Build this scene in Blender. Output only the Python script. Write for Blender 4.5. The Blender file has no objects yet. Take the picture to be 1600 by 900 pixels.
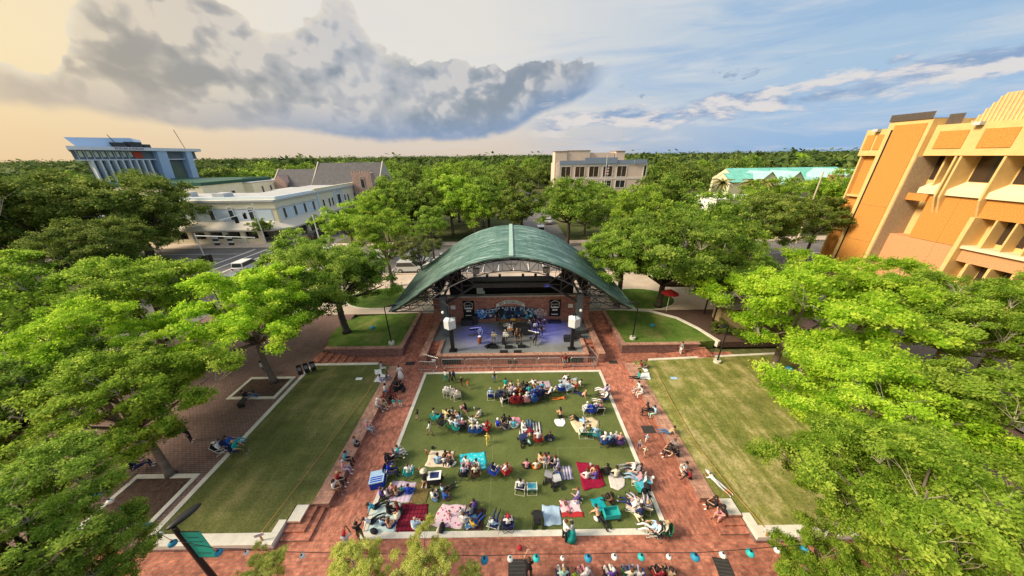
import bpy, bmesh, math, random
import numpy as np
from mathutils import Vector, Matrix
random.seed(7)
C = bpy.context.scene.collection
PI = math.pi
sc = bpy.context.scene
# ---------------------------------------------------------------- camera (drone, 20 units above the plaza)
FOC, CAMH = 465.0, 20.0
PIT, ROL, YAW = math.radians(23.9), math.radians(0.75), math.radians(0.1)
_f = Vector((0, math.cos(PIT), -math.sin(PIT))); _r = Vector((1, 0, 0)); _u = _r.cross(_f)
_r2 = _r * math.cos(ROL) - _u * math.sin(ROL); _u2 = _u * math.cos(ROL) + _r * math.sin(ROL)
_rot = Matrix.Rotation(-YAW, 3, 'Z')
_f = _rot @ _f; _r2 = _rot @ _r2; _u2 = _rot @ _u2
cam = bpy.data.cameras.new('camera'); camo = bpy.data.objects.new('camera', cam); C.objects.link(camo)
cam.sensor_width = 36; cam.lens = FOC / 1600 * 36; cam.clip_end = 9000; cam.clip_start = 0.2
M4 = Matrix(((_r2.x, _u2.x, -_f.x, 0), (_r2.y, _u2.y, -_f.y, 0), (_r2.z, _u2.z, -_f.z, CAMH), (0, 0, 0, 1)))
camo.matrix_world = M4
sc.camera = camo
sc.render.resolution_x, sc.render.resolution_y = 1024, 576
sc.view_settings.view_transform = 'Standard'; sc.view_settings.look = 'None'
sc.view_settings.exposure = 0.56; sc.view_settings.gamma = 1
sc.cycles.max_bounces = 6; sc.cycles.diffuse_bounces = 3; sc.cycles.glossy_bounces = 2
sc.cycles.transmission_bounces = 4; sc.cycles.transparent_max_bounces = 4
sc.cycles.caustics_reflective = False; sc.cycles.caustics_refractive = False

def ray(px, py): return _f + _r2 * ((px - 800) / FOC) - _u2 * ((py - 450) / FOC)
def G(px, py, z=0.0):
    d = ray(px, py); return Vector((0, 0, CAMH)) + d * ((z - CAMH) / d.z)

# ---------------------------------------------------------------- world sky and sun
SUN_AZ, SUN_EL = -100.0, 36.0        # degrees, azimuth from +Y towards +X
W = bpy.data.worlds.new('World'); sc.world = W; W.use_nodes = True
nt = W.node_tree; nt.nodes.clear()
class V:
    """float socket with arithmetic that builds Math nodes"""
    def __init__(s, sock): s.s = sock
    def _m(a, op, b=None, c=None, clamp=False):
        n = nt.nodes.new('ShaderNodeMath'); n.operation = op; n.use_clamp = clamp
        for i, v in enumerate((a, b, c)):
            if v is None: continue
            if isinstance(v, V): nt.links.new(v.s, n.inputs[i])
            else: n.inputs[i].default_value = v
        return V(n.outputs[0])
    def __add__(a, b): return a._m('ADD', b)
    def __sub__(a, b): return a._m('SUBTRACT', b)
    def __mul__(a, b): return a._m('MULTIPLY', b)
    def __truediv__(a, b): return a._m('DIVIDE', b)
    __radd__ = __add__; __rmul__ = __mul__
def sstep(v, a, b):
    n = nt.nodes.new('ShaderNodeMapRange'); n.interpolation_type = 'SMOOTHSTEP'
    nt.links.new(v.s, n.inputs['Value']); n.inputs['From Min'].default_value = a; n.inputs['From Max'].default_value = b
    return V(n.outputs['Result'])
def curve(v, pts, x0, x1, y0, y1):
    n = nt.nodes.new('ShaderNodeFloatCurve'); cm = n.mapping; c = cm.curves[0]
    P = [((x - x0) / (x1 - x0), (y - y0) / (y1 - y0)) for x, y in pts]
    c.points[0].location = P[0]; c.points[-1].location = P[-1]
    for p in P[1:-1]: c.points.new(*p)
    for p in c.points: p.handle_type = 'AUTO_CLAMPED'
    cm.update()
    nt.links.new(((v - x0) / (x1 - x0)).s, n.inputs['Value'])
    return V(n.outputs['Value']) * (y1 - y0) + y0
def cmix(f, a, b):
    n = nt.nodes.new('ShaderNodeMix'); n.data_type = 'RGBA'
    if isinstance(f, V): nt.links.new(f.s, n.inputs[0])
    else: n.inputs[0].default_value = f
    for i, v in ((6, a), (7, b)):
        if isinstance(v, tuple): n.inputs[i].default_value = (*v, 1)
        else: nt.links.new(v, n.inputs[i])
    return n.outputs[2]
def noise(vec, scale, detail=4, rough=.55, dist=0):
    n = nt.nodes.new('ShaderNodeTexNoise'); nt.links.new(vec, n.inputs['Vector'])
    n.inputs['Scale'].default_value = scale; n.inputs['Detail'].default_value = detail
    n.inputs['Roughness'].default_value = rough; n.inputs['Distortion'].default_value = dist
    return V(n.outputs[0])
tc = nt.nodes.new('ShaderNodeTexCoord')
sep = nt.nodes.new('ShaderNodeSeparateXYZ'); nt.links.new(tc.outputs['Generated'], sep.inputs[0])
dx, dy, dz = (V(sep.outputs[i]) for i in range(3))
az = dx._m('ARCTAN2', dy) * 57.2958
el = dz._m('ARCSINE') * 57.2958
def vec(sx, sy, sz, off=(0, 0, 0)):
    n = nt.nodes.new('ShaderNodeMapping'); nt.links.new(tc.outputs['Generated'], n.inputs[0])
    n.inputs['Scale'].default_value = (sx, sy, sz); n.inputs['Location'].default_value = off
    return n.outputs[0]
sky = nt.nodes.new('ShaderNodeTexSky'); sky.sky_type = 'NISHITA'; sky.sun_disc = False
sky.sun_elevation = math.radians(SUN_EL); sky.sun_rotation = math.radians(SUN_AZ)
sky.air_density = 1.3; sky.dust_density = 2.5
# thin evening overcast in front of the clear sky: warm towards the sun, pale in the middle, blue away from it
g1 = sstep(az, -62, -22); g2 = sstep(az, -8, 48)
hi = cmix(g2, cmix(g1, (1.0, .79, .44), (.82, .78, .72)), (.40, .56, .74))
lo = cmix(g2, cmix(g1, (.90, .66, .38), (.76, .64, .53)), (.30, .50, .78))
base = cmix(sstep(el, 0, 11), lo, hi)
base = cmix(sstep(el, 22, 60), base, (.80, .86, .94))  # overhead sky, out of view, brightened to add fill light
def scale(col, k):
    n = nt.nodes.new('ShaderNodeVectorMath'); n.operation = 'SCALE'; nt.links.new(col, n.inputs[0]); n.inputs[3].default_value = k
    return n.outputs[0]
# cirrus veils
ci = noise(vec(2.2, 2.2, 15, (3, 1, 0)), 1.6, 6, .6, .6)
ci2 = sstep(ci, .46, .72)
base = cmix(ci2 * sstep(az, -40, 20) * .55, base, (.74, .74, .76))
ci3 = noise(vec(1.6, 1.6, 11, (8, 4, 2)), 1.5, 5, .6, .8)
base = cmix(sstep(ci3, .46, .66) * sstep(az, -5, 30) * .6, base, (.28, .46, .72))
# the big cumulus, its outline given over azimuth
top = curve(az, [(-75, 5), (-59.8, 5.0), (-54.8, 7.0), (-52.6, 6.8), (-50.3, 10.2), (-46.7, 14.0), (-44.2, 15.2), (-38.9, 16.4), (-35.4, 15.0), (-32.2, 13.2), (-29.8, 13.6), (-26.5, 15.6), (-23.9, 16.6), (-20.9, 15.0), (-16.9, 13.3), (-11.4, 12.6), (-3.5, 11.9), (4.6, 13.0), (10.6, 12.0), (15, 11.4), (19, 11.2), (25, 8)], -80, 30, 0, 20)
bot = curve(az, [(-75, 3.5), (-60.6, 4.0), (-55.5, 4.6), (-52.1, 4.6), (-48.2, 3.7), (-43.2, 3.2), (-34.8, 3.3), (-27.9, 2.6), (-20.8, 2.0), (-10.4, 2.2), (-4.6, 2.4), (-.6, 3.2), (5.8, 6.1), (11, 7.6), (14.8, 9.6), (18, 11.5), (25, 9.5)], -80, 30, 0, 20)
def billow(off=(0, 0, 0)):
    """cauliflower height field: rounded cells at three sizes on a slightly warped direction"""
    base_ = vec(1, 1, 1.3, off)
    wn = nt.nodes.new('ShaderNodeTexNoise'); nt.links.new(base_, wn.inputs['Vector']); wn.inputs['Scale'].default_value = 9; wn.inputs['Detail'].default_value = 4
    sb = nt.nodes.new('ShaderNodeVectorMath'); sb.operation = 'SUBTRACT'; nt.links.new(wn.outputs['Color'], sb.inputs[0]); sb.inputs[1].default_value = (.5, .5, .5)
    ma = nt.nodes.new('ShaderNodeVectorMath'); ma.operation = 'MULTIPLY_ADD'; nt.links.new(sb.outputs[0], ma.inputs[0]); ma.inputs[1].default_value = (.075, .075, .075); nt.links.new(base_, ma.inputs[2])
    tot = None
    for sc_, w in ((3.6, .40), (8.5, .32), (19, .18), (42, .10)):
        v = nt.nodes.new('ShaderNodeTexVoronoi'); v.feature = 'F1'; nt.links.new(ma.outputs[0], v.inputs['Vector']); v.inputs['Scale'].default_value = sc_
        t = (V(v.outputs['Distance']) * -1.0 + 1.0) * w; tot = t if tot is None else tot + t
    return tot
pv = vec(1, 1, 1.25); nb = noise(pv, 2.6, 3, .5); n1 = noise(pv, 7, 8, .6, .3)
h0 = billow(); h1 = billow((.022, -.004, -.028))
wob = (h0 - .50) * 8 + (n1 - .5) * 4 + 1.0
dtop = (top - el) + wob
dbot = (el - bot) + (n1 - .5) * 2.6 + (h0 - .52) * 1.5
ca = sstep(dtop, 0.0, .5) * sstep(dbot, 0.0, 1.3) * sstep(az, 16.5, 11)
relief = (h0 - h1) * 5.4
depth = sstep((el - bot) / (top - bot + .01), .0, .85)
lit = sstep(relief * .8 + depth * .22 + (nb - .5) * 2.0 + (n1 - .5) * 1.2, -.55, .60)
hil = sstep(relief + (n1 - .5) * .8 + depth * .15, .16, .60)
warm = sstep(az, -60, -18)
lite = cmix(warm, (.98, .80, .54), (.80, .74, .68))
dark = cmix(warm, (.40, .34, .26), (.25, .30, .37)); midc = cmix(warm, (.66, .55, .40), (.50, .51, .54))
under = cmix(warm, (.62, .50, .38), (.21, .33, .54))
cc = cmix(lit, dark, midc)
cc = cmix(hil * .42, cc, lite)
cc = cmix(sstep((el - bot), 5.5, .2) * .85, cc, under)
rim = sstep(dtop, 1.8, .1) * sstep(az, 12, -40) * .5
cc = cmix(rim, cc, (1.0, .88, .66))
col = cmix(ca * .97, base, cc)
# lower bank of broken clouds towards the right
q = vec(1, 1, 3.6, (5, 2, 1)); m1 = noise(q, 6.5, 8, .6, .3); m1l = noise(vec(1, 1, 3.6, (5.035, 1.99, .93)), 6.5, 8, .6, .3)
ctr = curve(az, [(0, 5.2), (12, 5.0), (24, 5.2), (35, 5.8), (45, 6.6), (56, 8.0), (80, 9)], 0, 80, 0, 20)
band = (el - ctr)._m('ABSOLUTE') * .075
mm = sstep(m1 - band, .36, .50) * sstep(az, 0, 12)
c2 = cmix(sstep((m1 - m1l) * 4 , -.25, .42), (.24, .36, .58), (.80, .74, .72))
col = cmix(mm * .9, col, c2)
# small dark scraps
s1 = noise(vec(1, 1, 3.0, (1, 7, 3)), 15, 5, .6, .4)
sm = sstep(s1, .62, .70) * sstep(el, 4, 7) * sstep(el, 12, 9) * sstep(az, 12, 24)
col = cmix(sm * .7, col, (.24, .33, .50))
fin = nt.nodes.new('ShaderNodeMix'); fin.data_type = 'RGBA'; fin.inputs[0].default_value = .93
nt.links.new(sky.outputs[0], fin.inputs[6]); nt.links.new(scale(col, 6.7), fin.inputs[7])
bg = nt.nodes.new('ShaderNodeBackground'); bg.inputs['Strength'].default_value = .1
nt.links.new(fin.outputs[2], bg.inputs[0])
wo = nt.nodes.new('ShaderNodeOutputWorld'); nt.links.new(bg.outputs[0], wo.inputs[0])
W.cycles.sampling_method = 'MANUAL'; W.cycles.sample_map_resolution = 512

sl = bpy.data.lights.new('sun', 'SUN'); so = bpy.data.objects.new('sun', sl); C.objects.link(so)
sl.energy = 4.3; sl.angle = math.radians(18); sl.color = (1.0, .86, .64)
sd = Vector((math.sin(math.radians(SUN_AZ)) * math.cos(math.radians(SUN_EL)), math.cos(math.radians(SUN_AZ)) * math.cos(math.radians(SUN_EL)), math.sin(math.radians(SUN_EL))))
so.rotation_euler = sd.to_track_quat('Z', 'Y').to_euler()

# ---------------------------------------------------------------- materials
def newmat(name):
    m = bpy.data.materials.new(name); m.use_nodes = True
    return m, m.node_tree, m.node_tree.nodes['Principled BSDF']
_mc = {}
def mat(name, col, rough=.8, var=.15, sc_=3.0, metal=0, bump=0.0, spec=.3, detail=5, var2=None, emit=0):
    """plain surface with noise grain in object space"""
    if name in _mc: return _mc[name]
    m, t, b = newmat(name)
    tcn = t.nodes.new('ShaderNodeTexCoord'); n = t.nodes.new('ShaderNodeTexNoise')
    t.links.new(tcn.outputs['Object'], n.inputs['Vector']); n.inputs['Scale'].default_value = sc_; n.inputs['Detail'].default_value = detail
    n.inputs['Roughness'].default_value = .65
    r = t.nodes.new('ShaderNodeValToRGB'); t.links.new(n.outputs[0], r.inputs[0])
    lo_ = tuple(c * (1 - var) for c in col); hi_ = tuple(min(1, c * (1 + var)) for c in (var2 or col))
    r.color_ramp.elements[0].position = .3; r.color_ramp.elements[1].position = .7
    r.color_ramp.elements[0].color = (*lo_, 1); r.color_ramp.elements[1].color = (*hi_, 1)
    t.links.new(r.outputs[0], b.inputs['Base Color'])
    b.inputs['Roughness'].default_value = rough; b.inputs['Metallic'].default_value = metal
    b.inputs['Specular IOR Level'].default_value = spec
    if emit:
        b.inputs['Emission Color'].default_value = (*col, 1); b.inputs['Emission Strength'].default_value = emit
    if bump:
        bn = t.nodes.new('ShaderNodeBump'); bn.inputs['Strength'].default_value = bump; bn.inputs['Distance'].default_value = .05
        t.links.new(n.outputs[0], bn.inputs['Height']); t.links.new(bn.outputs[0], b.inputs['Normal'])
    _mc[name] = m; return m
def glassmat(name, col, rough=.12):
    if name in _mc: return _mc[name]
    m, t, b = newmat(name); b.inputs['Base Color'].default_value = (*col, 1); b.inputs['Roughness'].default_value = rough
    b.inputs['Specular IOR Level'].default_value = .8
    _mc[name] = m; return m
def brick(name, c1, c2, mortar, w=.26, h=.12, msize=.012, mode='floor', rot=0, stain=.5, bw=.0, blotch=.6):
    """brick courses: floor uses x,y; wall uses (x+y, z)"""
    m, t, b = newmat(name); N = t.nodes; L = t.links
    g = N.new('ShaderNodeTexCoord'); src = g.outputs['Object']
    if mode == 'wall':
        s = N.new('ShaderNodeSeparateXYZ'); L.new(src, s.inputs[0]); a = N.new('ShaderNodeMath'); L.new(s.outputs[0], a.inputs[0]); L.new(s.outputs[1], a.inputs[1])
        cb = N.new('ShaderNodeCombineXYZ'); L.new(a.outputs[0], cb.inputs[0]); L.new(s.outputs[2], cb.inputs[1]); src = cb.outputs[0]
    mp = N.new('ShaderNodeMapping'); L.new(src, mp.inputs[0]); mp.inputs['Rotation'].default_value = (0, 0, rot)
    br = N.new('ShaderNodeTexBrick'); L.new(mp.outputs[0], br.inputs['Vector'])
    br.inputs['Color1'].default_value = (*c1, 1); br.inputs['Color2'].default_value = (*c2, 1); br.inputs['Mortar'].default_value = (*mortar, 1)
    br.inputs['Scale'].default_value = 1; br.inputs['Mortar Size'].default_value = msize; br.inputs['Brick Width'].default_value = w; br.inputs['Row Height'].default_value = h
    br.inputs['Bias'].default_value = bw
    # per-brick pale / dark odd ones
    vv = N.new('ShaderNodeTexNoise'); L.new(mp.outputs[0], vv.inputs['Vector']); vv.inputs['Scale'].default_value = 2.3; vv.inputs['Detail'].default_value = 6; vv.inputs['Roughness'].default_value = .75
    nz = N.new('ShaderNodeTexNoise'); L.new(g.outputs['Object'], nz.inputs['Vector']); nz.inputs['Scale'].default_value = .22; nz.inputs['Detail'].default_value = 5; nz.inputs['Roughness'].default_value = .65
    mr = N.new('ShaderNodeMapRange'); L.new(vv.outputs[0], mr.inputs[0]); mr.inputs[1].default_value = .3; mr.inputs[2].default_value = .7; mr.inputs[3].default_value = 1 - blotch * .5; mr.inputs[4].default_value = 1 + blotch * .5
    mr2 = N.new('ShaderNodeMapRange'); L.new(nz.outputs[0], mr2.inputs[0]); mr2.inputs[1].default_value = .3; mr2.inputs[2].default_value = .7; mr2.inputs[3].default_value = 1 - stain * .5; mr2.inputs[4].default_value = 1 + stain * .35
    mu = N.new('ShaderNodeMath'); mu.operation = 'MULTIPLY'; L.new(mr.outputs[0], mu.inputs[0]); L.new(mr2.outputs[0], mu.inputs[1])
    sc2 = N.new('ShaderNodeVectorMath'); sc2.operation = 'SCALE'; L.new(br.outputs[0], sc2.inputs[0]); L.new(mu.outputs[0], sc2.inputs[3])
    L.new(sc2.outputs[0], b.inputs['Base Color']); b.inputs['Roughness'].default_value = .85; b.inputs['Specular IOR Level'].default_value = .25
    bn = N.new('ShaderNodeBump'); bn.inputs['Strength'].default_value = .35; bn.inputs['Distance'].default_value = .01; bn.invert = True
    L.new(br.outputs['Fac'], bn.inputs['Height']); L.new(bn.outputs[0], b.inputs['Normal'])
    _mc[name] = m; return m
def grassmat(name, ca_, cb_, cc_, s1=.5, s2=14, stripes=0, dist=0, sod=.0):
    m, t, b = newmat(name); N = t.nodes; L = t.links
    g = N.new('ShaderNodeTexCoord')
    n1_ = N.new('ShaderNodeTexNoise'); L.new(g.outputs['Object'], n1_.inputs['Vector']); n1_.inputs['Scale'].default_value = s1; n1_.inputs['Detail'].default_value = 8; n1_.inputs['Roughness'].default_value = .72; n1_.inputs['Distortion'].default_value = dist
    n2_ = N.new('ShaderNodeTexNoise'); L.new(g.outputs['Object'], n2_.inputs['Vector']); n2_.inputs['Scale'].default_value = s2; n2_.inputs['Detail'].default_value = 4
    r = N.new('ShaderNodeValToRGB'); e = r.color_ramp.elements; e[0].position = .37; e[1].position = .63
    e[0].color = (*ca_, 1); e[1].color = (*cc_, 1); x = e.new(.5); x.color = (*cb_, 1)
    if stripes:
        mp = N.new('ShaderNodeMapping'); L.new(g.outputs['Object'], mp.inputs[0]); mp.inputs['Scale'].default_value = (1.6, .16, 1)
        n3 = N.new('ShaderNodeTexNoise'); L.new(mp.outputs[0], n3.inputs['Vector']); n3.inputs['Scale'].default_value = 1; n3.inputs['Detail'].default_value = 4
        av = N.new('ShaderNodeMix'); av.inputs[0].default_value = stripes; L.new(n1_.outputs[0], av.inputs[2]); L.new(n3.outputs[0], av.inputs[3]); L.new(av.outputs[0], r.inputs[0])
    else: L.new(n1_.outputs[0], r.inputs[0])
    mr = N.new('ShaderNodeMapRange'); L.new(n2_.outputs[0], mr.inputs[0]); mr.inputs[1].default_value = .3; mr.inputs[2].default_value = .7; mr.inputs[3].default_value = .72; mr.inputs[4].default_value = 1.28
    s = N.new('ShaderNodeVectorMath'); s.operation = 'SCALE'; L.new(r.outputs[0], s.inputs[0]); L.new(mr.outputs[0], s.inputs[3])
    sv = N.new('ShaderNodeTexBrick'); L.new(g.outputs['Object'], sv.inputs['Vector']); sv.inputs['Scale'].default_value = 1; sv.inputs['Brick Width'].default_value = 1.7; sv.inputs['Row Height'].default_value = .62; sv.inputs['Mortar Size'].default_value = 0
    sv.inputs['Color1'].default_value = (1 - sod, 1 - sod, 1 - sod, 1); sv.inputs['Color2'].default_value = (1 + sod, 1 + sod * .9, 1 + sod * .6, 1); vm = N.new('ShaderNodeVectorMath'); vm.operation = 'MULTIPLY'; L.new(s.outputs[0], vm.inputs[0]); L.new(sv.outputs[0], vm.inputs[1])
    L.new(vm.outputs[0], b.inputs['Base Color']); b.inputs['Roughness'].default_value = .95; b.inputs['Specular IOR Level'].default_value = .1
    bn = N.new('ShaderNodeBump'); bn.inputs['Strength'].default_value = .6; bn.inputs['Distance'].default_value = .04; L.new(n2_.outputs[0], bn.inputs['Height']); L.new(bn.outputs[0], b.inputs['Normal'])
    _mc[name] = m; return m

# ---------------------------------------------------------------- mesh helpers
class MB:
    def __init__(s): s.v = []; s.f = []; s.m = []
    def add(s, vs, fs, mi=0):
        o = len(s.v); s.v += [tuple(p) for p in vs]; s.f += [tuple(i + o for i in f) for f in fs]; s.m += [mi] * len(fs); return s
    def box(s, x0, x1, y0, y1, z0, z1, mi=0):
        return s.add([(x0, y0, z0), (x1, y0, z0), (x1, y1, z0), (x0, y1, z0), (x0, y0, z1), (x1, y0, z1), (x1, y1, z1), (x0, y1, z1)],
                     [(3, 2, 1, 0), (4, 5, 6, 7), (0, 1, 5, 4), (1, 2, 6, 5), (2, 3, 7, 6), (3, 0, 4, 7)], mi)
    def prism(s, poly, z0, z1, mi=0, cap=True):
        a = sum(poly[i][0] * poly[(i + 1) % len(poly)][1] - poly[(i + 1) % len(poly)][0] * poly[i][1] for i in range(len(poly)))
        if a < 0: poly = poly[::-1]
        n = len(poly); zz1 = z1 if callable(z1) else (lambda x, y: z1)
        vs = [(x, y, z0) for x, y in poly] + [(x, y, zz1(x, y)) for x, y in poly]
        fs = [(i, (i + 1) % n, n + (i + 1) % n, n + i) for i in range(n)]
        if cap: fs += [tuple(range(n, 2 * n)), tuple(range(n - 1, -1, -1))]
        return s.add(vs, fs, mi)
    def tube(s, pts, r, n=6, mi=0, cap=True):
        pts = [Vector(p) for p in pts]; rs = r if isinstance(r, (list, tuple)) else [r] * len(pts)
        vs = []; fs = []; prev = None
        for i, p in enumerate(pts):
            d = (pts[min(i + 1, len(pts) - 1)] - pts[max(i - 1, 0)])
            d = d.normalized() if d.length > 1e-9 else Vector((0, 0, 1))
            a = prev if prev else (Vector((1, 0, 0)) if abs(d.x) < .8 else Vector((0, 1, 0)))
            a = (a - d * a.dot(d)).normalized(); b_ = d.cross(a); prev = a
            for k in range(n):
                t = 2 * PI * (k + .5) / n; vs.append(p + (a * math.cos(t) + b_ * math.sin(t)) * rs[i])
        for i in range(len(pts) - 1):
            for k in range(n):
                k2 = (k + 1) % n; fs.append((i * n + k, i * n + k2, (i + 1) * n + k2, (i + 1) * n + k))
        if cap: fs += [tuple(range(n - 1, -1, -1)), tuple(range((len(pts) - 1) * n, len(pts) * n))]
        return s.add(vs, fs, mi)
    def ball(s, c, r, nu=10, nv=6, mi=0):
        rx, ry, rz = r if isinstance(r, (tuple, list)) else (r, r, r)
        vs = [(c[0], c[1], c[2] - rz)]
        for j in range(1, nv):
            t = -PI / 2 + PI * j / nv
            for i in range(nu): vs.append((c[0] + rx * math.cos(t) * math.cos(2 * PI * i / nu), c[1] + ry * math.cos(t) * math.sin(2 * PI * i / nu), c[2] + rz * math.sin(t)))
        vs.append((c[0], c[1], c[2] + rz)); L_ = len(vs) - 1; fs = []
        for i in range(nu):
            i2 = (i + 1) % nu; fs.append((0, 1 + i2, 1 + i)); fs.append((L_, L_ - nu + i, L_ - nu + i2))
            for j in range(nv - 2): a = 1 + j * nu; fs.append((a + i, a + i2, a + nu + i2, a + nu + i))
        return s.add(vs, fs, mi)
    def xf(s, M):
        s.v = [tuple(M @ Vector(p)) for p in s.v]; return s
    def mesh(s, name, mats=(), smooth=False):
        me = bpy.data.meshes.new(name); me.from_pydata(s.v, [], s.f)
        for m in (mats if isinstance(mats, (list, tuple)) else [mats]): me.materials.append(m)
        if s.m and max(s.m): me.polygons.foreach_set('material_index', s.m)
        if smooth: me.polygons.foreach_set('use_smooth', [True] * len(me.polygons))
        me.update(); return me
    def build(s, name, mats, parent=None, smooth=False, loc=None):
        o = bpy.data.objects.new(name, s.mesh(name, mats, smooth)); C.objects.link(o)
        if parent: o.parent = parent
        if loc: o.location = loc
        return o
def tag(o, label=None, cat=None, group=None, kind=None):
    if label: o['label'] = label
    if cat: o['category'] = cat
    if group: o['group'] = group
    if kind: o['kind'] = kind
    return o
def empty(name, loc=(0, 0, 0), rz=0, label=None, cat=None, group=None):
    o = bpy.data.objects.new(name, None); C.objects.link(o); o.location = loc; o.rotation_euler = (0, 0, rz); o.empty_display_size = .3
    return tag(o, label, cat, group)
def link(name, me, parent=None, loc=(0, 0, 0), rot=(0, 0, 0), scl=None):
    o = bpy.data.objects.new(name, me); C.objects.link(o); o.parent = parent; o.location = loc; o.rotation_euler = rot
    if scl: o.scale = scl
    return o
def struct(name, mb, m, label=None):
    return tag(mb.build(name, m), label, None, None, 'structure')
_tx = {}
def textmesh(txt, size, depth=.02, align='CENTER'):
    k = (txt, size, depth, align)
    if k in _tx: return _tx[k]
    cu = bpy.data.curves.new('lettering', 'FONT'); cu.body = txt; cu.size = size; cu.extrude = depth; cu.align_x = align; cu.align_y = 'CENTER'; cu.resolution_u = 2
    o = bpy.data.objects.new('tmp', cu); C.objects.link(o)
    me = bpy.data.meshes.new_from_object(o.evaluated_get(bpy.context.evaluated_depsgraph_get())); bpy.data.objects.remove(o)
    _tx[k] = me; return me
def text(name, txt, size, m, parent, loc, rot=(PI / 2, 0, 0), depth=.02, sx=1.0):
    me = textmesh(txt, size, depth).copy(); me.materials.clear(); me.materials.append(m)
    return link(name, me, parent, loc, rot, (sx, 1, 1))
def setmat(o, i, m):
    o.material_slots[i].link = 'OBJECT'; o.material_slots[i].material = m
# ---------------------------------------------------------------- ground, plaza, lawns, roads
RED = brick('plaza_brick', (.50, .185, .115), (.33, .105, .068), (.27, .15, .11), .30, .15, .014, 'floor', 0, .85, .1, 1.1)
REDR = brick('plaza_brick_lengthwise', (.54, .20, .125), (.36, .115, .075), (.27, .15, .11), .30, .15, .014, 'floor', PI / 2, .8, .1, 1.1)
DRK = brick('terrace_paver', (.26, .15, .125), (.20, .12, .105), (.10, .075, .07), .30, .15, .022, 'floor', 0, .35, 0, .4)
WBR = brick('wall_brick', (.40, .16, .11), (.27, .10, .08), (.30, .22, .19), .30, .11, .014, 'wall', 0, .6, 0, .9)
WBD = brick('dark_wall_brick', (.28, .13, .11), (.18, .08, .075), (.24, .18, .17), .30, .11, .014, 'wall', 0, .6, 0, .8)
CAP = brick('coping_brick', (.50, .27, .19), (.36, .17, .12), (.26, .19, .16), .14, .4, .012, 'floor', 0, .4, 0, .8)
CONC = mat('concrete_kerb', (.62, .58, .50), .85, .16, 1.3, bump=.2)
CONCD = mat('worn_concrete', (.42, .39, .34), .9, .22, .6, bump=.2)
PATH = mat('pale_path', (.52, .42, .34), .9, .16, .5, bump=.1)
ASPH = mat('asphalt', (.16, .145, .14), .9, .18, .35, detail=8)
PAINT = mat('road_paint', (.75, .74, .70), .7, .12, 4)
LAWNL = grassmat('lawn_left', (.085, .098, .030), (.115, .125, .040), (.20, .18, .075), .35, 9, .35, 0, .11)
LAWNR = grassmat('lawn_right', (.11, .135, .030), (.20, .20, .055), (.40, .34, .16), .75, 7, .40, 0, .10)
LAWNP = grassmat('planter_grass', (.07, .125, .022), (.10, .17, .03), (.19, .20, .06), .5, 12)
TURF = grassmat('artificial_turf', (.085, .110, .034), (.105, .130, .040), (.135, .160, .052), .22, 24)
MULCH = mat('mulch', (.085, .05, .038), .95, .55, 7, bump=.8, detail=8)
SOILG = grassmat('far_ground', (.05, .065, .022), (.09, .10, .035), (.16, .15, .08), .03, 1.5)

def sheet(name, poly, z, m, kind='structure'):
    mb = MB(); mb.add([(x, y, z) for x, y in poly], [tuple(range(len(poly)))])
    o = mb.build(name, m); o['kind'] = kind; return o
def rect(x0, x1, y0, y1): return [(x0, y0), (x1, y0), (x1, y1), (x0, y1)]
# far ground: one sheet to the horizon with the plaza basin let into it
g = MB(); B = 6000; bx0, bx1, by0, by1 = -46, 46, -40, 35
ring = [(-B, -B), (B, -B), (B, B), (-B, B)]; inn = [(bx0, by0), (bx1, by0), (bx1, by1), (bx0, by1)]
g.add([(x, y, .97) for x, y in ring] + [(x, y, .97) for x, y in inn] + [(x, y, -.03) for x, y in inn],
      [(0, 1, 5, 4), (1, 2, 6, 5), (2, 3, 7, 6), (3, 0, 4, 7), (4, 5, 9, 8), (5, 6, 10, 9), (6, 7, 11, 10), (7, 4, 8, 11), (8, 9, 10, 11)])
struct('ground', g, SOILG)
sheet('lower_plaza_paving', rect(-46, 46, -40, 9.84), 0, RED)
sheet('plaza_walk_left', rect(-12.49, -8.95, 9.845, 27), 0.0, REDR)
sheet('plaza_walk_right', rect(8.95, 12.49, 9.845, 27), 0.0, REDR)
sheet('plaza_walk_by_stage', rect(-8.94, 8.94, 24.25, 27), 0.0, RED)
sheet('plaza_walk_steps_left', rect(-20.5, -12.5, 25.35, 27), 0.001, RED)
sheet('plaza_walk_steps_right', rect(12.5, 24, 25.35, 27), 0.001, RED)
sheet('plaza_corner_left', rect(-13.5, -12.5, 9.845, 11.5), 0.001, RED)
sheet('plaza_corner_right', rect(12.5, 13.5, 9.845, 11.5), 0.001, RED)
sheet('artificial_turf', rect(-8.66, 8.66, 10.15, 23.95), 0.012, TURF)
tb = MB()
for a in ((-8.94, 8.94, 9.83, 10.15), (-8.94, 8.94, 23.95, 24.2), (-8.94, -8.66, 10.15, 23.95), (8.66, 8.94, 10.15, 23.95)): tb.box(*a, -.02, .05)
struct('turf_edging', tb, CONC)
# faint game-court lines left on the turf
FL = mat('faded_line', (.125, .155, .055), .95, .1)
fl = MB()
for a in ((3.2, 7.2, 15.42, 15.50), (3.2, 3.28, 13.0, 15.42), (-1.6, -1.53, 10.4, 16.5)): fl.add([(a[0], a[2], .016), (a[1], a[2], .016), (a[1], a[3], .016), (a[0], a[3], .016)], [(0, 1, 2, 3)])
struct('turf_line', fl, FL)
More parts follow.
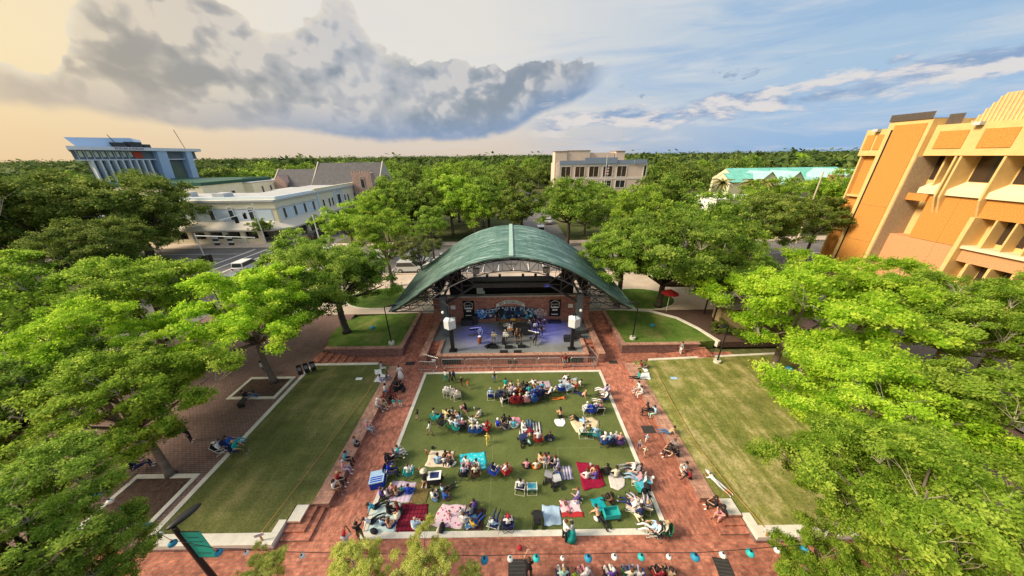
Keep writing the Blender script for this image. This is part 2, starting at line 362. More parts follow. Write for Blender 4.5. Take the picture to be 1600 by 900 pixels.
# terraces at the height of the seat walls
TZ = .45
def slope(x, y): return TZ if y < 27.2 else TZ + min(1, (y - 27.2) / 7.8) * .54
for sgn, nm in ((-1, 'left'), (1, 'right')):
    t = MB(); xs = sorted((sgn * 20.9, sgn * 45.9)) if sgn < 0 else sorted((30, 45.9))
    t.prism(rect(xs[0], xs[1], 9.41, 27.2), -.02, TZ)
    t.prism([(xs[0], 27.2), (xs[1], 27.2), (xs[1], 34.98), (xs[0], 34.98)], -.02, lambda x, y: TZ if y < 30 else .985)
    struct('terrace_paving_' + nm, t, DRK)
lw = MB(); lw.prism([(-20.55, 10), (-13.51, 10), (-13.51, 11.5), (-12.48, 11.5), (-12.48, 25), (-20.55, 25)], -.02, TZ)
struct('lawn_left', lw, LAWNL)
lw = MB(); lw.prism([(13.51, 10), (29.99, 10), (29.99, 25.9), (12.48, 25.0), (12.48, 11.5), (13.51, 11.5)], -.02, TZ); struct('lawn_right', lw, LAWNR)
# kerbs
kb = MB()
kb.box(-20.9, -20.56, 9.4, 25.34, -.02, TZ + .03)
kb.box(-20.56, -13.95, 25.0, 25.34, -.02, TZ + .04)
kb.box(-20.56, -13.5, 9.4, 9.99, .22, TZ + .04)
kb.box(-13.94, -13.5, 9.995, 10.65, .22, TZ + .042)
struct('lawn_kerb_left', kb, CONC)
kb = MB()
kb.prism([(14.2, 25.05), (30, 25.9), (30, 26.2), (14.2, 25.35)], -.02, TZ + .04)
kb.box(13.5, 29.9, 9.4, 9.99, .22, TZ + .04); kb.box(13.5, 13.94, 9.995, 10.65, .22, TZ + .042)
struct('lawn_kerb_right', kb, CONC)
rw = MB(); rw.box(-20.9, -13.46, 9.36, 9.4, -.02, .22); rw.box(-13.5, -13.42, 9.4, 10.65, -.02, .22); rw.box(13.46, 30, 9.36, 9.4, -.02, .22); rw.box(13.42, 13.5, 9.4, 10.65, -.02, .22)
struct('retaining_wall', rw, WBD)
# seat walls
def seatwall(s):
    e = empty('seat_wall', (s * 12.0, 11.5, 0), 0, 'low red brick seat wall between the walk and the %s lawn' % ('darker' if s < 0 else 'yellowish'), 'wall', 'low brick seat walls')
    a = MB(); a.box(-.46, .46, 0.02, 13.2, 0, TZ - .02); a.build('wall_face', WBR, e)
    a = MB()
    k = 0
    while k * .6 < 13.0:
        y = k * .6; a.box(-.52, .52, y, y + .588, TZ - .02, TZ + .05); k += 1
    c = a.build('coping', CAP, e); c['kind'] = 'stuff'
    return e
seatwall(-1); seatwall(1)
# corner steps and pads
for s in (-1, 1):
    e = empty('brick_steps', (s * 12.9, 10.5, 0), 0, 'brick steps with pale pad at the corner of the %s lawn' % ('darker' if s < 0 else 'yellowish'), 'steps', 'brick corner steps')
    x = lambda a, b: sorted((s * a - s * 12.9, s * b - s * 12.9))
    for (a, b, y0, z0, z1) in ((11.75, 13.4, -.75, 0, .15), (12.2, 13.4, -.38, .15, .30), (12.62, 13.4, 0.0, .30, .45)):
        q = MB(); xx = x(a, b); q.box(xx[0], xx[1], y0, .99, z0, z1); q.build('step', RED, e)
    q = MB(); xx = x(12.66, 13.4); q.box(xx[0], xx[1], .05, .96, .45, .50); q.build('pad', CONC, e)
# mulch beds on the left terrace
for i, (x0, x1, y0, y1, lab) in enumerate(((-25.6, -21.25, 20.4, 23.3, 'mulch bed with concrete edge under the slim bright green tree'), (-25.6, -21.35, 10.3, 13.55, 'mulch bed with concrete edge near the turquoise lamp banner'))):
    e = empty('mulch_bed', (x0, y0, TZ), 0, lab, 'planting bed', 'mulch beds')
    w, h = x1 - x0, y1 - y0; q = MB(); t = .28
    for a in ((0, w, 0, t), (0, w, h - t, h), (0, t, t, h - t), (w - t, w, t, h - t)): q.box(*a, 0, .07)
    q.build('edging', CONC, e)
    q = MB(); n = 14
    vs = [(t + (w - 2 * t) * i_ / n, t + (h - 2 * t) * j_ / n, .02 + (random.random() * .07 if 0 < i_ < n and 0 < j_ < n else 0)) for j_ in range(n + 1) for i_ in range(n + 1)]
    q.add(vs, [(j_ * (n + 1) + i_, j_ * (n + 1) + i_ + 1, (j_ + 1) * (n + 1) + i_ + 1, (j_ + 1) * (n + 1) + i_) for j_ in range(n) for i_ in range(n)])
    q.build('mulch', MULCH, e)
# raised planters beside the stage ramps
def raised(s):
    e = empty('raised_planter', (s * 16, 27, 0), 0, 'raised brick planter lawn beside the stage, holding the %s tree' % ('dark leafed' if s < 0 else 'large pale trunked'), 'planter', 'raised planters by the stage')
    P = lambda pts: [(s * x - s * 16, y - 27) for x, y in pts]
    q = MB(); q.prism(P([(12.0, 27.0), (20.4, 27.0), (20.4, 27.4), (12.4, 27.4), (12.4, 35.2), (12.0, 35.2)]), 0, 1.02); q.build('planter_wall', WBD, e)
    q = MB(); q.prism(P([(11.94, 26.94), (20.5, 26.94), (20.5, 27.42), (12.42, 27.42), (12.42, 35.2), (11.94, 35.2)]), 1.02, 1.12); q.build('coping', CAP, e)
    q = MB(); q.prism(P([(12.4, 27.4), (20.4, 27.4)] + ([(21.4, 30), (21.2, 33), (20, 34.2), (15, 34.9), (12.4, 35.0)] if s < 0 else [(22.4, 27.6), (21.8, 30), (20.6, 32.5), (18, 34.3), (15, 34.9), (12.4, 35)])), 0, 1.06); q.build('planter_grass', LAWNP, e)
raised(-1); raised(1)
# stairs up beside the planters
for s in (-1, 1):
    e = empty('brick_stairs', (s * 18.8, 26.2, 0), 0, 'flight of brick stairs in front of the raised planter %s' % ('beside the dark notice boards' if s < 0 else 'with the slanting handrail'), 'stairs', 'brick stairs by the raised planters')
    for k in range(5):
        x0 = 17.2 + k * .75; xx = sorted((s * x0 - s * 18.8, s * (21.0) - s * 18.8)); q = MB(); q.box(xx[0], xx[1], -.8, .75, k * .14 + (.0 if k else -.01), (k + 1) * .14); q.build('step', RED if k % 2 else REDR, e)
    if s > 0:
        q = MB(); q.tube([(-3.6, -.6, .0), (-3.6, -.6, .95), (2.2, -.6, 1.6), (2.2, -.6, .6)], .03, 5); q.tube([(-.6, -.6, .3), (-.6, -.6, 1.25)], .025, 5); q.build('handrail', mat('black_metal', (.02, .02, .022), .5, .2, 3, .2), e)
# ramps either side of the stage
for s in (-1, 1):
    q = MB(); xs = sorted((s * 9.65, s * 11.98)); q.add([(xs[0], 27, 0.004), (xs[1], 27, .004), (xs[1], 35, .99), (xs[0], 35, .99)], [(0, 1, 2, 3)]); struct('ramp_' + ('left' if s < 0 else 'right'), q, RED)
    q = MB(); q.box(xs[0] - (.0 if s > 0 else .1), xs[1] + (.1 if s > 0 else 0), 35.02, 38.2, .9, .992); struct('ramp_landing_' + ('left' if s < 0 else 'right'), q, CONCD)
# walks and lawns behind the stage
sheet('upper_paving', rect(-36, 37, 34.99, 49.5), .978, PATH)
def ellipse(cx, cy, a, b_, n=36): return [(cx + a * math.cos(2 * PI * i / n), cy + b_ * math.sin(2 * PI * i / n)) for i in range(n)]
for nm, (cx, cy, a, b_) in dict(round_lawn_right=(18.6, 38.6, 4.6, 3.3), round_lawn_left=(-19.0, 40.0, 5.2, 3.4)).items():
    q = MB(); q.prism(ellipse(cx, cy, a + .25, b_ + .25), .9, 1.03); struct(nm + '_kerb', q, CONC)
    q = MB(); q.prism(ellipse(cx, cy, a, b_), .9, 1.07); struct(nm, q, LAWNP)
q = MB(); q.prism([(22.6, 27.3), (23.0, 27.5), (22.2, 30.4), (21.0, 32.9), (18.3, 34.9), (15, 35.5), (12.4, 35.6), (12.4, 35.25), (15, 35.1), (18.1, 34.5), (20.7, 32.6), (21.9, 30.2)], .4, 1.10); struct('curved_kerb', q, CONC)
q = MB(); q.prism([(23.05, 27.4), (33, 27.4), (33, 34.9), (19, 34.9), (21.2, 33), (22.4, 30.4)], .3, 1.0); struct('mulch_area', q, MULCH)
# roads: east-west street behind the park, cross streets either side
sheet('street', rect(-200, 260, 50, 68), .986, ASPH)
sheet('cross_street_left', rect(-55.5, -40.5, -60, 49.99), .986, ASPH)
sheet('cross_street_left_far', rect(-55.0, -43.0, 68.01, 420), .986, ASPH)
sheet('cross_street_right', rect(37.5, 48.5, -60, 49.99), .986, ASPH)
sheet('cross_street_right_far', rect(37.5, 48.5, 68.01, 420), .986, ASPH)
sheet('street_far_centre', rect(4, 14, 68.01, 400), .984, ASPH)
for i, r_ in enumerate((rect(-120, -55.6, 68.2, 75.4), rect(-42.9, 3.9, 68.2, 71), rect(14.1, 37.4, 68.2, 71), rect(48.6, 200, 68.2, 72), rect(-39.9, 37.4, 49.5, 49.9))):
    q = MB(); q.prism(r_, .9, 1.10); struct('pavement_%s' % ('by_arcade', 'left_block', 'right_block', 'far_right', 'park_side')[i], q, PATH)
q = MB(); q.box(-57.9, -55.2, 75.4, 128, .9, 1.1); struct('pavement_by_long_facade', q, PATH)
mk = MB()
def line(p, q_, w, z=.992):
    p = Vector(p); q_ = Vector(q_); d = (q_ - p).normalized(); nrm = Vector((-d.y, d.x)) * w / 2
    mk.add([(*(p + nrm), z), (*(p - nrm), z), (*(q_ - nrm), z), (*(q_ + nrm), z)], [(0, 1, 2, 3)])
for x in (-59.2, -56.4, -53.5): line((x, 50.6), (x, 67), .38)
for y in (55.5, 60, 63.6): line((-180, y), (-60.5, y), .16)
for y in (59, ): line((-39, y), (36, y), .2); line((50, y), (200, y), .2)
for x in (-38.2, 36): line((x, 51), (x, 67), .35)
for k in range(16): line((-36 + k * 2.8, 50.2), (-36 + k * 2.8, 54.5), .14)
for y in (-30, -10, 5, 20, 34): line((-48, y), (-48, y + 9), .16)
for y in (78, 95, 112): line((-49, y), (-49, y + 10), .16)
for y in (50.2, 68.4): line((38, y - (0 if y > 60 else 0)), (48, y), .35)
struct('road_markings', mk, PAINT)
# parking court seen between the trees behind the canopy
# ---------------------------------------------------------------- canopy and stage
BLK = mat('black_metal', (.02, .02, .022), .5, .2, 3, .2)
STEEL = mat('dark_steel', (.055, .056, .06), .5, .25, 2, .4)
GREYP = mat('grey_blue_paint', (.10, .125, .15), .6, .15, 2)
BLKF = mat('black_fabric', (.012, .012, .014), .95, .3, 2)
WHT = mat('white_paint', (.78, .78, .76), .5, .06, 2)
STGF = mat('stage_floor', (.19, .20, .20), .55, .16, .8, spec=.4)
def roofmat():
    m, t, b = newmat('weathered_green_roof'); N = t.nodes; L = t.links
    g = N.new('ShaderNodeTexCoord'); mp = N.new('ShaderNodeMapping'); L.new(g.outputs['Object'], mp.inputs[0]); mp.inputs['Scale'].default_value = (.22, 1.5, .3)
    n = N.new('ShaderNodeTexNoise'); L.new(mp.outputs[0], n.inputs['Vector']); n.inputs['Scale'].default_value = 1.5; n.inputs['Detail'].default_value = 8; n.inputs['Roughness'].default_value = .66; n.inputs['Distortion'].default_value = 1.2
    r = N.new('ShaderNodeValToRGB'); e = r.color_ramp.elements; e[0].position = .40; e[0].color = (.035, .095, .075, 1); e[1].position = .68; e[1].color = (.34, .44, .40, 1); x = e.new(.53); x.color = (.075, .155, .125, 1)
    L.new(n.outputs[0], r.inputs[0])
    s = N.new('ShaderNodeSeparateXYZ'); L.new(g.outputs['Object'], s.inputs[0])
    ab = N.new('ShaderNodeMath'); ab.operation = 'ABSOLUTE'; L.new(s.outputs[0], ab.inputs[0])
    mr = N.new('ShaderNodeMapRange'); L.new(ab.outputs[0], mr.inputs[0]); mr.inputs[1].default_value = 3; mr.inputs[2].default_value = 11; mr.inputs[3].default_value = 1.25; mr.inputs[4].default_value = .62   # lighter along the crown, darker down the lower slopes
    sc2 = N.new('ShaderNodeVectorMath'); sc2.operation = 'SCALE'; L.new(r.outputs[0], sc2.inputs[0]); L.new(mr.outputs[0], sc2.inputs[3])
    L.new(sc2.outputs[0], b.inputs['Base Color']); b.inputs['Roughness'].default_value = .42; b.inputs['Specular IOR Level'].default_value = .5
    bn = N.new('ShaderNodeBump'); bn.inputs['Strength'].default_value = .3; bn.inputs['Distance'].default_value = .03; L.new(n.outputs[0], bn.inputs['Height']); L.new(bn.outputs[0], b.inputs['Normal'])
    return m
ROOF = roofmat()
RX = [0, 2.4, 4.62, 6.3, 7.5, 9.3, 12.75]; RZ = [11.14, 10.85, 10.25, 9.5, 8.75, 7.55, 5.38]
_cz = np.polyfit(RX + [-x for x in RX[1:]], RZ + RZ[1:], 6)
def rz(x, y=27.5): return float(np.polyval(_cz, x)) + .018 * (y - 27.5)
cano = empty('stage_canopy', (0, 27.5, 0), 0, 'large arched green metal canopy on a black space frame over the stage', 'canopy')
Y0, Y1 = 27.5, 40.9
q = MB(); NX = 46
for i in range(NX):
    xa = -12.75 + 25.5 * i / NX; xb = -12.75 + 25.5 * (i + 1) / NX
    for (ya, yb) in ((Y0, Y1),):
        q.add([(xa, 0, rz(xa)), (xb, 0, rz(xb)), (xb, yb - Y0, rz(xb, yb)), (xa, yb - Y0, rz(xa, yb))], [(0, 1, 2, 3)])
        q.add([(xa, 0, rz(xa) - .13), (xb, 0, rz(xb) - .13), (xb, yb - Y0, rz(xb, yb) - .13), (xa, yb - Y0, rz(xa, yb) - .13)], [(3, 2, 1, 0)])
    q.add([(xa, 0, rz(xa) - .13), (xb, 0, rz(xb) - .13), (xb, 0, rz(xb)), (xa, 0, rz(xa))], [(0, 1, 2, 3)])
    q.add([(xa, Y1 - Y0, rz(xa, Y1) - .13), (xb, Y1 - Y0, rz(xb, Y1) - .13), (xb, Y1 - Y0, rz(xb, Y1)), (xa, Y1 - Y0, rz(xa, Y1))], [(3, 2, 1, 0)])
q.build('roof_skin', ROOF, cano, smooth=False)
sm_ = MB()     # standing seams, each a thin rib running over the arch
for k in range(1, 27):
    y = (Y1 - Y0) * k / 27; pts = [(-12.75 + 25.5 * i / 30, y, rz(-12.75 + 25.5 * i / 30, Y0 + y) + .012) for i in range(31)]
    sm_.tube(pts, .018, 3)
o = sm_.build('standing_seams', ROOF, cano); o['kind'] = 'stuff'
q = MB(); q.box(-.22, .22, -.03, Y1 - Y0 + .03, 11.13, 11.26); q.v = [(x, y, z + .018 * y) for x, y, z in q.v]; q.build('ridge_cap', mat('ridge_green', (.30, .44, .38), .5, .12, 2), cano)
for s in (-1, 1):
    q = MB(); q.tube([(s * 12.78, -.02, rz(12.75) - .06), (s * 12.78, Y1 - Y0, rz(12.75, Y1) - .06)], .09, 6); q.build('eave_tube', ROOF, cano)
def arch(y, parent, dep=1.25, r=.06):
    a = MB(); xs = [-12.6 + 25.2 * i / 28 for i in range(29)]
    T = [(x, y, rz(x, Y0 + y) - .22) for x in xs]
    Bt = [(x * .975, y, rz(x, Y0 + y) - .22 - dep * min(1, (12.7 - abs(x)) / 3.2)) for x in xs]
    a.tube(T, r, 5); a.tube(Bt, r, 5)
    for i in range(0, 29, 1):
        a.tube([T[i], Bt[i]], r * .5, 4)
        if i < 28: a.tube([T[i] if i % 2 else Bt[i], Bt[i + 1] if i % 2 else T[i + 1]], r * .5, 4)
    return a.build('arch_truss', STEEL, parent)
for y in (.12, 3.3, 6.6, 9.9, 13.1): arch(y, cano)
a = MB()
for x in [-11.7 + 1.8 * i for i in range(14)]: a.tube([(x, .1, rz(x) - .3), (x, 13.1, rz(x, Y1) - .3)], .045, 4)
for i in range(13):
    x = -11.7 + 1.8 * i
    for k, (ya, yb) in enumerate(((.12, 3.3), (3.3, 6.6), (6.6, 9.9), (9.9, 13.1))):
        xa, xb = (x, x + 1.8) if k % 2 else (x + 1.8, x); a.tube([(xa, ya, rz(xa, Y0 + ya) - .3), (xb, yb, rz(xb, Y0 + yb) - 1.3 * min(1, (12.7 - abs(xb)) / 3.2))], .03, 4)
o = a.build('purlins_and_bracing', STEEL, cano); o['kind'] = 'stuff'
# side trusses: level ties from the rim in to the columns with fans of diagonals
for s in (-1, 1):
    for y in (.12, 3.3, 6.6):
        a = MB(); lv = []
        for xr in (12.5, 11.2, 10.2, 9.3, 8.4):
            z = rz(xr, Y0 + y) - .25; lv.append((xr, z)); a.tube([(s * xr, y, z), (s * 7.4, y, z)], .055, 5)
        for i in range(4):
            (xa, za), (xb, zb) = lv[i], lv[i + 1]; a.tube([(s * xa, y, za), (s * xb, y, zb)], .05, 4)
            n = 3
            for k in range(n + 1):
                x0 = 7.5 + (xa - 7.5) * k / n; x1 = 7.5 + (xb - 7.5) * min(1, (k + .5) / n); a.tube([(s * x0, y, za), (s * x1, y, zb)], .026, 4)
                if k: a.tube([(s * x0, y, za), (s * (7.5 + (xb - 7.5) * (k - .5) / n), y, zb)], .026, 4)
        a.build('side_truss', BLK, cano)
    a = MB(); a.tube([(s * 12.5, .12, rz(12.5) - .25), (s * 7.4, 6.6, 5.2)], .04, 4); a.tube([(s * 12.5, 6.6, rz(12.5) - .1), (s * 7.4, .12, 5.1)], .04, 4); a.tube([(s * 11.2, .12, 6.1), (s * 7.4, 3.3, 7.8)], .035, 4); a.build('wind_brace', BLK, cano)
    # heavy grey columns and the splayed struts above them
    a = MB(); a.box(s * 7.55 - .32, s * 7.55 + .32, 1.75, 2.35, 1.0, 6.1); a.build('column', GREYP, cano)
    a = MB(); a.box(s * 7.2 - .3, s * 7.2 + .3, 10.2, 10.8, .98, 8.5); a.build('column', GREYP, cano)
    a = MB()
    for (p, q2, r) in (((7.5, 2, 5.9), (5.9, 2.2, 8.9), .14), ((7.5, 2, 5.0), (3.9, 2.1, 7.3), .15), ((3.9, 2.1, 7.3), (6.0, 1.6, 9.3), .08), ((5.4, 2.1, 6.5), (5.4, 2.1, 9.3), .09), ((7.2, 1.2, 8.6), (5.2, 2.1, 6.4), .08), ((3.9, 2.1, 7.3), (5.4, 2.1, 7.2), .07), ((7.5, 2, 5.9), (8.9, 2, 7.4), .11)):
        a.tube([(s * p[0], p[1], p[2]), (s * q2[0], q2[1], q2[2])], r, 6)
    a.build('splayed_strut', STEEL, cano)
    q = MB(); q.box(s * 6.75 - .75, s * 6.75 + .75, 5.3, 5.5, 4.66, 8.6); q.build('side_drape', BLKF, cano)
    q = MB(); q.box(s * 8.4 - .12, s * 8.4 + .12, 2.9, 9.0, 5.4, 8.0); q.build('side_drape', BLKF, cano)
q = MB(); q.box(-4.1, 4.1, 1.95, 2.3, 7.0, 7.45); q.build('header_beam', STEEL, cano)
q = MB(); q.box(-6.4, 6.4, 6.9, 7.05, 1.0, 6.1); q.build('black_backcloth', BLKF, cano)
q = MB(); q.box(-4.9, 4.9, 5.5, 6.7, 6.25, 6.45); q.build('ceiling_panel', mat('dark_panel', (.07, .075, .075), .6), cano)
for x in (-3.9, 3.9):
    q = MB(); q.box(x - .35, x + .35, 3.2, 3.8, 8.1, 8.7); q.build('air_unit', mat('pale_metal', (.45, .46, .46), .6), cano)
q = MB(); q.box(-.55, .55, .9, 1.2, 9.7, 10.0); q.build('floodlight', WHT, cano)
q = MB(); q.box(-4.15, -3.4, 4.8, 5.0, 5.0, 6.2); q.box(-3.9, -3.2, 4.78, 5.02, 5.0, 5.35); q.build('junction_panel', mat('pale_green_metal', (.30, .38, .34), .6), cano)
for s in (-1, 1):
    q = MB()
    for k in range(4): q.box(s * (1.2 + k * 1.3) - .13, s * (1.2 + k * 1.3) + .13, 1.0, 1.3, 8.55, 8.85)
    o = q.build('stage_lamp', BLK, cano)
    o['kind'] = 'stuff'

stg = empty('stage', (0, 25.5, 0), 0, 'brick fronted stage with a grey floor under the green canopy', 'stage')
q = MB(); q.box(-7.62, 7.62, .25, 3.0, 0, .99); q.box(-8.95, 8.95, 3.0, 7.0, 0, .99); q.build('stage_floor', STGF, stg)
q = MB(); q.box(-7.9, 7.9, -.12, .25, 0, 1.05); q.build('front_wall', WBR, stg)
q = MB(); q.box(-7.95, 7.95, -.16, .29, 1.05, 1.16); q.build('front_coping', CAP, stg)
for s in (-1, 1):
    q = MB(); q.box(s * 7.78 - .16, s * 7.78 + .16, .25, 2.9, 0, 1.05); q.build('return_wall', WBR, stg)
    q = MB(); q.box(s * 7.78 - .19, s * 7.78 + .19, .29, 2.9, 1.05, 1.16); q.build('return_coping', CAP, stg)
    q = MB(); q.prism([(s * 8.97, -.1), (s * 9.6, -.1), (s * 9.6, 8.4), (s * 8.97, 8.4)], 0, 1.12); q.build('side_wall', WBR, stg)
    q = MB(); q.prism([(s * 8.93, -.14), (s * 9.64, -.14), (s * 9.64, 8.4), (s * 8.93, 8.4)], 1.12, 1.22); q.build('side_coping', CAP, stg)
    for k in range(5):
        q = MB(); xx = sorted((s * 7.96, s * 8.95)); q.box(xx[0], xx[1], .2 + k * .5, 2.98, k * .19, (k + 1) * .19); q.build('stair_step', RED, stg)
    q = MB(); q.box(s * 6.4 - 1.0, s * 6.4 + 1.0, -.14, -.10, .1, .75); q.build('front_grille', mat('grille', (.03, .04, .035), .6), stg)
q = MB(); q.box(-.5, .5, -.14, -.10, .1, .45); q.build('front_grille', mat('grille', (.03, .04, .035), .6), stg)
q = MB(); q.box(-9.6, 9.6, 7.0, 7.5, 0, 4.45); q.build('back_wall', WBR, stg)
q = MB(); q.box(-9.65, 9.65, 6.93, 7.55, 4.45, 4.6); q.build('back_wall_coping', CONCD, stg)
q = MB(); q.box(-6.3, 6.3, 6.9, 7.0, 4.0, 4.12); q.build('brick_band', CAP, stg)
for x in (-7.9, -4.45, 4.45, 7.9):
    q = MB(); q.box(x - .14, x + .14, 6.93, 7.0, .99, 4.0); q.build('pilaster', WBR, stg)
bl = mat('blue_light_pool', (.06, .07, .35), .7)
# stage light lamps that really shine: two violet-blue spots
for x, y, e_ in ((4.6, 30.0, 170), (-3.9, 29.2, 90)):
    L_ = bpy.data.lights.new('stage_spot', 'SPOT'); L_.energy = e_ * 12; L_.color = (.16, .16, 1.0); L_.spot_size = math.radians(48); L_.spot_blend = 1.0; L_.shadow_soft_size = .15
    lo_ = bpy.data.objects.new('stage_spot', L_); C.objects.link(lo_); lo_.location = (x * .8, 28.7, 8.5); dv = Vector((x * .8 - x, 28.7 - y, 8.5 - 1)); lo_.rotation_euler = dv.to_track_quat('Z', 'Y').to_euler(); lo_.parent = None

# mural sign on the stage wall
def muralmat(cols, name, sc_=2.2):
    m, t, b = newmat(name); N = t.nodes; L = t.links
    g = N.new('ShaderNodeTexCoord'); v = N.new('ShaderNodeTexVoronoi'); L.new(g.outputs['Object'], v.inputs['Vector']); v.inputs['Scale'].default_value = sc_
    s = N.new('ShaderNodeSeparateColor'); L.new(v.outputs['Color'], s.inputs[0])
    r = N.new('ShaderNodeValToRGB'); r.color_ramp.interpolation = 'CONSTANT'; L.new(s.outputs[0], r.inputs[0]); e = r.color_ramp.elements
    for i, c in enumerate(cols):
        x = e[i] if i < 2 else e.new(i / len(cols)); x.position = i / len(cols); x.color = (*c, 1)
    L.new(r.outputs[0], b.inputs['Base Color']); b.inputs['Roughness'].default_value = .6; return m
mur = empty('mural_sign', (-.15, 32.4, 0), 0, 'painted mural sign with an arched banner on the back wall of the stage', 'sign')
def arcz(x): return 3.28 - .060 * x * x * .75
pts = [(-4.1, 1.75), (-4.2, 2.6), (-3.6, 2.95)] + [(x, arcz(x) - .1) for x in (-3, -2, -1, 0, 1, 2, 3)] + [(3.6, 2.95), (4.2, 2.6), (4.15, 1.8), (3.3, 1.45), (1.5, 1.7), (0, 1.35), (-1.5, 1.7), (-3.3, 1.4)]
q = MB(); n = len(pts); q.add([(x, .0, z) for x, z in pts] + [(x, .08, z) for x, z in pts], [tuple(range(n)), tuple(range(2 * n - 1, n - 1, -1))] + [(i, n + i, n + (i + 1) % n, (i + 1) % n) for i in range(n)])
q.build('mural_panel', muralmat([(.012, .02, .07), (.015, .03, .10), (.02, .08, .16), (.05, .04, .12), (.012, .02, .08), (.03, .10, .14), (.01, .015, .05)], 'mural_blues', 3.0), mur)
q = MB(); q.ball((-3.7, -.02, 2.2), (.75, .06, .7), 14, 8); q.build('blue_swirl_panel', muralmat([(.03, .12, .42), (.05, .30, .60), (.03, .06, .25), (.5, .6, .75), (.02, .2, .5)], 'mural_left', 6), mur)
q = MB(); q.ball((3.75, -.02, 2.2), (.75, .06, .78), 14, 8); q.build('brown_figure_panel', muralmat([(.25, .12, .06), (.55, .42, .30), (.14, .06, .03), (.45, .33, .42), (.12, .30, .26), (.6, .5, .38)], 'mural_right', 6), mur)
q = MB()
bw_ = [(x, 3.86 - .19 * x * x) for x in np.linspace(-1.75, 1.75, 15)]
q.add([(x, -.06, z - .24 - .0 * x) for x, z in bw_] + [(x, -.06, z + .22) for x, z in bw_] + [(x, .08, z - .24) for x, z in bw_] + [(x, .08, z + .22) for x, z in bw_],
      [(i, i + 1, 16 + i, 15 + i) for i in range(14)] + [(15 + i, 16 + i, 46 + i, 45 + i) for i in range(14)] + [(30 + i, 31 + i, i + 1, i) for i in range(14)] + [(0, 15, 45, 30), (14, 44, 59, 29)])
q.build('arched_banner', mat('cream_banner', (.60, .62, .58), .7), mur)
NAVY = mat('navy_letter', (.03, .05, .12), .6); ICE = mat('ice_letter', (.50, .66, .78), .5)
def arctext(txt, par, f, x0, x1, size, m, y, name='letter'):
    n = len(txt)
    for i, ch in enumerate(txt):
        if ch == ' ': continue
        x = x0 + (x1 - x0) * (i + .5) / n; a = math.atan2(f(x + .1) - f(x - .1), .2)
        text(name, ch, size, m, par, (x, y, f(x)), (PI / 2, -a, 0), .015)
arctext('BO DIDDLEY', mur, lambda x: 3.85 - .19 * x * x, -1.4, 1.4, .44, NAVY, -.08)
arctext('COMMUNITY PLAZA', mur, lambda x: arcz(x) - .42, -3.05, 3.2, .72, ICE, -.04)
a = MB()
for (x, z, s_) in ((-2.5, 1.95, .22), (-1.4, 2.15, .16), (1.9, 2.25, .2), (1.0, 1.9, .12), (-1.9, 1.8, .1)):
    for k in range(3): t_ = PI * k / 3 + .3; a.tube([(x - s_ * math.cos(t_), -.02, z - s_ * math.sin(t_)), (x + s_ * math.cos(t_), -.02, z + s_ * math.sin(t_))], .035, 4)
a.build('painted_star', WHT, mur)
for (x, z, w) in ((2.5, 1.9, .5), (2.0, 1.7, .4), (-.9, 1.75, .3)): q = MB(); q.add([(x - w, -.025, z - .3), (x + w, -.025, z - .3), (x + .1, -.025, z + .45)], [(0, 1, 2)]); q.build('painted_triangle', mat('aqua_paint', (.12, .42, .55), .6), mur)
# banners either side
for s, lab in ((-1, 'black vertical banner with white arch emblem above the amplifiers at the keyboard end'), (1, 'black vertical banner with white arch emblem at the end with the blue light')):
    e = empty('stage_banner', (s * 5.3, 32.35, 0), 0, lab, 'banner', 'black banners on the stage wall')
    q = MB(); q.box(-.68, .68, 0, .04, 1.75, 4.05); q.build('banner_cloth', BLKF, e)
    a = MB(); pts = [(-.48, 2.95), (-.48, 3.5), (-.55, 3.62), (-.4, 3.74), (-.2, 3.86), (0, 3.9), (.2, 3.86), (.4, 3.74), (.55, 3.62), (.48, 3.5), (.48, 2.95), (-.48, 2.95)]
    a.tube([(x, -.01, z) for x, z in pts], .03, 4); a.build('arch_emblem', WHT, e)
    a = MB(); a.tube([(-.36, -.01, 3.35), (-.3, -.01, 3.55), (-.22, -.01, 3.3), (-.12, -.01, 3.5), (-.05, -.01, 3.32), (.05, -.01, 3.52), (.1, -.01, 3.33), (.2, -.01, 3.55), (.25, -.01, 3.35), (.36, -.01, 3.5)], .025, 4); a.tube([(-.2, -.01, 3.14), (.2, -.01, 3.14)], .02, 4); a.build('script_mark', WHT, e)
    for k in range(3): q = MB(); q.box(-.3 + k * .21, -.13 + k * .21, -.01, 0, 2.55, 2.75); q.build('block_mark', WHT, e)
    q = MB(); q.box(-.42, .42, -.01, 0, 2.98, 3.08); q.build('arch_lettering_strip', WHT, e)
    q = MB(); q.box(-.4, .4, -.01, 0, 1.98, 2.08); q.build('lettering_strip', WHT, e)
for s in (-1, 1):
    o = MB().box(-.28, .28, 0, .1, 0, .5).build('wall_box', WHT, None, loc=(s * 7.2, 32.38, 2.9)); tag(o, 'small white box on the brick wall %s' % ('by the banner above the amplifiers' if s < 0 else 'beside the banner at the blue-lit end'), 'wall box', 'white wall boxes')
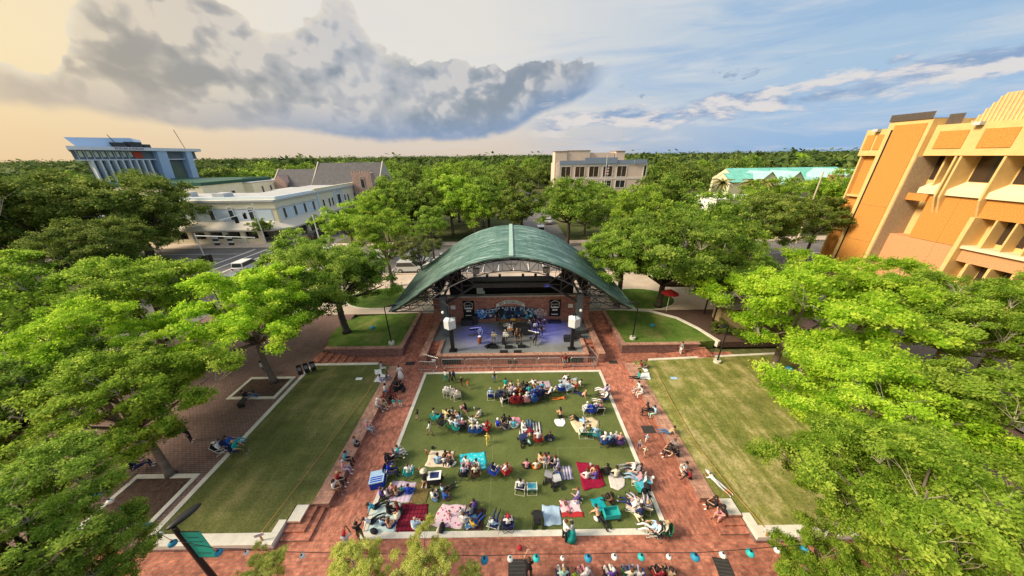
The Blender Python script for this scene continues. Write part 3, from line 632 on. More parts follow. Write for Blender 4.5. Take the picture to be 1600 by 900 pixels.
# speaker masts with folded white covers
for s in (-1, 1):
    e = empty('speaker_mast', (s * 6.35, 26.5, 1.0), 0, 'black mast carrying a white covered speaker at the %s end of the stage' % ('keyboard' if s < 0 else 'blue-lit'), 'speaker mast', 'speaker masts')
    q = MB(); q.box(-.4, .4, -.3, .3, 0, .1); q.box(-.17, .17, -.17, .17, .1, 4.3); q.build('post', BLK, e)
    q = MB(); q.prism([(0, -.66), (.60, -.26), (.5, .3), (-.5, .3), (-.60, -.26)], 2.95, 3.9); z = 4.0
    z = 3.9; q.add([(0, -.66, z), (.60, -.26, z), (.5, .3, z), (-.5, .3, z), (-.60, -.26, z), (0, -.1, z + .32)], [(0, 1, 5), (1, 2, 5), (2, 3, 5), (3, 4, 5), (4, 0, 5)])
    q.build('speaker_cover', mat('speaker_cover', (.62, .66, .68), .6, .06), e)
    a = MB(); a.tube([(0, -.68, 2.9), (0, -.68, 3.92), (0, -.1, 4.26)], .02, 4); a.build('cover_seam', GREYP, e)
    a = MB(); a.tube([(0, .0, 4.3), (s * -.1, .1, 5.2), (s * .8, .8, 5.6)], .05, 5); a.tube([(.0, -.1, 4.4), (.15, -.1, 5.3), (-.15, -.1, 5.3)], .03, 4); a.build('hanging_bracket', STEEL, e)
    q = MB(); q.ball((s * .7, .3, 4.5), .16, 8, 5); q.build('lamp_globe', WHT, e)
# crowd barriers in front of the stage
def barrier(p, q_, lab):
    p = Vector(p); q_ = Vector(q_); d = q_ - p; L_ = d.length; e = empty('crowd_barrier', (p.x, p.y, 0), math.atan2(d.y, d.x), lab, 'barrier', 'steel barriers before the stage')
    m = mat('galvanised', (.42, .43, .44), .4, .1, 3, .6)
    a = MB(); a.tube([(.05, 0, .2), (.05, 0, 1.12), (.15, 0, 1.22), (L_ - .15, 0, 1.22), (L_ - .05, 0, 1.12), (L_ - .05, 0, .2), (.05, 0, .2)], .03, 5); a.build('rail_frame', m, e)
    n = int(L_ / .17); b_ = MB()
    for k in range(1, n): b_.tube([(L_ * k / n, 0, .2), (L_ * k / n, 0, 1.2)], .009, 3)
    b_.build('infill_bars', m, e)
    for x in (.3, L_ - .3): a = MB(); a.tube([(x, -.32, .02), (x, -.06, .2), (x, .06, .2), (x, .32, .02)], .022, 4); a.build('foot', m, e)
bx = [-7.25, -4.8, -2.35, .1, 2.55, 5.0]
for i in range(5): barrier((bx[i], 24.75, 0), (bx[i + 1] - .06, 24.75, 0), 'steel crowd barrier in the row before the stage, number %s from the keyboard end' % ('one', 'two', 'three', 'four', 'five')[i])
barrier((-9.4, 25.7, 0), (-7.5, 24.9, 0), 'slanting crowd barrier with a notice at the keyboard end of the row')
barrier((-9.6, 24.5, 0), (-7.7, 24.3, 0), 'crowd barrier standing apart in front of the slanting one')
barrier((5.9, 24.75, 0), (8.6, 24.75, 0), 'crowd barrier beside the maroon dressed person at the end of the row')
barrier((8.7, 24.8, 0), (8.2, 26.9, 0), 'crowd barrier turned back towards the stage wall')
o = MB().box(-.2, .2, 0, .02, 0, .25).build('paper_notice', WHT, None, loc=(-8.1, 25.0, .8)); tag(o, 'white paper notice hanging on the slanting crowd barrier', 'notice')

# ---------------------------------------------------------------- buildings
GLS = glassmat('window_glass', (.03, .035, .04)); GLT = glassmat('tinted_glass', (.06, .075, .085))
BRZ = glassmat('bronze_glass', (.05, .032, .022), .15)
CREAM = mat('cream_stucco', (.78, .72, .54), .85, .06, .6); PALEB = mat('pale_blue_stucco', (.62, .72, .82), .85, .05, .6)
TRIM = mat('grey_trim', (.48, .50, .52), .8, .1, .8); ROOFG = mat('flat_roof', (.42, .42, .42), .9, .15, .3)
def quadwin(par, axis, at, a0, a1, z0, z1, m=GLS, fr=WHT, dep=.12, side=1, name='window', mull=0, t=.1, arch=False):
    """window standing proud of a wall; axis 'x': wall plane x=at looking along +x*side; axis 'y' likewise"""
    f = MB(); p = MB()
    def bx(mb, u0, u1, w0, w1, d0, d1):
        lo_, hi_ = sorted((at + d0 * side, at + d1 * side))
        if axis == 'x': mb.box(lo_, hi_, u0, u1, w0, w1)
        else: mb.box(u0, u1, lo_, hi_, w0, w1)
    for (u0, u1, w0, w1) in ((a0 - t, a1 + t, z1, z1 + t), (a0 - t, a1 + t, z0 - t, z0), (a0 - t, a0, z0, z1), (a1, a1 + t, z0, z1)): bx(f, u0, u1, w0, w1, 0, dep)
    for k in range(mull): c = a0 + (a1 - a0) * (k + 1) / (mull + 1); bx(f, c - t * .3, c + t * .3, z0, z1, .02, dep * .6)
    if arch:
        c = (a0 + a1) / 2; R_ = (a1 - a0) / 2 + t
        for k in range(8):
            t0, t1 = PI * k / 8, PI * (k + 1) / 8; u0, u1 = c + R_ * math.cos(t1), c + R_ * math.cos(t0); zz = z1 + t + R_ * min(math.sin(t0), math.sin(t1)); bx(f, u0, u1, zz, zz + R_ * abs(math.sin(t0) - math.sin(t1)) + .1, 0, dep)
    o = f.build(name, fr, par); bx(p, a0, a1, z0, z1, 0, .03); g_ = p.build('pane', m, o); return o
# courthouse at the right: exposed-aggregate panels, deep fins
AGG = mat('orange_aggregate', (.50, .20, .035), .95, .28, 9, bump=.6, detail=7, var2=(.58, .27, .07))
AGP = mat('pale_aggregate', (.56, .29, .14), .95, .2, 8, bump=.5, detail=6)
SAND = mat('sand_concrete', (.68, .46, .19), .85, .10, .8, bump=.15); RIB = mat('ribbed_concrete', (.52, .38, .25), .9, .2, 3)
ct = empty('courthouse', (60, 40, .98), 0, 'tall orange aggregate and sand concrete office block with deep window fins', 'building')
def cb(name, m, *b_):
    q = MB()
    for a in b_: q.box(a[0] - 60, a[1] - 60, a[2] - 40, a[3] - 40, a[4] - .98, a[5] - .98)
    return q.build(name, m, ct)
cb('core_wall', SAND, (63.2, 95, -8, 51.5, 1, 23))
cb('flat_roof', ROOFG, (60.5, 95, -8, 56, 23.02, 23.1))
# frieze with inset panels
def frieze(y0, y1, edges):
    cb('frieze_band', SAND, (60.0, 62.9, y0, y1, 19.35, 23.25))
    for (a, b_) in edges:
        cb('frieze_panel', AGG, (59.90, 59.998, a, b_, 20.25, 22.45))
frieze(-8, 46.95, [(y - 3.25 + .35, y - .35 + .35) for y in (46.2, 41.9, 37.6, 33.3, 29.0, 24.7)])
frieze(52.3, 55.8, [(52.7, 53.9), (54.2, 55.4)])
for y in (42.6, 54.05): cb('flood_lamp', TRIM, (59.3, 60.3, y - .35, y + .35, 22.9, 23.3))
# stair tower
cb('stair_tower_wall', SAND, (59.2, 66, 47.0, 52.25, 1, 24.1))
cb('tower_panel', AGG, (59.1, 59.2, 47.45, 51.35, 11.9, 23.6)); cb('tower_panel', AGG, (59.1, 59.2, 47.45, 51.35, 6.3, 11.8)); cb('tower_panel', AGG, (59.1, 59.2, 47.45, 51.35, 1.2, 6.2))
cb('tower_slot', BLK, (59.12, 59.2, 51.42, 51.62, 1.2, 23.0))
rb = MB()
for k in range(30): rb.box(59.3 - 60 + k * .16, 59.38 - 60 + k * .16, 46.93 - 40, 47.0 - 40, .2, 18.3)
rb.build('side_ribs', RIB, ct)
rb = MB()
for k in range(34): rb.box(59.0 - 60, 59.12 - 60, 47.1 - 40 + k * .155, 47.17 - 40 + k * .155, 23.15, 24.05)
rb.box(59.05 - 60, 62 - 60, 47.05 - 40, 52.3 - 40, 23.14, 23.2); o = rb.build('louvre_screen', mat('louvre', (.16, .13, .11), .6), ct); o['kind'] = 'stuff'
# far bay beyond the tower
cb('far_bay_wall', AGG, (60.9, 70, 52.3, 55.2, 1, 19.3))
for y in (52.6, 55.2): cb('far_bay_fin', SAND, (60.2, 61, y, y + .25, 1, 19.3))
for z in (7, 12.8): cb('far_bay_ledge', SAND, (60.25, 60.9, 52.9, 55.1, z, z + .35))
# third floor windows with deep fins
cb('third_floor_recess', SAND, (62.6, 63.2, -8, 46.9, 14.6, 19.3))
fy = [46.2, 45.0, 43.3, 42.8, 38.9, 34.5, 34.0, 30.2, 25.8, 25.3, 21.5]
for i, y in enumerate(fy):
    if i == 0: continue
    thick = .22; x0, x1 = (61.2, 62.7) if i in (1,) else (60.1, 62.7)
    q = MB(); zb = 13.2 if i in (1,) else 11.3
    q.prism([(x0 - 60, y - 40), (x1 - 60, y - 40), (x1 - 60, y + thick - 40), (x0 - 60, y + thick - 40)], 14.0 - .98, 19.33 - .98)
    if i != 1: q.add([(60.1 - 60, y - 40, 13.02), (62.7 - 60, y - 40, 13.02), (60.1 - 60, y + thick - 40, 13.02), (62.7 - 60, y + thick - 40, 13.02), (61.0 - 60, y - 40, 10.9), (61.0 - 60, y + thick - 40, 10.9)], [(0, 2, 5, 4), (0, 4, 1), (2, 3, 5), (1, 4, 5, 3)])
    q.build('window_fin', SAND, ct)
for (a, b_) in ((45.3, 46.8), (43.5, 44.9), (39.3, 42.6), (34.9, 38.7), (30.5, 33.8), (26.1, 30.0), (21.8, 25.1), (16, 21)):
    f = cb('window', STEEL, (62.5, 62.6, a, b_, 16.1, 19.3)); q = MB(); q.box(62.46 - 60, 62.5 - 60, a + .08 - 40, (a + b_) / 2 - .04 - 40, 15.2, 18.25); q.box(62.46 - 60, 62.5 - 60, (a + b_) / 2 + .04 - 40, b_ - .08 - 40, 15.2, 18.25); q.build('pane', BRZ, f)
q = MB(); q.add([(60.6 - 60, -48, 14.05), (62.6 - 60, -48, 15.0), (62.6 - 60, 5.9, 15.0), (60.6 - 60, 5.9, 14.05), (60.6 - 60, -48, 13.3), (60.6 - 60, 5.9, 13.3), (62.6 - 60, 5.9, 13.3)], [(3, 2, 1, 0), (0, 4, 5, 3), (3, 5, 6, 2)]); q.build('sloped_sill', mat('pale_sill', (.74, .62, .42), .8, .06), ct)
cb('spandrel_panel', AGG, (61.0, 63, 41.3, 44.5, 8, 14.25)); cb('spandrel_panel', AGG, (61.0, 63, 38.9, 41.28, 8, 14.25)); cb('spandrel_panel', AGP, (60.98, 63, 41.3, 46.9, 1, 7.95)); cb('spandrel_panel', AGP, (60.98, 63, 38.9, 41.28, 1, 7.95))
for y in (34.6, 30.3, 26, 21.7): cb('spandrel_panel', AGG, (61.0, 63, y, y + 4.28, 11.9, 14.25))
cb('spandrel_panel', AGP, (60.9, 63, -8, 38.4, 6.2, 7.9)); cb('spandrel_return', AGG, (60.6, 61, 44.5, 46.9, 13.2, 14.2))
cb('second_floor_recess', SAND, (62.6, 63.2, -8, 38.8, 1, 11.9)); cb('second_floor_jamb', SAND, (60.1, 62.6, 38.45, 38.9, 1, 12.0)); cb('second_floor_sill', mat('pale_sill', (.74, .62, .42), .8, .06), (60.5, 62.6, -8, 38.44, 7.92, 8.3))
for k in range(12):
    y = 36.9 - k * 1.65; f = cb('window', STEEL, (62.5, 62.6, y - 1.4, y + .05, 8.9, 11.85)); q = MB(); q.box(62.46 - 60, 62.5 - 60, y - 1.35 - 40, y - 40, 8.0, 10.8); q.build('pane', BRZ, f)
    cb('window_fin', SAND, (60.9, 62.6, y + .06, y + .22, 8.3, 11.88))
for k in range(9):
    y = 36.9 - k * 2; cb('ground_floor_fin', SAND, (60.6, 62.6, y, y + .25, 1, 6.2)); f = cb('window', STEEL, (62.5, 62.6, y - 1.7, y - .1, 1.6, 6.0)); q = MB(); q.box(62.46 - 60, 62.5 - 60, y - 1.6 - 40, y - .2 - 40, .7, 4.9); q.build('pane', BRZ, f)
# ribbed penthouse
q = MB()
P_ = [(62, 45.2, 23.1), (62, 43.2, 26.5), (62, 20, 27.2), (62, 20, 23.1)]
q.add([(x - 60, y - 40, z - .98) for x, y, z in P_] + [(x + 16 - 60, y - 40, z - .98) for x, y, z in P_], [(0, 1, 2, 3), (7, 6, 5, 4), (0, 4, 5, 1), (1, 5, 6, 2)]); q.build('penthouse_wall', RIB, ct)
rb = MB()
for k in range(60):
    y = 44.9 - k * .38; zt = min(26.45, 23.1 + (45.2 - y) * 1.7); rb.box(61.9 - 60, 62 - 60, y - 40, y + .16 - 40, 22.1, max(22.3, zt - .98))
o = rb.build('penthouse_ribs', SAND, ct); o['kind'] = 'stuff'
rb = MB()
for k in range(16): rb.box(60.9 - 60, 61.0 - 60, 45.3 - 40 + k * .1, 45.35 - 40 + k * .1, 22.2, 23.6)
o = rb.build('louvre_screen', mat('louvre', (.16, .13, .11), .6), ct); o['kind'] = 'stuff'

# cream arcade building on the street corner
ab = empty('arcade_building', (-58, 75.5, 1), 0, 'two storey cream and pale blue corner building with arched windows and an arcade', 'building')
def abx(name, m, *bs):
    q = MB()
    for a in bs: q.box(*a)
    return q.build(name, m, ab)
abx('wall', CREAM, (-55, 0, 0, 17, 3.6, 9.9)); abx('wall', CREAM, (-17, -.02, 17, 53, 2.6, 9.7))
abx('blue_wall_band', PALEB, (-55, -1.2, -.06, 0, 4.9, 7.8)); abx('blue_wall_band', PALEB, (0, .06, 1.2, 17, 4.9, 7.8))
q = MB(); q.prism([(-1.2, -.06), (.06, 1.2), (0, 2), (-2, 0)], 4.9, 7.8); q.build('blue_wall_band', PALEB, ab)
abx('cornice', TRIM, (-55, .25, -.3, 0, 9.5, 9.95)); abx('cornice', TRIM, (.01, .3, .0, 53, 9.5, 9.95)); abx('string_course', TRIM, (-55, .1, -.12, -.06, 7.8, 7.95), (.06, .14, 0, 17, 7.8, 7.95))
abx('parapet', PALEB, (-55, -.5, 1.5, 2.0, 9.95, 10.5), (-.9, -.5, 2, 18, 9.95, 10.5)); abx('parapet', CREAM, (-.6, 0, 17.05, 53, 9.96, 10.9))
abx('flat_roof', ROOFG, (-55, -1, 2, 17, 9.91, 10.0), (-17, -.7, 17.1, 53, 9.72, 9.9)); abx('roof_unit', TRIM, (-20, -17, 6, 9, 10, 11), (-30, -27.5, 8, 10, 10, 11.2))
for k in range(9): x = -6.3 - k * 4.9; quadwin(ab, 'y', -.06, x - .55, x + .55, 5.2, 7.6, GLT, WHT, .12, -1, arch=True)
for k in range(4): y = 2.6 + k * 4.1; quadwin(ab, 'x', .06, y - .5, y + .5, 5.2, 7.6, GLT, WHT, .12, 1, arch=True)
for y in (20.2, 23.4, 25.3, 33.2, 35.4, 40, 42, 47, 49): quadwin(ab, 'x', 0.0, y - .45, y + .45, 4.9, 7.4, GLS, WHT, .1, 1)
quadwin(ab, 'x', .0, 28.3, 30.3, 3.2, 8.0, GLS, PALEB, .2, 1, arch=True)
for y in (17.6, 26.8, 31.8): abx('pilaster', PALEB, (.0, .25, y, y + .6, 0, 9.5))
q = MB(); q.add([(-55, 0, 4.9), (-1.2, 0, 4.9), (0, 1.2, 4.9), (0, 18, 4.9), (-55, -3.2, 3.3), (-.6, -3.2, 3.3), (3.2, .6, 3.3), (3.2, 18, 3.3), (-55, -3.2, 2.95), (-.6, -3.2, 2.95), (3.2, .6, 2.95), (3.2, 18, 2.95), (-55, 0, 2.95), (0, 18, 2.95), (-1.2, 0, 2.95), (0, 1.2, 2.95)],
    [(4, 5, 1, 0), (5, 6, 2, 1), (6, 7, 3, 2), (8, 9, 5, 4), (9, 10, 6, 5), (10, 11, 7, 6), (12, 14, 9, 8), (14, 15, 10, 9), (15, 13, 11, 10), (7, 11, 13, 3)]); q.build('arcade_roof', mat('pale_awning', (.62, .56, .47), .85, .1), ab)
q = MB(); q.box(.0, 2.6, 18.6, 27.5, 3.6, 4.1); q.build('flat_awning', mat('pale_awning', (.62, .56, .47), .85, .1), ab)
q = MB(); q.box(0, 2.6, 33, 52, 3.6, 4.1); q.build('flat_awning', mat('pale_awning', (.62, .56, .47), .85, .1), ab)
for k in range(12): x = -3.5 - k * 4.3; abx('arcade_pier', CREAM, (x - .55, x + .55, -3.0, -2.5, 0, 2.95))
for k in range(4): y = 1.5 + k * 4.6; abx('arcade_pier', CREAM, (2.5, 3.0, y - .5, y + .5, 0, 2.95))
for k in range(11): x = -5.65 - k * 4.3; abx('arcade_low_wall', CREAM, (x - 1.55, x + 1.55, -2.9, -2.6, 0, 1.1))
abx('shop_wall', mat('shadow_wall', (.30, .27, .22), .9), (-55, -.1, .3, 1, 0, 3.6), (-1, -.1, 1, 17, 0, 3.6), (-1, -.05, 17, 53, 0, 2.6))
for k in range(10): x = -5.6 - k * 4.9; quadwin(ab, 'y', .3, x - 1.5, x + 1.5, .7, 2.7, GLS, TRIM, .1, -1, 'shop_window', 1)
for k in range(8): y = 3.5 + k * 5.8; quadwin(ab, 'x', -.05 if y > 17 else -.1, y - 1.7, y + 1.7, .6, 2.4, GLS, TRIM, .1, 1, 'shop_window', 1)
# cream neighbour with green mansard and the small cream block
nb_ = empty('mansard_building', (-86, 108, 1), 0, 'long cream building with a dark green mansard edge below the angular office tower', 'building')
q = MB(); q.box(-45, -6, -14, 14, 0, 12.0); q.build('wall', CREAM, nb_); q = MB(); q.box(-45, -5.7, -14.3, 14.3, 12.0, 12.9); q.build('roof_edge', mat('dark_green_metal', (.02, .09, .06), .5), nb_)
q = MB(); q.add([(-5.7, 3, 11.0), (-5.7, 14, 11.0), (-7.5, 14, 13.2), (-7.5, 3, 13.2), (-4.5, 3, 11.0), (-4.5, 14, 11)], [(4, 5, 2, 3), (0, 4, 3), (5, 1, 2)]); q.build('green_awning', mat('dark_green_metal', (.02, .09, .06), .5), nb_)
for k in range(4): y = -10 + k * 6; quadwin(nb_, 'x', -6, y - .6, y + .6, 8.4, 9.6, GLS, TRIM, .1, 1)
cbk = empty('cream_block', (-101, 113, 1), 0, 'plain cream block with three slit windows beyond the arcade building roof', 'building')
q = MB(); q.box(-4, 12, -4, 14, 0, 11.6); q.build('wall', CREAM, cbk); q = MB(); q.box(-4.2, 12.2, -4.2, 14.2, 11.6, 11.9); q.build('parapet', TRIM, cbk)
for y in (0, 4, 9): quadwin(cbk, 'x', 12, y - .35, y + .35, 8, 10.2, GLS, TRIM, .1, 1)
for x in (-1.5, 2, 6): quadwin(cbk, 'y', -4, x - .3, x + .3, 8, 10.2, GLS, TRIM, .1, -1)
# angular office tower
tw = empty('office_tower', (-127, 94, 1), 0, 'white and blue angular office tower with big slanting fins and rooftop lettering', 'building')
TB = mat('tower_blue', (.44, .58, .78), .7, .04, .3); TWH = mat('tower_white', (.70, .72, .78), .7, .04, .3); TG = mat('tower_grey', (.15, .18, .21), .7, .12, .5); TGl = glassmat('tower_glass', (.10, .14, .13), .1)
def shr(q):   # the block is a wedge in plan: its back runs away from the street
    q.v = [(x, y + max(0, -x - 2) * .86, z) for x, y, z in q.v]; return q
def twb(name, m, *bs):
    q = MB()
    for a in bs: q.box(*a)
    return shr(q).build(name, m, tw)
twb('roof_slab', TWH, (-28, 1.5, 0, 40.2, 22.2, 23.2)); twb('top_storey_wall', TG, (-26, -.6, 2.0, 39.3, 19.6, 22.2)); twb('floor_band', TWH, (-26.5, -.2, 1.8, 38.8, 19.3, 19.6)); twb('shaft_wall', TG, (-25, -1.6, 5.0, 38.5, 0, 19.3))
q = MB(); q.add([(-24, 6.6, 23.2), (-1.5, 4.5, 23.2), (-1.5, 21, 23.2), (-24, 24, 23.2), (-26, 6.6, 26.6), (-2.5, 3.2, 25.6), (-2.5, 20, 26.2), (-26, 24, 26.8)], [(0, 1, 5, 4), (1, 2, 6, 5), (2, 3, 7, 6), (3, 0, 4, 7), (4, 5, 6, 7)]); shr(q).build('penthouse_wall', TB, tw)
for k in range(9): y = 3.0 + k * 1.82; twb('top_window', TWH, (-.6, -.45, y, y + .12, 19.65, 22.1)); f = twb('window', TWH, (-.6, -.5, y + .5, y + 1.3, 20.3, 21.9)); q = MB(); q.box(-.5, -.46, y + .58, y + 1.22, 20.35, 21.85); q.build('pane', mat('pale_blind', (.62, .66, .48), .6), f)
for k in range(9):
    y = 5.3 + k * 1.95; q = MB(); q.add([(-1.6, y, 0), (.2, y - .3, 19.3), (-1.6, y, 19.3), (-1.6, y + .5, 0), (.2, y + .2, 19.3), (-1.6, y + .5, 19.3)], [(0, 1, 2), (5, 4, 3), (0, 3, 4, 1)]); q.build('slanting_fin', TWH, tw)
    f = twb('window', TG, (-1.6, -1.52, y + .6, y + 1.85, 12, 19)); q = MB(); q.box(-1.52, -1.48, y + .7, y + 1.75, 12.2, 15.3); q.box(-1.52, -1.48, y + .7, y + 1.75, 15.6, 18.8); q.build('pane', TGl, f)
for (y0, y1) in ((23.6, 27.2), (34.0, 36.6)):
    q = MB(); q.add([(-1.6, y0, 0), (1.2, y0, 22.2), (-1.6, y0, 22.2), (-1.6, y1 + .0, 0), (1.2, y1 - .3, 22.2), (-1.6, y1, 22.2)], [(0, 1, 2), (5, 4, 3), (0, 3, 4, 1)]); q.build('great_fin', TB, tw)
for (y0, y1) in ((27.6, 33.8),):
    f = twb('window', TG, (-1.55, -1.5, y0, y1, 11.5, 19)); q = MB(); q.box(-1.5, -1.46, y0 + .2, (y0 + y1) / 2 - .1, 11.8, 18.8); q.box(-1.5, -1.46, (y0 + y1) / 2 + .1, y1 - .2, 11.8, 18.8); q.build('pane', TGl, f)
q = MB(); q.box(-.45, -.35, 17.2, 20.0, 19.9, 21.9); q.build('red_sign_panel', mat('red_sign', (.50, .07, .04), .6), tw)
q = MB(); q.box(1.5, 1.6, 11.6, 19.2, 22.25, 23.15); q.build('sign_fascia', TWH, tw)
text('roof_lettering', 'MORGAN & MORGAN', .95, mat('dark_red_letter', (.16, .03, .03), .6), tw, (1.62, 15.4, 22.72), (PI / 2, 0, PI / 2), .02, .86)
for (y, h, dy) in ((14.8, 3.6, -1.6), (19.2, 1.6, -.4), (36.5, 6.5, -1.5)): a = MB(); a.tube([(-1, y, 23.2), (-1, y + dy, 23.2 + h)], .09, 4); a.build('antenna', STEEL, tw)
q = MB(); q.box(-3, 0, 13.4, 16, 23.2, 24.6); q.box(-3, 0, 17.5, 21, 23.2, 24.9); q.box(-4, -.5, 22, 24, 23.2, 24.3); q.build('roof_plant', STEEL, tw)
# church
ch = empty('church', (-90, 120, 1), 0, 'church with long dark slate roofs and a crenellated pinkish brick tower', 'church')
SLT = mat('slate_roof', (.10, .095, .10), .8, .2, .8, bump=.2); PBR = brick('pink_brick', (.50, .33, .28), (.40, .25, .21), (.4, .33, .3), .5, .22, .02, 'wall', 0, .3)
def gable(e, x0, x1, y0, y1, zw, zr, mw, mr, nm=''):
    q = MB(); q.box(x0, x1, y0, y1, 0, zw); ym = (y0 + y1) / 2
    q.add([(x0, y0, zw), (x0, y1, zw), (x0, ym, zr), (x1, y0, zw), (x1, y1, zw), (x1, ym, zr)], [(0, 2, 1), (3, 4, 5)]); q.build('wall', mw, e)
    q = MB(); q.add([(x0, y0 - .5, zw - .1), (x1, y0 - .5, zw - .1), (x1, ym, zr + .15), (x0, ym, zr + .15), (x0, y1 + .5, zw - .1), (x1, y1 + .5, zw - .1)], [(0, 1, 2, 3), (3, 2, 5, 4)]); q.build('roof', mr, e)
gable(ch, -.5, 15, 0, 12, 9.5, 15.2, PBR, SLT); gable(ch, 15.3, 40, -1, 14, 10.0, 17.3, PBR, SLT)
for x in (-.8, 15.0, 40.1):
    q = MB(); zt = 15.6 if x < 0 else 17.9; y1 = 12 if x < 0 else 14; y0 = 0 if x < 0 else -1; z0 = 9.4; q.add([(x, y0 - .6, z0), (x, (y0 + y1) / 2, zt), (x, y1 + .6, z0), (x + .4, y0 - .6, z0), (x + .4, (y0 + y1) / 2, zt), (x + .4, y1 + .6, z0)], [(0, 1, 2), (5, 4, 3), (0, 3, 4, 1), (1, 4, 5, 2)]); q.build('gable_coping', mat('stone', (.50, .45, .38), .9), ch)
q = MB(); q.add([(1.5, -1.2, 8), (5.5, -1.2, 8), (5.5, -1.2, 11), (3.5, -1.2, 13.6), (1.5, -1.2, 11), (1.5, 2.5, 8), (5.5, 2.5, 8), (5.5, 2.5, 11), (3.5, 6, 13.6), (1.5, 2.5, 11)], [(0, 1, 2, 3, 4), (1, 6, 7, 2), (5, 0, 4, 9), (2, 7, 8, 3), (3, 8, 9, 4)]); q.build('dormer', PBR, ch)
q = MB(); q.box(32.5, 39.5, -4.5, -1.05, 0, 14.1); q.build('tower', PBR, ch)
for k in range(7): q = MB(); q.box(32.5 + k * 1.0, 33.05 + k * 1.0, -4.5, -4.0, 14.1, 14.8); q.build('battlement', PBR, ch)
quadwin(ch, 'y', -4.5, 35.5, 36.7, 9, 12, GLS, mat('stone', (.50, .45, .38), .9), .12, -1, arch=True)
# low white roofs in front of church
lw_ = empty('white_roofed_hall', (-78, 103, 1), 0, 'low white roofed hall between the church and the arcade building', 'building')
q = MB(); q.box(0, 19, 0, 9, 0, 9.3); q.build('wall', WHT, lw_); q = MB(); q.box(-.3, 19.3, -.3, 9.3, 9.3, 9.8); q.build('roof', TRIM, lw_)
bh = empty('brick_outhouse', (-100, 131, 1), 0, 'small brick house with a brown roof and white vent beyond the cream block', 'building'); gable(bh, 0, 16, 0, 9, 9.3, 12.0, PBR, mat('brown_roof', (.24, .15, .11), .9), '')
# tan office in the middle distance
to = empty('tan_office', (22, 150, 1), 0, 'tan four storey office with dark square windows and blue grey parapet', 'building')
TAN = mat('tan_stucco', (.66, .53, .45), .85, .05, .3); BGR = mat('blue_grey_parapet', (.22, .28, .38), .8, .06); 
def tob(name, m, *bs):
    q = MB()
    for a in bs: q.box(*a)
    return q.build(name, m, to)
tob('wall', TAN, (-.6, 5, 3.5, 12, 0, 20.6)); tob('wall', TAN, (.4, 43.2, 3, 24, 0, 15.5)); tob('upper_wall', TAN, (5.0, 16, 4, 14, 15.5, 20.9), (16, 28, 5, 14, 15.5, 20.0), (28.5, 32.7, 4.5, 14, 15.5, 20.4)); tob('coping', mat('brown_coping', (.25, .18, .15), .8), (-.8, 5.2, 3.3, 12.2, 20.6, 20.9), (5.2, 16.2, 3.8, 14.2, 20.9, 21.1), (28.3, 32.9, 4.3, 14.2, 20.4, 20.7))
tob('parapet', BGR, (1.6, 37, 2.6, 3, 15.0, 16.7), (13.5, 29, 2.4, 2.6, 15.2, 17.9), (37, 43, 2.3, 2.6, 15.0, 16.9))
tob('pale_frame', mat('pale_frame', (.70, .64, .60), .8), (1.0, 43.2, 2.85, 3, 14.3, 15.0), (1.0, 43.2, 2.85, 3, 8.2, 9.1), (1.0, 1.9, 2.8, 3, 0, 16), (41.8, 42.3, 2.8, 3, 7, 15), (43.1, 43.6, 2.8, 3, 7, 15))
for k in range(5):
    x = 2.6 + k * 6.7; quadwin(to, 'y', 3, x, x + 4.4, 9.4, 14.0, BRZ, mat('pale_frame', (.70, .64, .60), .8), .2, -1, mull=1, t=.25); quadwin(to, 'y', 3, x, x + 4.4, 4.4, 7.6, GLS, mat('pale_frame', (.70, .64, .60), .8), .2, -1, mull=1, t=.25)
quadwin(to, 'y', 3, 42.3, 43.1, 9.5, 14.2, GLS, mat('pale_frame', (.70, .64, .60), .8), .2, -1)
a = MB(); a.tube([(30.5, 6, 20), (31.2, 6, 29)], .12, 4); a.build('antenna', TRIM, to)
fp = empty('flagpole', (41.5, 138, 1), 0, 'tall flagpole with a hanging red and white striped flag before the tan office', 'flagpole'); a = MB(); a.tube([(0, 0, 0), (0, 0, 19.0)], .14, 5); a.build('pole', TRIM, fp)
q = MB()
for k in range(7): q.box(.1 + .0 * k, 1.3 - .15 * (k % 2), -.05, .05, 11.2 + k * .55, 11.2 + (k + 1) * .55 - .02, k % 2)
q.build('flag', [mat('flag_white', (.7, .66, .64), .8), mat('flag_red', (.45, .08, .08), .8)], fp); q = MB(); q.box(.1, .7, -.07, .07, 13.6, 15.0); q.build('flag_canton', mat('flag_blue', (.05, .07, .2), .8), fp)
# teal roofed buildings at right
TEAL = mat('teal_metal_roof', (.12, .44, .33), .5, .12, .4, var2=(.20, .50, .44)); TEAL2 = mat('pale_teal_roof', (.30, .52, .50), .5, .1, .4); YEL = mat('pale_yellow_wall', (.60, .57, .40), .85)
tr = empty('teal_roofed_hall', (97, 138, 1), 0, 'long low hall with many gabled teal metal roofs and pale yellow gables', 'building')
def roofx(x0, x1, y0, y1, zw, zr, mr=TEAL):
    gable(tr, x0, x1, y0, y1, zw, zr, YEL, mr)
def roofy(x0, x1, y0, y1, zw, zr, mr=TEAL2):
    q = MB(); xm = (x0 + x1) / 2; q.add([(x0, y0, 0), (x1, y0, 0), (x1, y0, zw), (xm, y0, zr), (x0, y0, zw), (x0, y1, 0), (x1, y1, 0), (x1, y1, zw), (xm, y1, zr), (x0, y1, zw)], [(0, 1, 2, 3, 4), (1, 6, 7, 2), (5, 0, 4, 9), (6, 5, 9, 8, 7)]); q.build('wall', YEL, tr)
    q = MB(); q.add([(x0 - .5, y0 - .4, zw - .2), (xm, y0 - .4, zr + .1), (x1 + .5, y0 - .4, zw - .2), (x0 - .5, y1, zw - .2), (xm, y1, zr + .1), (x1 + .5, y1, zw - .2)], [(0, 1, 4, 3), (1, 2, 5, 4)]); q.build('gable_roof', mr, tr)
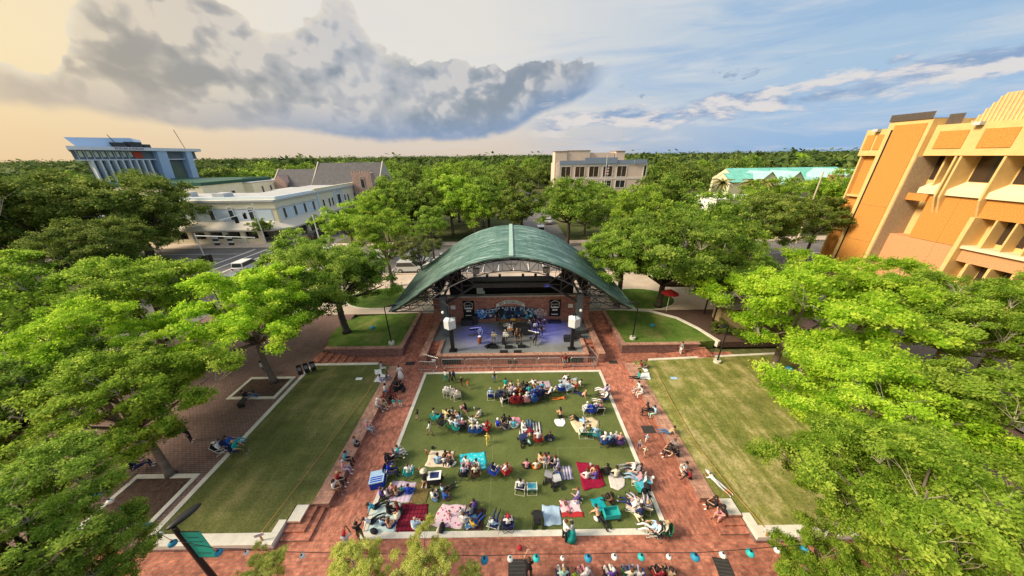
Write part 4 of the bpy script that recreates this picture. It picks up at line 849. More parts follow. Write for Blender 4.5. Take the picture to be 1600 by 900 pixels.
roofx(0, 22, 0, 12, 7.4, 10.6); roofx(8, 62, 8, 26, 7.4, 12.2, TEAL); roofy(10, 19, -3, 10, 7.2, 11.6); roofy(20, 29, -5, 10, 6.6, 11.6); roofy(41, 51, -6, 12, 7, 12.2); roofx(46, 74, -4, 10, 5.6, 9.6, TEAL); roofx(26, 44, -2, 8, 5, 8.6, TEAL2)
q = MB(); q.box(40, 43.5, -6.2, -2, 0, 10.0); q.build('brick_stack', mat('dull_red_brick', (.32, .10, .09), .9), tr)
# small things glimpsed between the trees: orange banner and kiosk far right, white shed roofs
kk = empty('white_shed', (62, 92, 1), 0, 'white flat roofed shed glimpsed through the trees before the teal roofs', 'building'); q = MB(); q.box(0, 26, 0, 10, 0, 6.2); q.build('wall', WHT, kk); q = MB(); q.box(-.4, 26.4, -.4, 10.4, 6.2, 6.6); q.build('roof', WHT, kk)
# brown pergola with tan hut beside the right planter
pg = empty('pergola', (26.5, 31.5, 1.0), math.radians(-18), 'dark slatted pergola over a tan hut under the trees beside the mulch', 'pergola')
for k in range(9): q = MB(); q.box(-2.4, 2.4, -1.8 + k * .42, -1.66 + k * .42, 2.7, 2.85); q.build('slat', mat('weathered_slat', (.30, .27, .24), .9), pg)
for x in (-2.2, 0, 2.2): q = MB(); q.box(x - .06, x + .06, -2, 2, 2.52, 2.7); q.build('beam', BLK, pg)
for x in (-2.2, 2.2):
    for y in (-1.7, 1.7): q = MB(); q.box(x - .07, x + .07, y - .07, y + .07, 0, 2.52); q.build('post', BLK, pg)
q = MB(); q.box(-1.4, 1.6, -1.2, 1.3, 0, 1.9); q.build('hut_wall', mat('tan_board', (.45, .33, .17), .8), pg)
# ---------------------------------------------------------------- trees
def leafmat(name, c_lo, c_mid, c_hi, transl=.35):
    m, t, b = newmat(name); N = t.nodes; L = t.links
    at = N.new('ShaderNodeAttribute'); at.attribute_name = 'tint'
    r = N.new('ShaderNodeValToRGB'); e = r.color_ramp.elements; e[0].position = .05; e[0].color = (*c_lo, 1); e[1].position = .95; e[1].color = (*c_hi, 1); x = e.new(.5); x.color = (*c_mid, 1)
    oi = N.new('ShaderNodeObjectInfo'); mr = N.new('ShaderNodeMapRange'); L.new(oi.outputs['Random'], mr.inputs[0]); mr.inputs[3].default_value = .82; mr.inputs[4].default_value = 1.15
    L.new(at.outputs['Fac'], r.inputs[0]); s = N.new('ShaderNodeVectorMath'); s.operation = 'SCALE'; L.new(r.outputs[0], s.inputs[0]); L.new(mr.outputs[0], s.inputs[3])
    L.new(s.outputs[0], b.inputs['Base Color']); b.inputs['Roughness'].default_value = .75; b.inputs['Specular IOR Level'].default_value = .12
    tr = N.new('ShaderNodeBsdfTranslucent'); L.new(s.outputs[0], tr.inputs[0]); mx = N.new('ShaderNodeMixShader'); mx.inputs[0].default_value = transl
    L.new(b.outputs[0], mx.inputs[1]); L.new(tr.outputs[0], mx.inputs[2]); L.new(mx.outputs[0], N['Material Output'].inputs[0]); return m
LF_BRIGHT = leafmat('leaves_lime', (.19, .38, .024), (.40, .62, .04), (.68, .82, .10), .6)
LF_SPRING = leafmat('leaves_spring', (.14, .25, .025), (.30, .48, .045), (.56, .70, .11), .58)
LF_MID = leafmat('leaves_mid', (.10, .19, .026), (.22, .36, .045), (.42, .54, .10), .56)
LF_OAK = leafmat('leaves_oak', (.075, .135, .025), (.17, .25, .040), (.34, .40, .09), .5)
LF_GREY = leafmat('leaves_sage', (.13, .17, .045), (.22, .27, .07), (.34, .36, .12), .4)
LF_PALE = leafmat('leaves_pale_yellow', (.34, .40, .07), (.52, .56, .12), (.72, .72, .24), .5)
LF_PALM = leafmat('leaves_palm', (.16, .15, .03), (.26, .25, .07), (.36, .30, .12), .3)
BARK = mat('bark', (.16, .13, .105), .95, .35, 6, bump=.6); BARKD = mat('dark_bark', (.07, .055, .045), .95, .35, 6, bump=.6); TWIG = mat('pale_twig', (.40, .36, .28), .9, .2, 3)
def crown_data(seed, nl, ncl, leaves, lsize, flat=.62, lobe=.38, under=.25, spread=.062):
    """unit crown: lobes -> clumps -> leaves; returns numpy verts plus lobe and clump centres"""
    rg = np.random.default_rng(seed)
    lob = []
    tries = 0
    while len(lob) < nl and tries < 4000:
        tries += 1
        d = rg.normal(size=3); d[2] = abs(d[2]) if rg.random() > under else -abs(d[2]) * .5; d /= np.linalg.norm(d)
        p = d * rg.uniform(.42, .84) * np.array([1, 1, flat]) * rg.uniform(.85, 1.12); rr = lobe * rg.uniform(.55, 1.35)
        if all(np.linalg.norm(p - q_) > .50 * (rr + r_) for q_, r_ in lob): lob.append((p, rr))
    subs = []
    for p, rr in lob:                                  # each lobe breaks into sprays with gaps between them
        for _ in range(int(rg.integers(8, 15))):
            d = rg.normal(size=3); d[2] += .45; d /= np.linalg.norm(d)
            if rg.random() < .2: continue
            subs.append((p + d * rr * rg.uniform(.6, 1.12) * np.array([1, 1, .8]), rr * rg.uniform(.16, .40)))
    cl = []
    w_ = np.array([s_[1] ** 1.5 for s_ in subs]); w_ /= w_.sum()
    for k in rg.choice(len(subs), ncl, p=w_):
        p, rr = subs[k]; d = rg.normal(size=3); d /= np.linalg.norm(d)
        c = p + d * rr * rg.uniform(.3, 1.15) * np.array([1.15, 1.15, .6])
        if c[2] < -.45: c[2] = -.45 * rg.random()
        cl.append(c)
    cl = np.array(cl)
    n = ncl * leaves
    base = np.repeat(cl, leaves, 0); sz = np.repeat(rg.uniform(.6, 1.5, ncl), leaves)[:, None]
    pos = base + rg.normal(size=(n, 3)) * spread * sz * np.array([1, 1, .6])
    nrm = rg.normal(size=(n, 3)) * .9 + np.array([0, 0, .9]) + pos * .8; nrm /= np.linalg.norm(nrm, axis=1)[:, None]
    a = rg.normal(size=(n, 3)); a -= nrm * (a * nrm).sum(1)[:, None]; a /= np.linalg.norm(a, axis=1)[:, None]; b_ = np.cross(nrm, a)
    s = (lsize * rg.uniform(.6, 1.3, n))[:, None]
    v = np.stack([pos - a * s, pos - b_ * s * .55, pos + a * s, pos + b_ * s * .55], 1).reshape(-1, 3)
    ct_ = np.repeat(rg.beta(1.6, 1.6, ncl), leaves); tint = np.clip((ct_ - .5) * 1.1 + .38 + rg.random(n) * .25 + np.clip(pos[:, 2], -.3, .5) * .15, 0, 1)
    return v.astype(np.float32), tint.astype(np.float32), lob, cl
def quadmesh(name, v, tint):
    n = len(v) // 4; me = bpy.data.meshes.new(name); me.vertices.add(len(v)); me.vertices.foreach_set('co', v.ravel())
    me.loops.add(4 * n); me.loops.foreach_set('vertex_index', np.arange(4 * n, dtype=np.int32)); me.polygons.add(n)
    me.polygons.foreach_set('loop_start', np.arange(0, 4 * n, 4, dtype=np.int32)); me.polygons.foreach_set('loop_total', np.full(n, 4, np.int32))
    at = me.attributes.new('tint', 'FLOAT', 'FACE'); at.data.foreach_set('value', tint); me.update(calc_edges=True); me.materials.append(LF_MID); return me
def stemmesh(tr):
    return MB().tube([(0, 0, -1), (.002, 0, -.88), (.012, -.01, -.45), (0, 0, 0), (0, 0, .08)], [tr * 1.6, tr * 1.12, tr * 1.0, tr * .9, tr * .7], 10).mesh('trunk', [BARK, TWIG], True)
def trunkmesh(name, lob, cl, seed, h, flat, twigs=60, tr=.045, lean=(0, 0), fine=True):
    """trunk, limbs and twigs in crown units; crown centre is the origin, foot at z=-h"""
    rg = random.Random(seed); q = MB(); foot = Vector((lean[0], lean[1], -h)); fork = Vector((lean[0] * .25, lean[1] * .25, -h * .42))
    for p, r_ in lob:
        p = Vector(p); mid = fork.lerp(p, .45) + Vector((rg.uniform(-.05, .05), rg.uniform(-.05, .05), -.05 + rg.uniform(-.02, .05)))
        q.tube([fork, fork.lerp(mid, .5) + Vector((rg.uniform(-.02, .02), rg.uniform(-.02, .02), 0)), mid, mid.lerp(p, .55) + Vector((rg.uniform(-.03, .03), rg.uniform(-.03, .03), .0)), p], [tr * .62, tr * .5, tr * .38, tr * .24, tr * .13], 6 if fine else 4)
    o1 = q
    tw_ = MB()
    if twigs:
        ix = [rg.randrange(len(cl)) for _ in range(twigs)]
        for i in ix:
            c = Vector(cl[i]); p = Vector(min(lob, key=lambda l: (Vector(l[0]) - c).length)[0]) - Vector((0, 0, .12)); m_ = p.lerp(c, .5) + Vector((rg.uniform(-.04, .04), rg.uniform(-.04, .04), rg.uniform(-.02, .03)))
            e_ = p + (c - p) * rg.uniform(.8, 1.04)
            q.tube([p, m_, e_], [tr * .09, tr * .055, tr * .02], 3, 1, cap=False)
            e2 = m_ + (e_ - m_) * .7 + Vector((rg.uniform(-.08, .08), rg.uniform(-.08, .08), rg.uniform(-.02, .06))); q.tube([m_, e2], [tr * .05, tr * .02], 3, 1, cap=False)
    return q.mesh(name, [BARK, TWIG], True)
KINDS = {}
def kind(k, seed, nl, ncl, leaves, lsize, h, flat=.62, lobe=.38, under=.25, twigs=60, tr=.045, spread=.062, lean=(0, 0)):
    v, t_, lob, cl = crown_data(seed, nl, ncl, leaves, lsize, flat, lobe, under, spread)
    KINDS[k] = (quadmesh('crown_' + k, v, t_), trunkmesh('limbs_' + k, lob, cl, seed, h, flat, twigs, tr, lean, twigs > 0), h, stemmesh(tr))
kind('elm_a', 11, 22, 1700, 56, .0155, 1.02, .66, .32, .25, 150, .04, .030)
kind('elm_b', 23, 19, 1600, 56, .0155, 1.05, .62, .34, .25, 150, .04, .031)
kind('elm_c', 37, 25, 2000, 52, .0138, 1.0, .70, .30, .22, 220, .04, .028)
kind('oak_a', 51, 22, 1600, 52, .0170, .86, .58, .33, .2, 60, .055, .034)
kind('sparse', 71, 13, 620, 42, .019, 1.15, .8, .30, .35, 200, .04, .034)
kind('mid_a', 81, 17, 680, 24, .030, .95, .66, .34, .2, 14, .045, .042)
kind('mid_b', 91, 16, 640, 24, .031, 1.0, .72, .36, .2, 14, .045, .042)
kind('far_a', 101, 13, 170, 13, .066, .9, .72, .42, .1, 0, .05, .09)
kind('far_b', 111, 11, 150, 13, .07, 1.0, .85, .42, .1, 0, .05, .09)
kind('far_c', 121, 15, 180, 13, .064, .8, .6, .42, .1, 0, .05, .09)
def tree(px, py, zc, rpx, k, m, label, z0=.45, group=None, name='tree', rz_=None, zs=1.0, world=None, R_=None, bark=None):
    """a tree whose crown centre shows at (px,py) and is zc high; rpx is its radius in the 1600 px photograph"""
    c = Vector(world) if world else G(px, py, zc)
    dep = (c - Vector((0, 0, CAMH))).dot(_f); R_ = R_ or rpx * dep / FOC
    cm, tm, h, st_ = KINDS[k]
    e = empty(name, (c.x, c.y, z0), rz_ if rz_ is not None else random.uniform(0, 6.28), label, 'tree', group)
    sz = R_ * zs
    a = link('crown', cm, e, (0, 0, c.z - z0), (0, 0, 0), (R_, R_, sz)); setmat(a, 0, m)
    # limbs share the crown's scale; the stem below the fork runs down to the ground
    fz = min(h * .42 * sz, (c.z - z0) * .6)
    b_ = link('limbs', tm, e, (0, 0, c.z - z0), (0, 0, 0), (R_, R_, sz))
    t_ = link('trunk', st_, e, (0, 0, c.z - z0 - h * .42 * sz), (0, 0, 0), (R_, R_, max(.5, c.z - z0 - h * .42 * sz)))
    if bark: setmat(b_, 0, bark); setmat(t_, 0, bark)
    return e
near = [
 # px, py, zc, rpx, kind, mat, label, z0
 (385, 495, 7.6, 112, 'elm_a', LF_BRIGHT, 'slim bright lime green tree growing in the upper mulch bed', .45),
 (185, 628, 7.0, 128, 'elm_b', LF_SPRING, 'wide spring green tree leaning out of the mulch bed near the lamp banner', .45),
 (110, 560, 7.4, 118, 'elm_c', LF_BRIGHT, 'bright green tree behind the one over the lower mulch bed', .45),
 (215, 470, 7.8, 110, 'elm_b', LF_SPRING, 'yellow green tree between the signal poles and the lime tree', .45),
 (60, 470, 8.4, 110, 'elm_a', LF_SPRING, 'broad yellow green tree at the photo edge below the dark oak', .45),
 (-20, 640, 7.0, 130, 'elm_a', LF_MID, 'mid green tree cut by the photo edge above the twiggy one', .45),
 (10, 835, 9.0, 150, 'elm_c', LF_MID, 'twiggy tree filling the corner beside the turquoise lamp banner', 0),
 (130, 905, 7.0, 100, 'elm_c', LF_MID, 'loose leafy tree under the string of lanterns beside the lamp banner', 0),
 (520, 440, 7.6, 88, 'oak_a', LF_MID, 'dark leafed tree with blue lamp at its foot on the raised planter', 1.06),
 (600, 375, 8.6, 70, 'sparse', LF_SPRING, 'thin pale green tree beside the parked white cars behind the canopy', .98),
 (655, 395, 8.2, 44, 'sparse', LF_GREY, 'sage coloured open tree just beyond the canopy by the white cars', .98),
 (1150, 388, 7.2, 46, 'mid_a', LF_SPRING, 'bright tree between the pergola tree and the dark forked tree', .98),
 (545, 352, 8.6, 44, 'mid_a', LF_SPRING, 'bright tree on the corner beside the black car', .98),
 (672, 352, 8.6, 34, 'mid_b', LF_MID, 'small crowned tree tucked behind the canopy edge by the white cars', .98),
 (640, 322, 9.2, 48, 'mid_a', LF_MID, 'rounded tree behind the canopy, nearest the arcade side', .98),
 (703, 316, 9.4, 46, 'mid_b', LF_SPRING, 'second tree behind the canopy counted from the arcade side', .98),
 (762, 316, 9.2, 46, 'mid_a', LF_MID, 'third tree behind the canopy counted from the arcade side', .98),
 (815, 322, 9.0, 40, 'mid_b', LF_OAK, 'fourth tree behind the canopy, by the avenue', .98),
 (1043, 322, 8.2, 52, 'mid_b', LF_MID, 'leafy tree between the tan office and the white shed', .98),
 (590, 335, 8.6, 40, 'mid_b', LF_SPRING, 'fresh green tree before the far end of the long facade', .98),
 (1165, 352, 7.6, 48, 'mid_b', LF_MID, 'green tree before the white shed by the tan pole', .98),
 (470, 400, 8.4, 52, 'mid_a', LF_MID, 'round green tree at the street corner by the white car', .98),
 (205, 342, 9.4, 98, 'oak_a', LF_OAK, 'big dark oak nearest the arcade building across the street', .98),
 (55, 352, 9.4, 112, 'oak_a', LF_OAK, 'big dark oak at the photo edge below the office tower', .98),
 (160, 395, 8.0, 75, 'oak_a', LF_OAK, 'lower dark oak between the two big oaks', .98),
 (1045, 400, 8.2, 112, 'elm_b', LF_MID, 'large round tree with a pale trunk on the raised planter by the stage', 1.06),
 (975, 400, 8.2, 66, 'oak_a', LF_MID, 'tree standing in the round lawn beside the canopy', 1.0),
 (1140, 425, 6.8, 70, 'elm_c', LF_MID, 'green tree shading the slatted pergola', .9),
 (890, 325, 9.5, 56, 'mid_a', LF_MID, 'tree with a forked trunk behind the canopy before the tan office', .98),
 (1000, 345, 9.0, 60, 'mid_b', LF_SPRING, 'light green tree behind the round lawn tree', .98),
 (1100, 355, 9.0, 68, 'mid_a', LF_MID, 'full crowned tree before the palms and white shed', .98),
 (1205, 345, 9.4, 60, 'oak_a', LF_OAK, 'dark forked tree beside the tilted lamp pole', .98),
 (1280, 345, 8.4, 42, 'mid_b', LF_OAK, 'dark tree in the shade of the courthouse', .98),
 (1245, 488, 7.2, 122, 'elm_a', LF_BRIGHT, 'bright lime tree over the top corner of the yellowish lawn', .45),
 (1370, 468, 7.6, 108, 'elm_b', LF_BRIGHT, 'bright green tree in front of the courthouse stair tower', .45),
 (1500, 508, 7.8, 112, 'elm_c', LF_SPRING, 'spring green tree in front of the courthouse ground floor fins', .45),
 (1600, 490, 8.0, 100, 'elm_a', LF_SPRING, 'olive tinged tree cut by the photo edge below the courthouse windows', .45),
 (1350, 640, 7.2, 135, 'elm_b', LF_BRIGHT, 'broad lime tree over the far side of the yellowish lawn', .45),
 (1560, 655, 8.2, 145, 'elm_a', LF_SPRING, 'spring green tree at the photo edge beyond the twiggy giant', .45),
 (1345, 772, 7.2, 122, 'elm_c', LF_SPRING, 'yellow green tree hanging over the corner of the yellowish lawn', .45),
 (1300, 888, 4.4, 76, 'elm_b', LF_SPRING, 'low leafy tree at the bottom edge under the last lantern', 0),
 (1490, 810, 8.6, 185, 'elm_c', LF_SPRING, 'giant twiggy tree filling the lower corner by the yellowish lawn', .45),
 (555, 912, 6.0, 62, 'elm_c', LF_PALE, 'pale yellow green treetop below the maroon picnic blanket', 0),
 (662, 908, 6.2, 62, 'elm_b', LF_PALE, 'pale treetop next to the red brick walk under the lanterns', 0),
 (402, 903, 5.6, 44, 'elm_c', LF_PALE, 'small pale treetop beside the turquoise lamp banner', 0),
 (735, 912, 5.4, 30, 'elm_b', LF_PALE, 'tip of a small pale tree between two lanterns', 0),
 (905, 925, 5.4, 26, 'sparse', LF_SPRING, 'leafy tip peeping up by the seated onlookers', 0),
]
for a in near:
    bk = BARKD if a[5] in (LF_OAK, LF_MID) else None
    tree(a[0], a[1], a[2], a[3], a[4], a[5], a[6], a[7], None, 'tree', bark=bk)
# mid distance trees beyond the street, each its own crown
keep = []
def blocked(x, y, r):
    bs = [(-182, -56, 75, 130), (-60, -38, 66, 130), (-72, 5, 101, 142), (18, 70, 143, 178), (92, 175, 128, 170), (50, 185, 84, 128), (57, 100, -20, 60), (-200, 200, 49.5, 68.5), (-137, -95, 90, 140)]
    return any(x0 - r * .55 < x < x1 + r * .55 and y0 - r * .55 < y < y1 + r * .55 for x0, x1, y0, y1 in bs)
rg = random.Random(5)
tags_by_zone = {}
def zone(x, y):
    a = math.degrees(math.atan2(x, y))
    s_ = 'behind the church' if -40 < a < -18 else 'behind the office tower' if a <= -40 else 'straight behind the canopy' if a < 8 else 'behind the tan office' if a < 24 else 'around the teal roofed hall' if a < 46 else 'behind the courthouse'
    d_ = math.hypot(x, y)
    return s_, ('nearer' if d_ < 135 else 'middle' if d_ < 230 else 'farther')
cnt = 0
hand = [(98 + 9.2 * k_, 123 + (k_ % 3) * 2.5, 5.6, 5.6) for k_ in range(9)] + [(-30, 72, 7.5, 6), (-20, 76, 8, 6.5), (-9, 74, 8.2, 6.8), (1, 73, 7.6, 6), (19, 76, 6.4, 5.6), (29, 77, 6.2, 5.4), (37, 80, 6.2, 5.2), (54, 77, 5.2, 4.6), (82, 77, 4.6, 4.2), (-34, 86, 8.4, 7), (-37, 96, 8.4, 7), (-22, 88, 8.4, 7.4), (-8, 88, 8.6, 7.5), (18, 90, 5.8, 5.6), (30, 92, 5.6, 5.6), (-60, 71.6, 5.2, 2.6), (-50.6, 78.5, 4.6, 2.4), (-100, 60, 0, 0)]
pts = [(x, y, z, r) for x, y, z, r in hand if r]
for d_ring in np.concatenate([np.arange(100, 240, 11.5), np.arange(240, 420, 16)]):
    n = int(math.radians(128) * d_ring / (12.5 if d_ring < 240 else 26))
    for i in range(n):
        a = math.radians(-64 + 128 * (i + rg.random()) / n); d_ = d_ring + rg.uniform(-5, 5); x, y = d_ * math.sin(a), d_ * math.cos(a)
        r = rg.uniform(6.0, 8.8); z = rg.uniform(7.0, 10.6)
        if 3 < math.degrees(a) < 27 and d_ < 150: r = 5.6; z = 5.6
        if math.degrees(a) < -38 and d_ < 172: r = 5.6; z = 4.6
        if not blocked(x, y, r) and not (-55 < x < -43) and not (37 < x < 48.5) and not (5 < x < 13 and y < 300): pts.append((x, y, z, r))
NB = []
for (x, y, z, r) in pts:
    if len(NB) >= 290: break
    NB.append(1)
    s_, d_ = zone(x, y); dd = math.hypot(x, y)
    m = rg.choice([LF_MID, LF_MID, LF_OAK, LF_SPRING, LF_OAK, LF_MID, LF_GREY][:6 if dd < 200 else 5]); kd = rg.choice(['mid_a', 'mid_b']) if dd < 125 else rg.choice(['far_a', 'far_b', 'far_c'])
    sz_ = 'small' if r < 6.6 else 'large' if r > 8 else 'middling'
    cn = {id(LF_MID): 'mid green', id(LF_OAK): 'dark green', id(LF_SPRING): 'yellow green', id(LF_GREY): 'pale green'}[id(m)]
    lab = '%s %s tree in the %s woods %s' % (sz_, cn, d_, s_)
    tree(0, 0, 0, 0, kd, m, lab, .97, lab + ' group', 'woodland_tree', world=(x, y, z), R_=r, zs=rg.uniform(.9, 1.15), rz_=rg.uniform(0, 6.28))
# far woods to the horizon: one mass
rgn = np.random.default_rng(3); nb2 = 5200
dist = 235 * (3200 / 235) ** (rgn.random(nb2) ** .9); ang = np.radians(rgn.uniform(-66, 66, nb2))
cx_, cy_ = dist * np.sin(ang), dist * np.cos(ang)
ok = ~((cx_ > -57) & (cx_ < -42) & (dist < 420)) & ~((cx_ > 36) & (cx_ < 50) & (dist < 420)); cx_, cy_, dist = cx_[ok], cy_[ok], dist[ok]; nb2 = len(cx_)
RR = rgn.uniform(7, 11, nb2) * (1 + dist / 1400); ZZ = rgn.uniform(6.2, 11.2, nb2) * (1 + .32 * (rgn.random(nb2) > .86))
V_ = []; T_ = []
tv, tt, _, _ = crown_data(201, 9, 26, 3, .17, .75, .45, .05, .12); tv2, tt2, _, _ = crown_data(202, 8, 24, 3, .18, .6, .45, .05, .12)
for i in range(nb2):
    a = rgn.uniform(0, 6.28); ca_, sa_ = math.cos(a), math.sin(a); s_ = tv if i % 2 else tv2; t_ = tt if i % 2 else tt2
    k = 4 * (78 if dist[i] < 700 else 45); k = min(k, len(s_)); w = s_[:k]
    V_.append(np.stack([(w[:, 0] * ca_ - w[:, 1] * sa_) * RR[i] + cx_[i], (w[:, 0] * sa_ + w[:, 1] * ca_) * RR[i] + cy_[i], w[:, 2] * RR[i] * .9 + ZZ[i]], 1)); T_.append(np.clip(t_[:k // 4] * .6 + rgn.random() * .5 - .1, 0, 1))
me = quadmesh('distant_woods', np.concatenate(V_).astype(np.float32), np.concatenate(T_).astype(np.float32)); me.materials[0] = leafmat('leaves_far', (.05, .09, .025), (.095, .15, .035), (.20, .25, .06), .3)
tag(link('distant_woods', me), 'far woods reaching to the horizon', None, None, 'stuff')
# dark leafy floor under the far crowns so no bare ground shows
q = MB(); n_ = 60; R0, R1 = 235, 5500
for j in range(13):
    ra = R0 * (R1 / R0) ** (j / 13); rb_ = R0 * (R1 / R0) ** ((j + 1) / 13)
    for i in range(n_):
        a, b_ = math.radians(-72 + 144 * i / n_), math.radians(-72 + 144 * (i + 1) / n_)
        hz = lambda r: 5.0 if r > 260 else 1.2
        q.add([(r * math.sin(t), r * math.cos(t), hz(r)) for r, t in ((ra, a), (rb_, a), (rb_, b_), (ra, b_))], [(0, 3, 2, 1)])
tag(q.build('undergrowth', mat('undergrowth', (.045, .065, .02), .95, .3, .05)), 'dark undergrowth beneath the far woods', None, None, 'stuff')
# palms
def palm(x, y, h, lab):
    e = empty('palm_tree', (x, y, .98), 0, lab, 'palm tree', 'date palms before the teal roofs'); a = MB(); a.tube([(0, 0, 0), (.1, 0, h * .5), (0, 0, h)], [.42, .34, .36], 7); a.build('trunk', BARK, e); r_ = random.Random(x)
    for k in range(26):
        t = 2 * PI * k / 26 + r_.random() * .3; up = r_.uniform(-.2, 1.1); L_ = r_.uniform(3.2, 4.2); pts_ = [Vector((math.cos(t) * L_ * s * math.cos(up * (1 - s * .5)), math.sin(t) * L_ * s * math.cos(up * (1 - s * .5)), h + L_ * (math.sin(up) * s - .55 * s * s))) for s in (0, .25, .5, .75, 1)]
        q = MB(); sd_ = Vector((-math.sin(t), math.cos(t), 0))
        for i in range(4):
            for s in (-1, 1):
                w = .55 * (1 - .15 * i); q.add([pts_[i], pts_[i + 1], pts_[i + 1] + sd_ * s * w * (.75 if i < 3 else .1) + Vector((0, 0, -.25)), pts_[i] + sd_ * s * w + Vector((0, 0, -.25))], [(0, 1, 2, 3)])
        me_ = q.mesh('frond', [LF_PALM]); at = me_.attributes.new('tint', 'FLOAT', 'FACE'); at.data.foreach_set('value', [r_.random()] * len(me_.polygons)); link('frond', me_, e)
palm(76, 112, 9.5, 'date palm nearest the tan office, first of three'); palm(85, 110, 9.8, 'middle date palm before the teal roofs'); palm(95, 116, 9.0, 'date palm closest to the teal roofs, with orange fronds')
# hedge and shrubs by the canopy
def shrub(x, y, z, r, m, lab, nm='shrub'):
    e = empty(nm, (x, y, z), random.random() * 6, lab, 'shrub'); a = link('foliage', KINDS['mid_b'][0], e, (0, 0, r * .5), (0, 0, 0), (r, r, r * .8)); setmat(a, 0, m)
shrub(-13.2, 39.5, 1, 1.3, LF_OAK, 'dark shrub seen through the canopy side truss'); shrub(-15.0, 38.5, 1.05, 1.0, LF_SPRING, 'golden shrub behind the canopy side truss'); shrub(24.2, 29.6, .9, 1.2, LF_OAK, 'dark shrub beside the pergola nearest the curved kerb'); shrub(25.6, 28.4, .9, 1.0, LF_MID, 'low green shrub in the mulch below the pergola'); shrub(28.8, 29.4, .9, 1.3, LF_OAK, 'dark shrub on the courthouse side of the pergola')
# ---------------------------------------------------------------- people
FS = 1.02            # one metre in scene units
COL = dict(white=(.72, .70, .68), cream=(.66, .58, .44), black=(.018, .018, .022), grey=(.22, .22, .24), lightgrey=(.45, .45, .47), navy=(.02, .03, .11), blue=(.02, .09, .38), royalblue=(.01, .04, .42),
    lightblue=(.34, .50, .68), cyan=(.07, .36, .48), teal=(.01, .32, .30), turquoise=(.02, .34, .34), green=(.02, .14, .06), olive=(.13, .13, .05), maroon=(.20, .015, .025), red=(.40, .025, .03), pink=(.62, .26, .30), peach=(.68, .36, .24),
    orange=(.68, .20, .03), yellow=(.70, .52, .10), paleyellow=(.66, .52, .26), lavender=(.42, .36, .50), purple=(.12, .06, .30), brown=(.14, .07, .04), tan=(.45, .32, .20), khaki=(.34, .28, .18), denim=(.09, .16, .30), paledenim=(.26, .38, .52), mint=(.40, .66, .56), gold=(.62, .42, .06), skin=(.50, .27, .18), silver=(.5, .5, .5))
_cm = {}
def cmat(c):
    if c not in _cm: _cm[c] = mat('cloth_' + c, COL[c], .9, .12, 9, detail=3)
    return _cm[c]
SKIN = [mat('skin_%d' % i, c, .6, .06, 8, spec=.35) for i, c in enumerate(((.56, .33, .23), (.48, .27, .18), (.62, .40, .30), (.20, .105, .065), (.10, .05, .035)))]
HAIRC = dict(black=(.012, .010, .010), dark=(.03, .02, .015), brown=(.09, .045, .025), auburn=(.14, .045, .02), blond=(.42, .30, .13), grey=(.34, .33, .32), white=(.66, .64, .60), bald=(.50, .29, .2), redhat=(.42, .02, .03), whitehat=(.7, .68, .64), blackhat=(.02, .02, .02), bluehat=(.02, .06, .25), sunhat=(.55, .50, .36))
_hm = {}
def hmat(c):
    if c not in _hm: _hm[c] = mat('hair_' + c, HAIRC[c], .7, .3, 20)
    return _hm[c]
EYE = mat('eye_dark', (.02, .015, .015), .3)
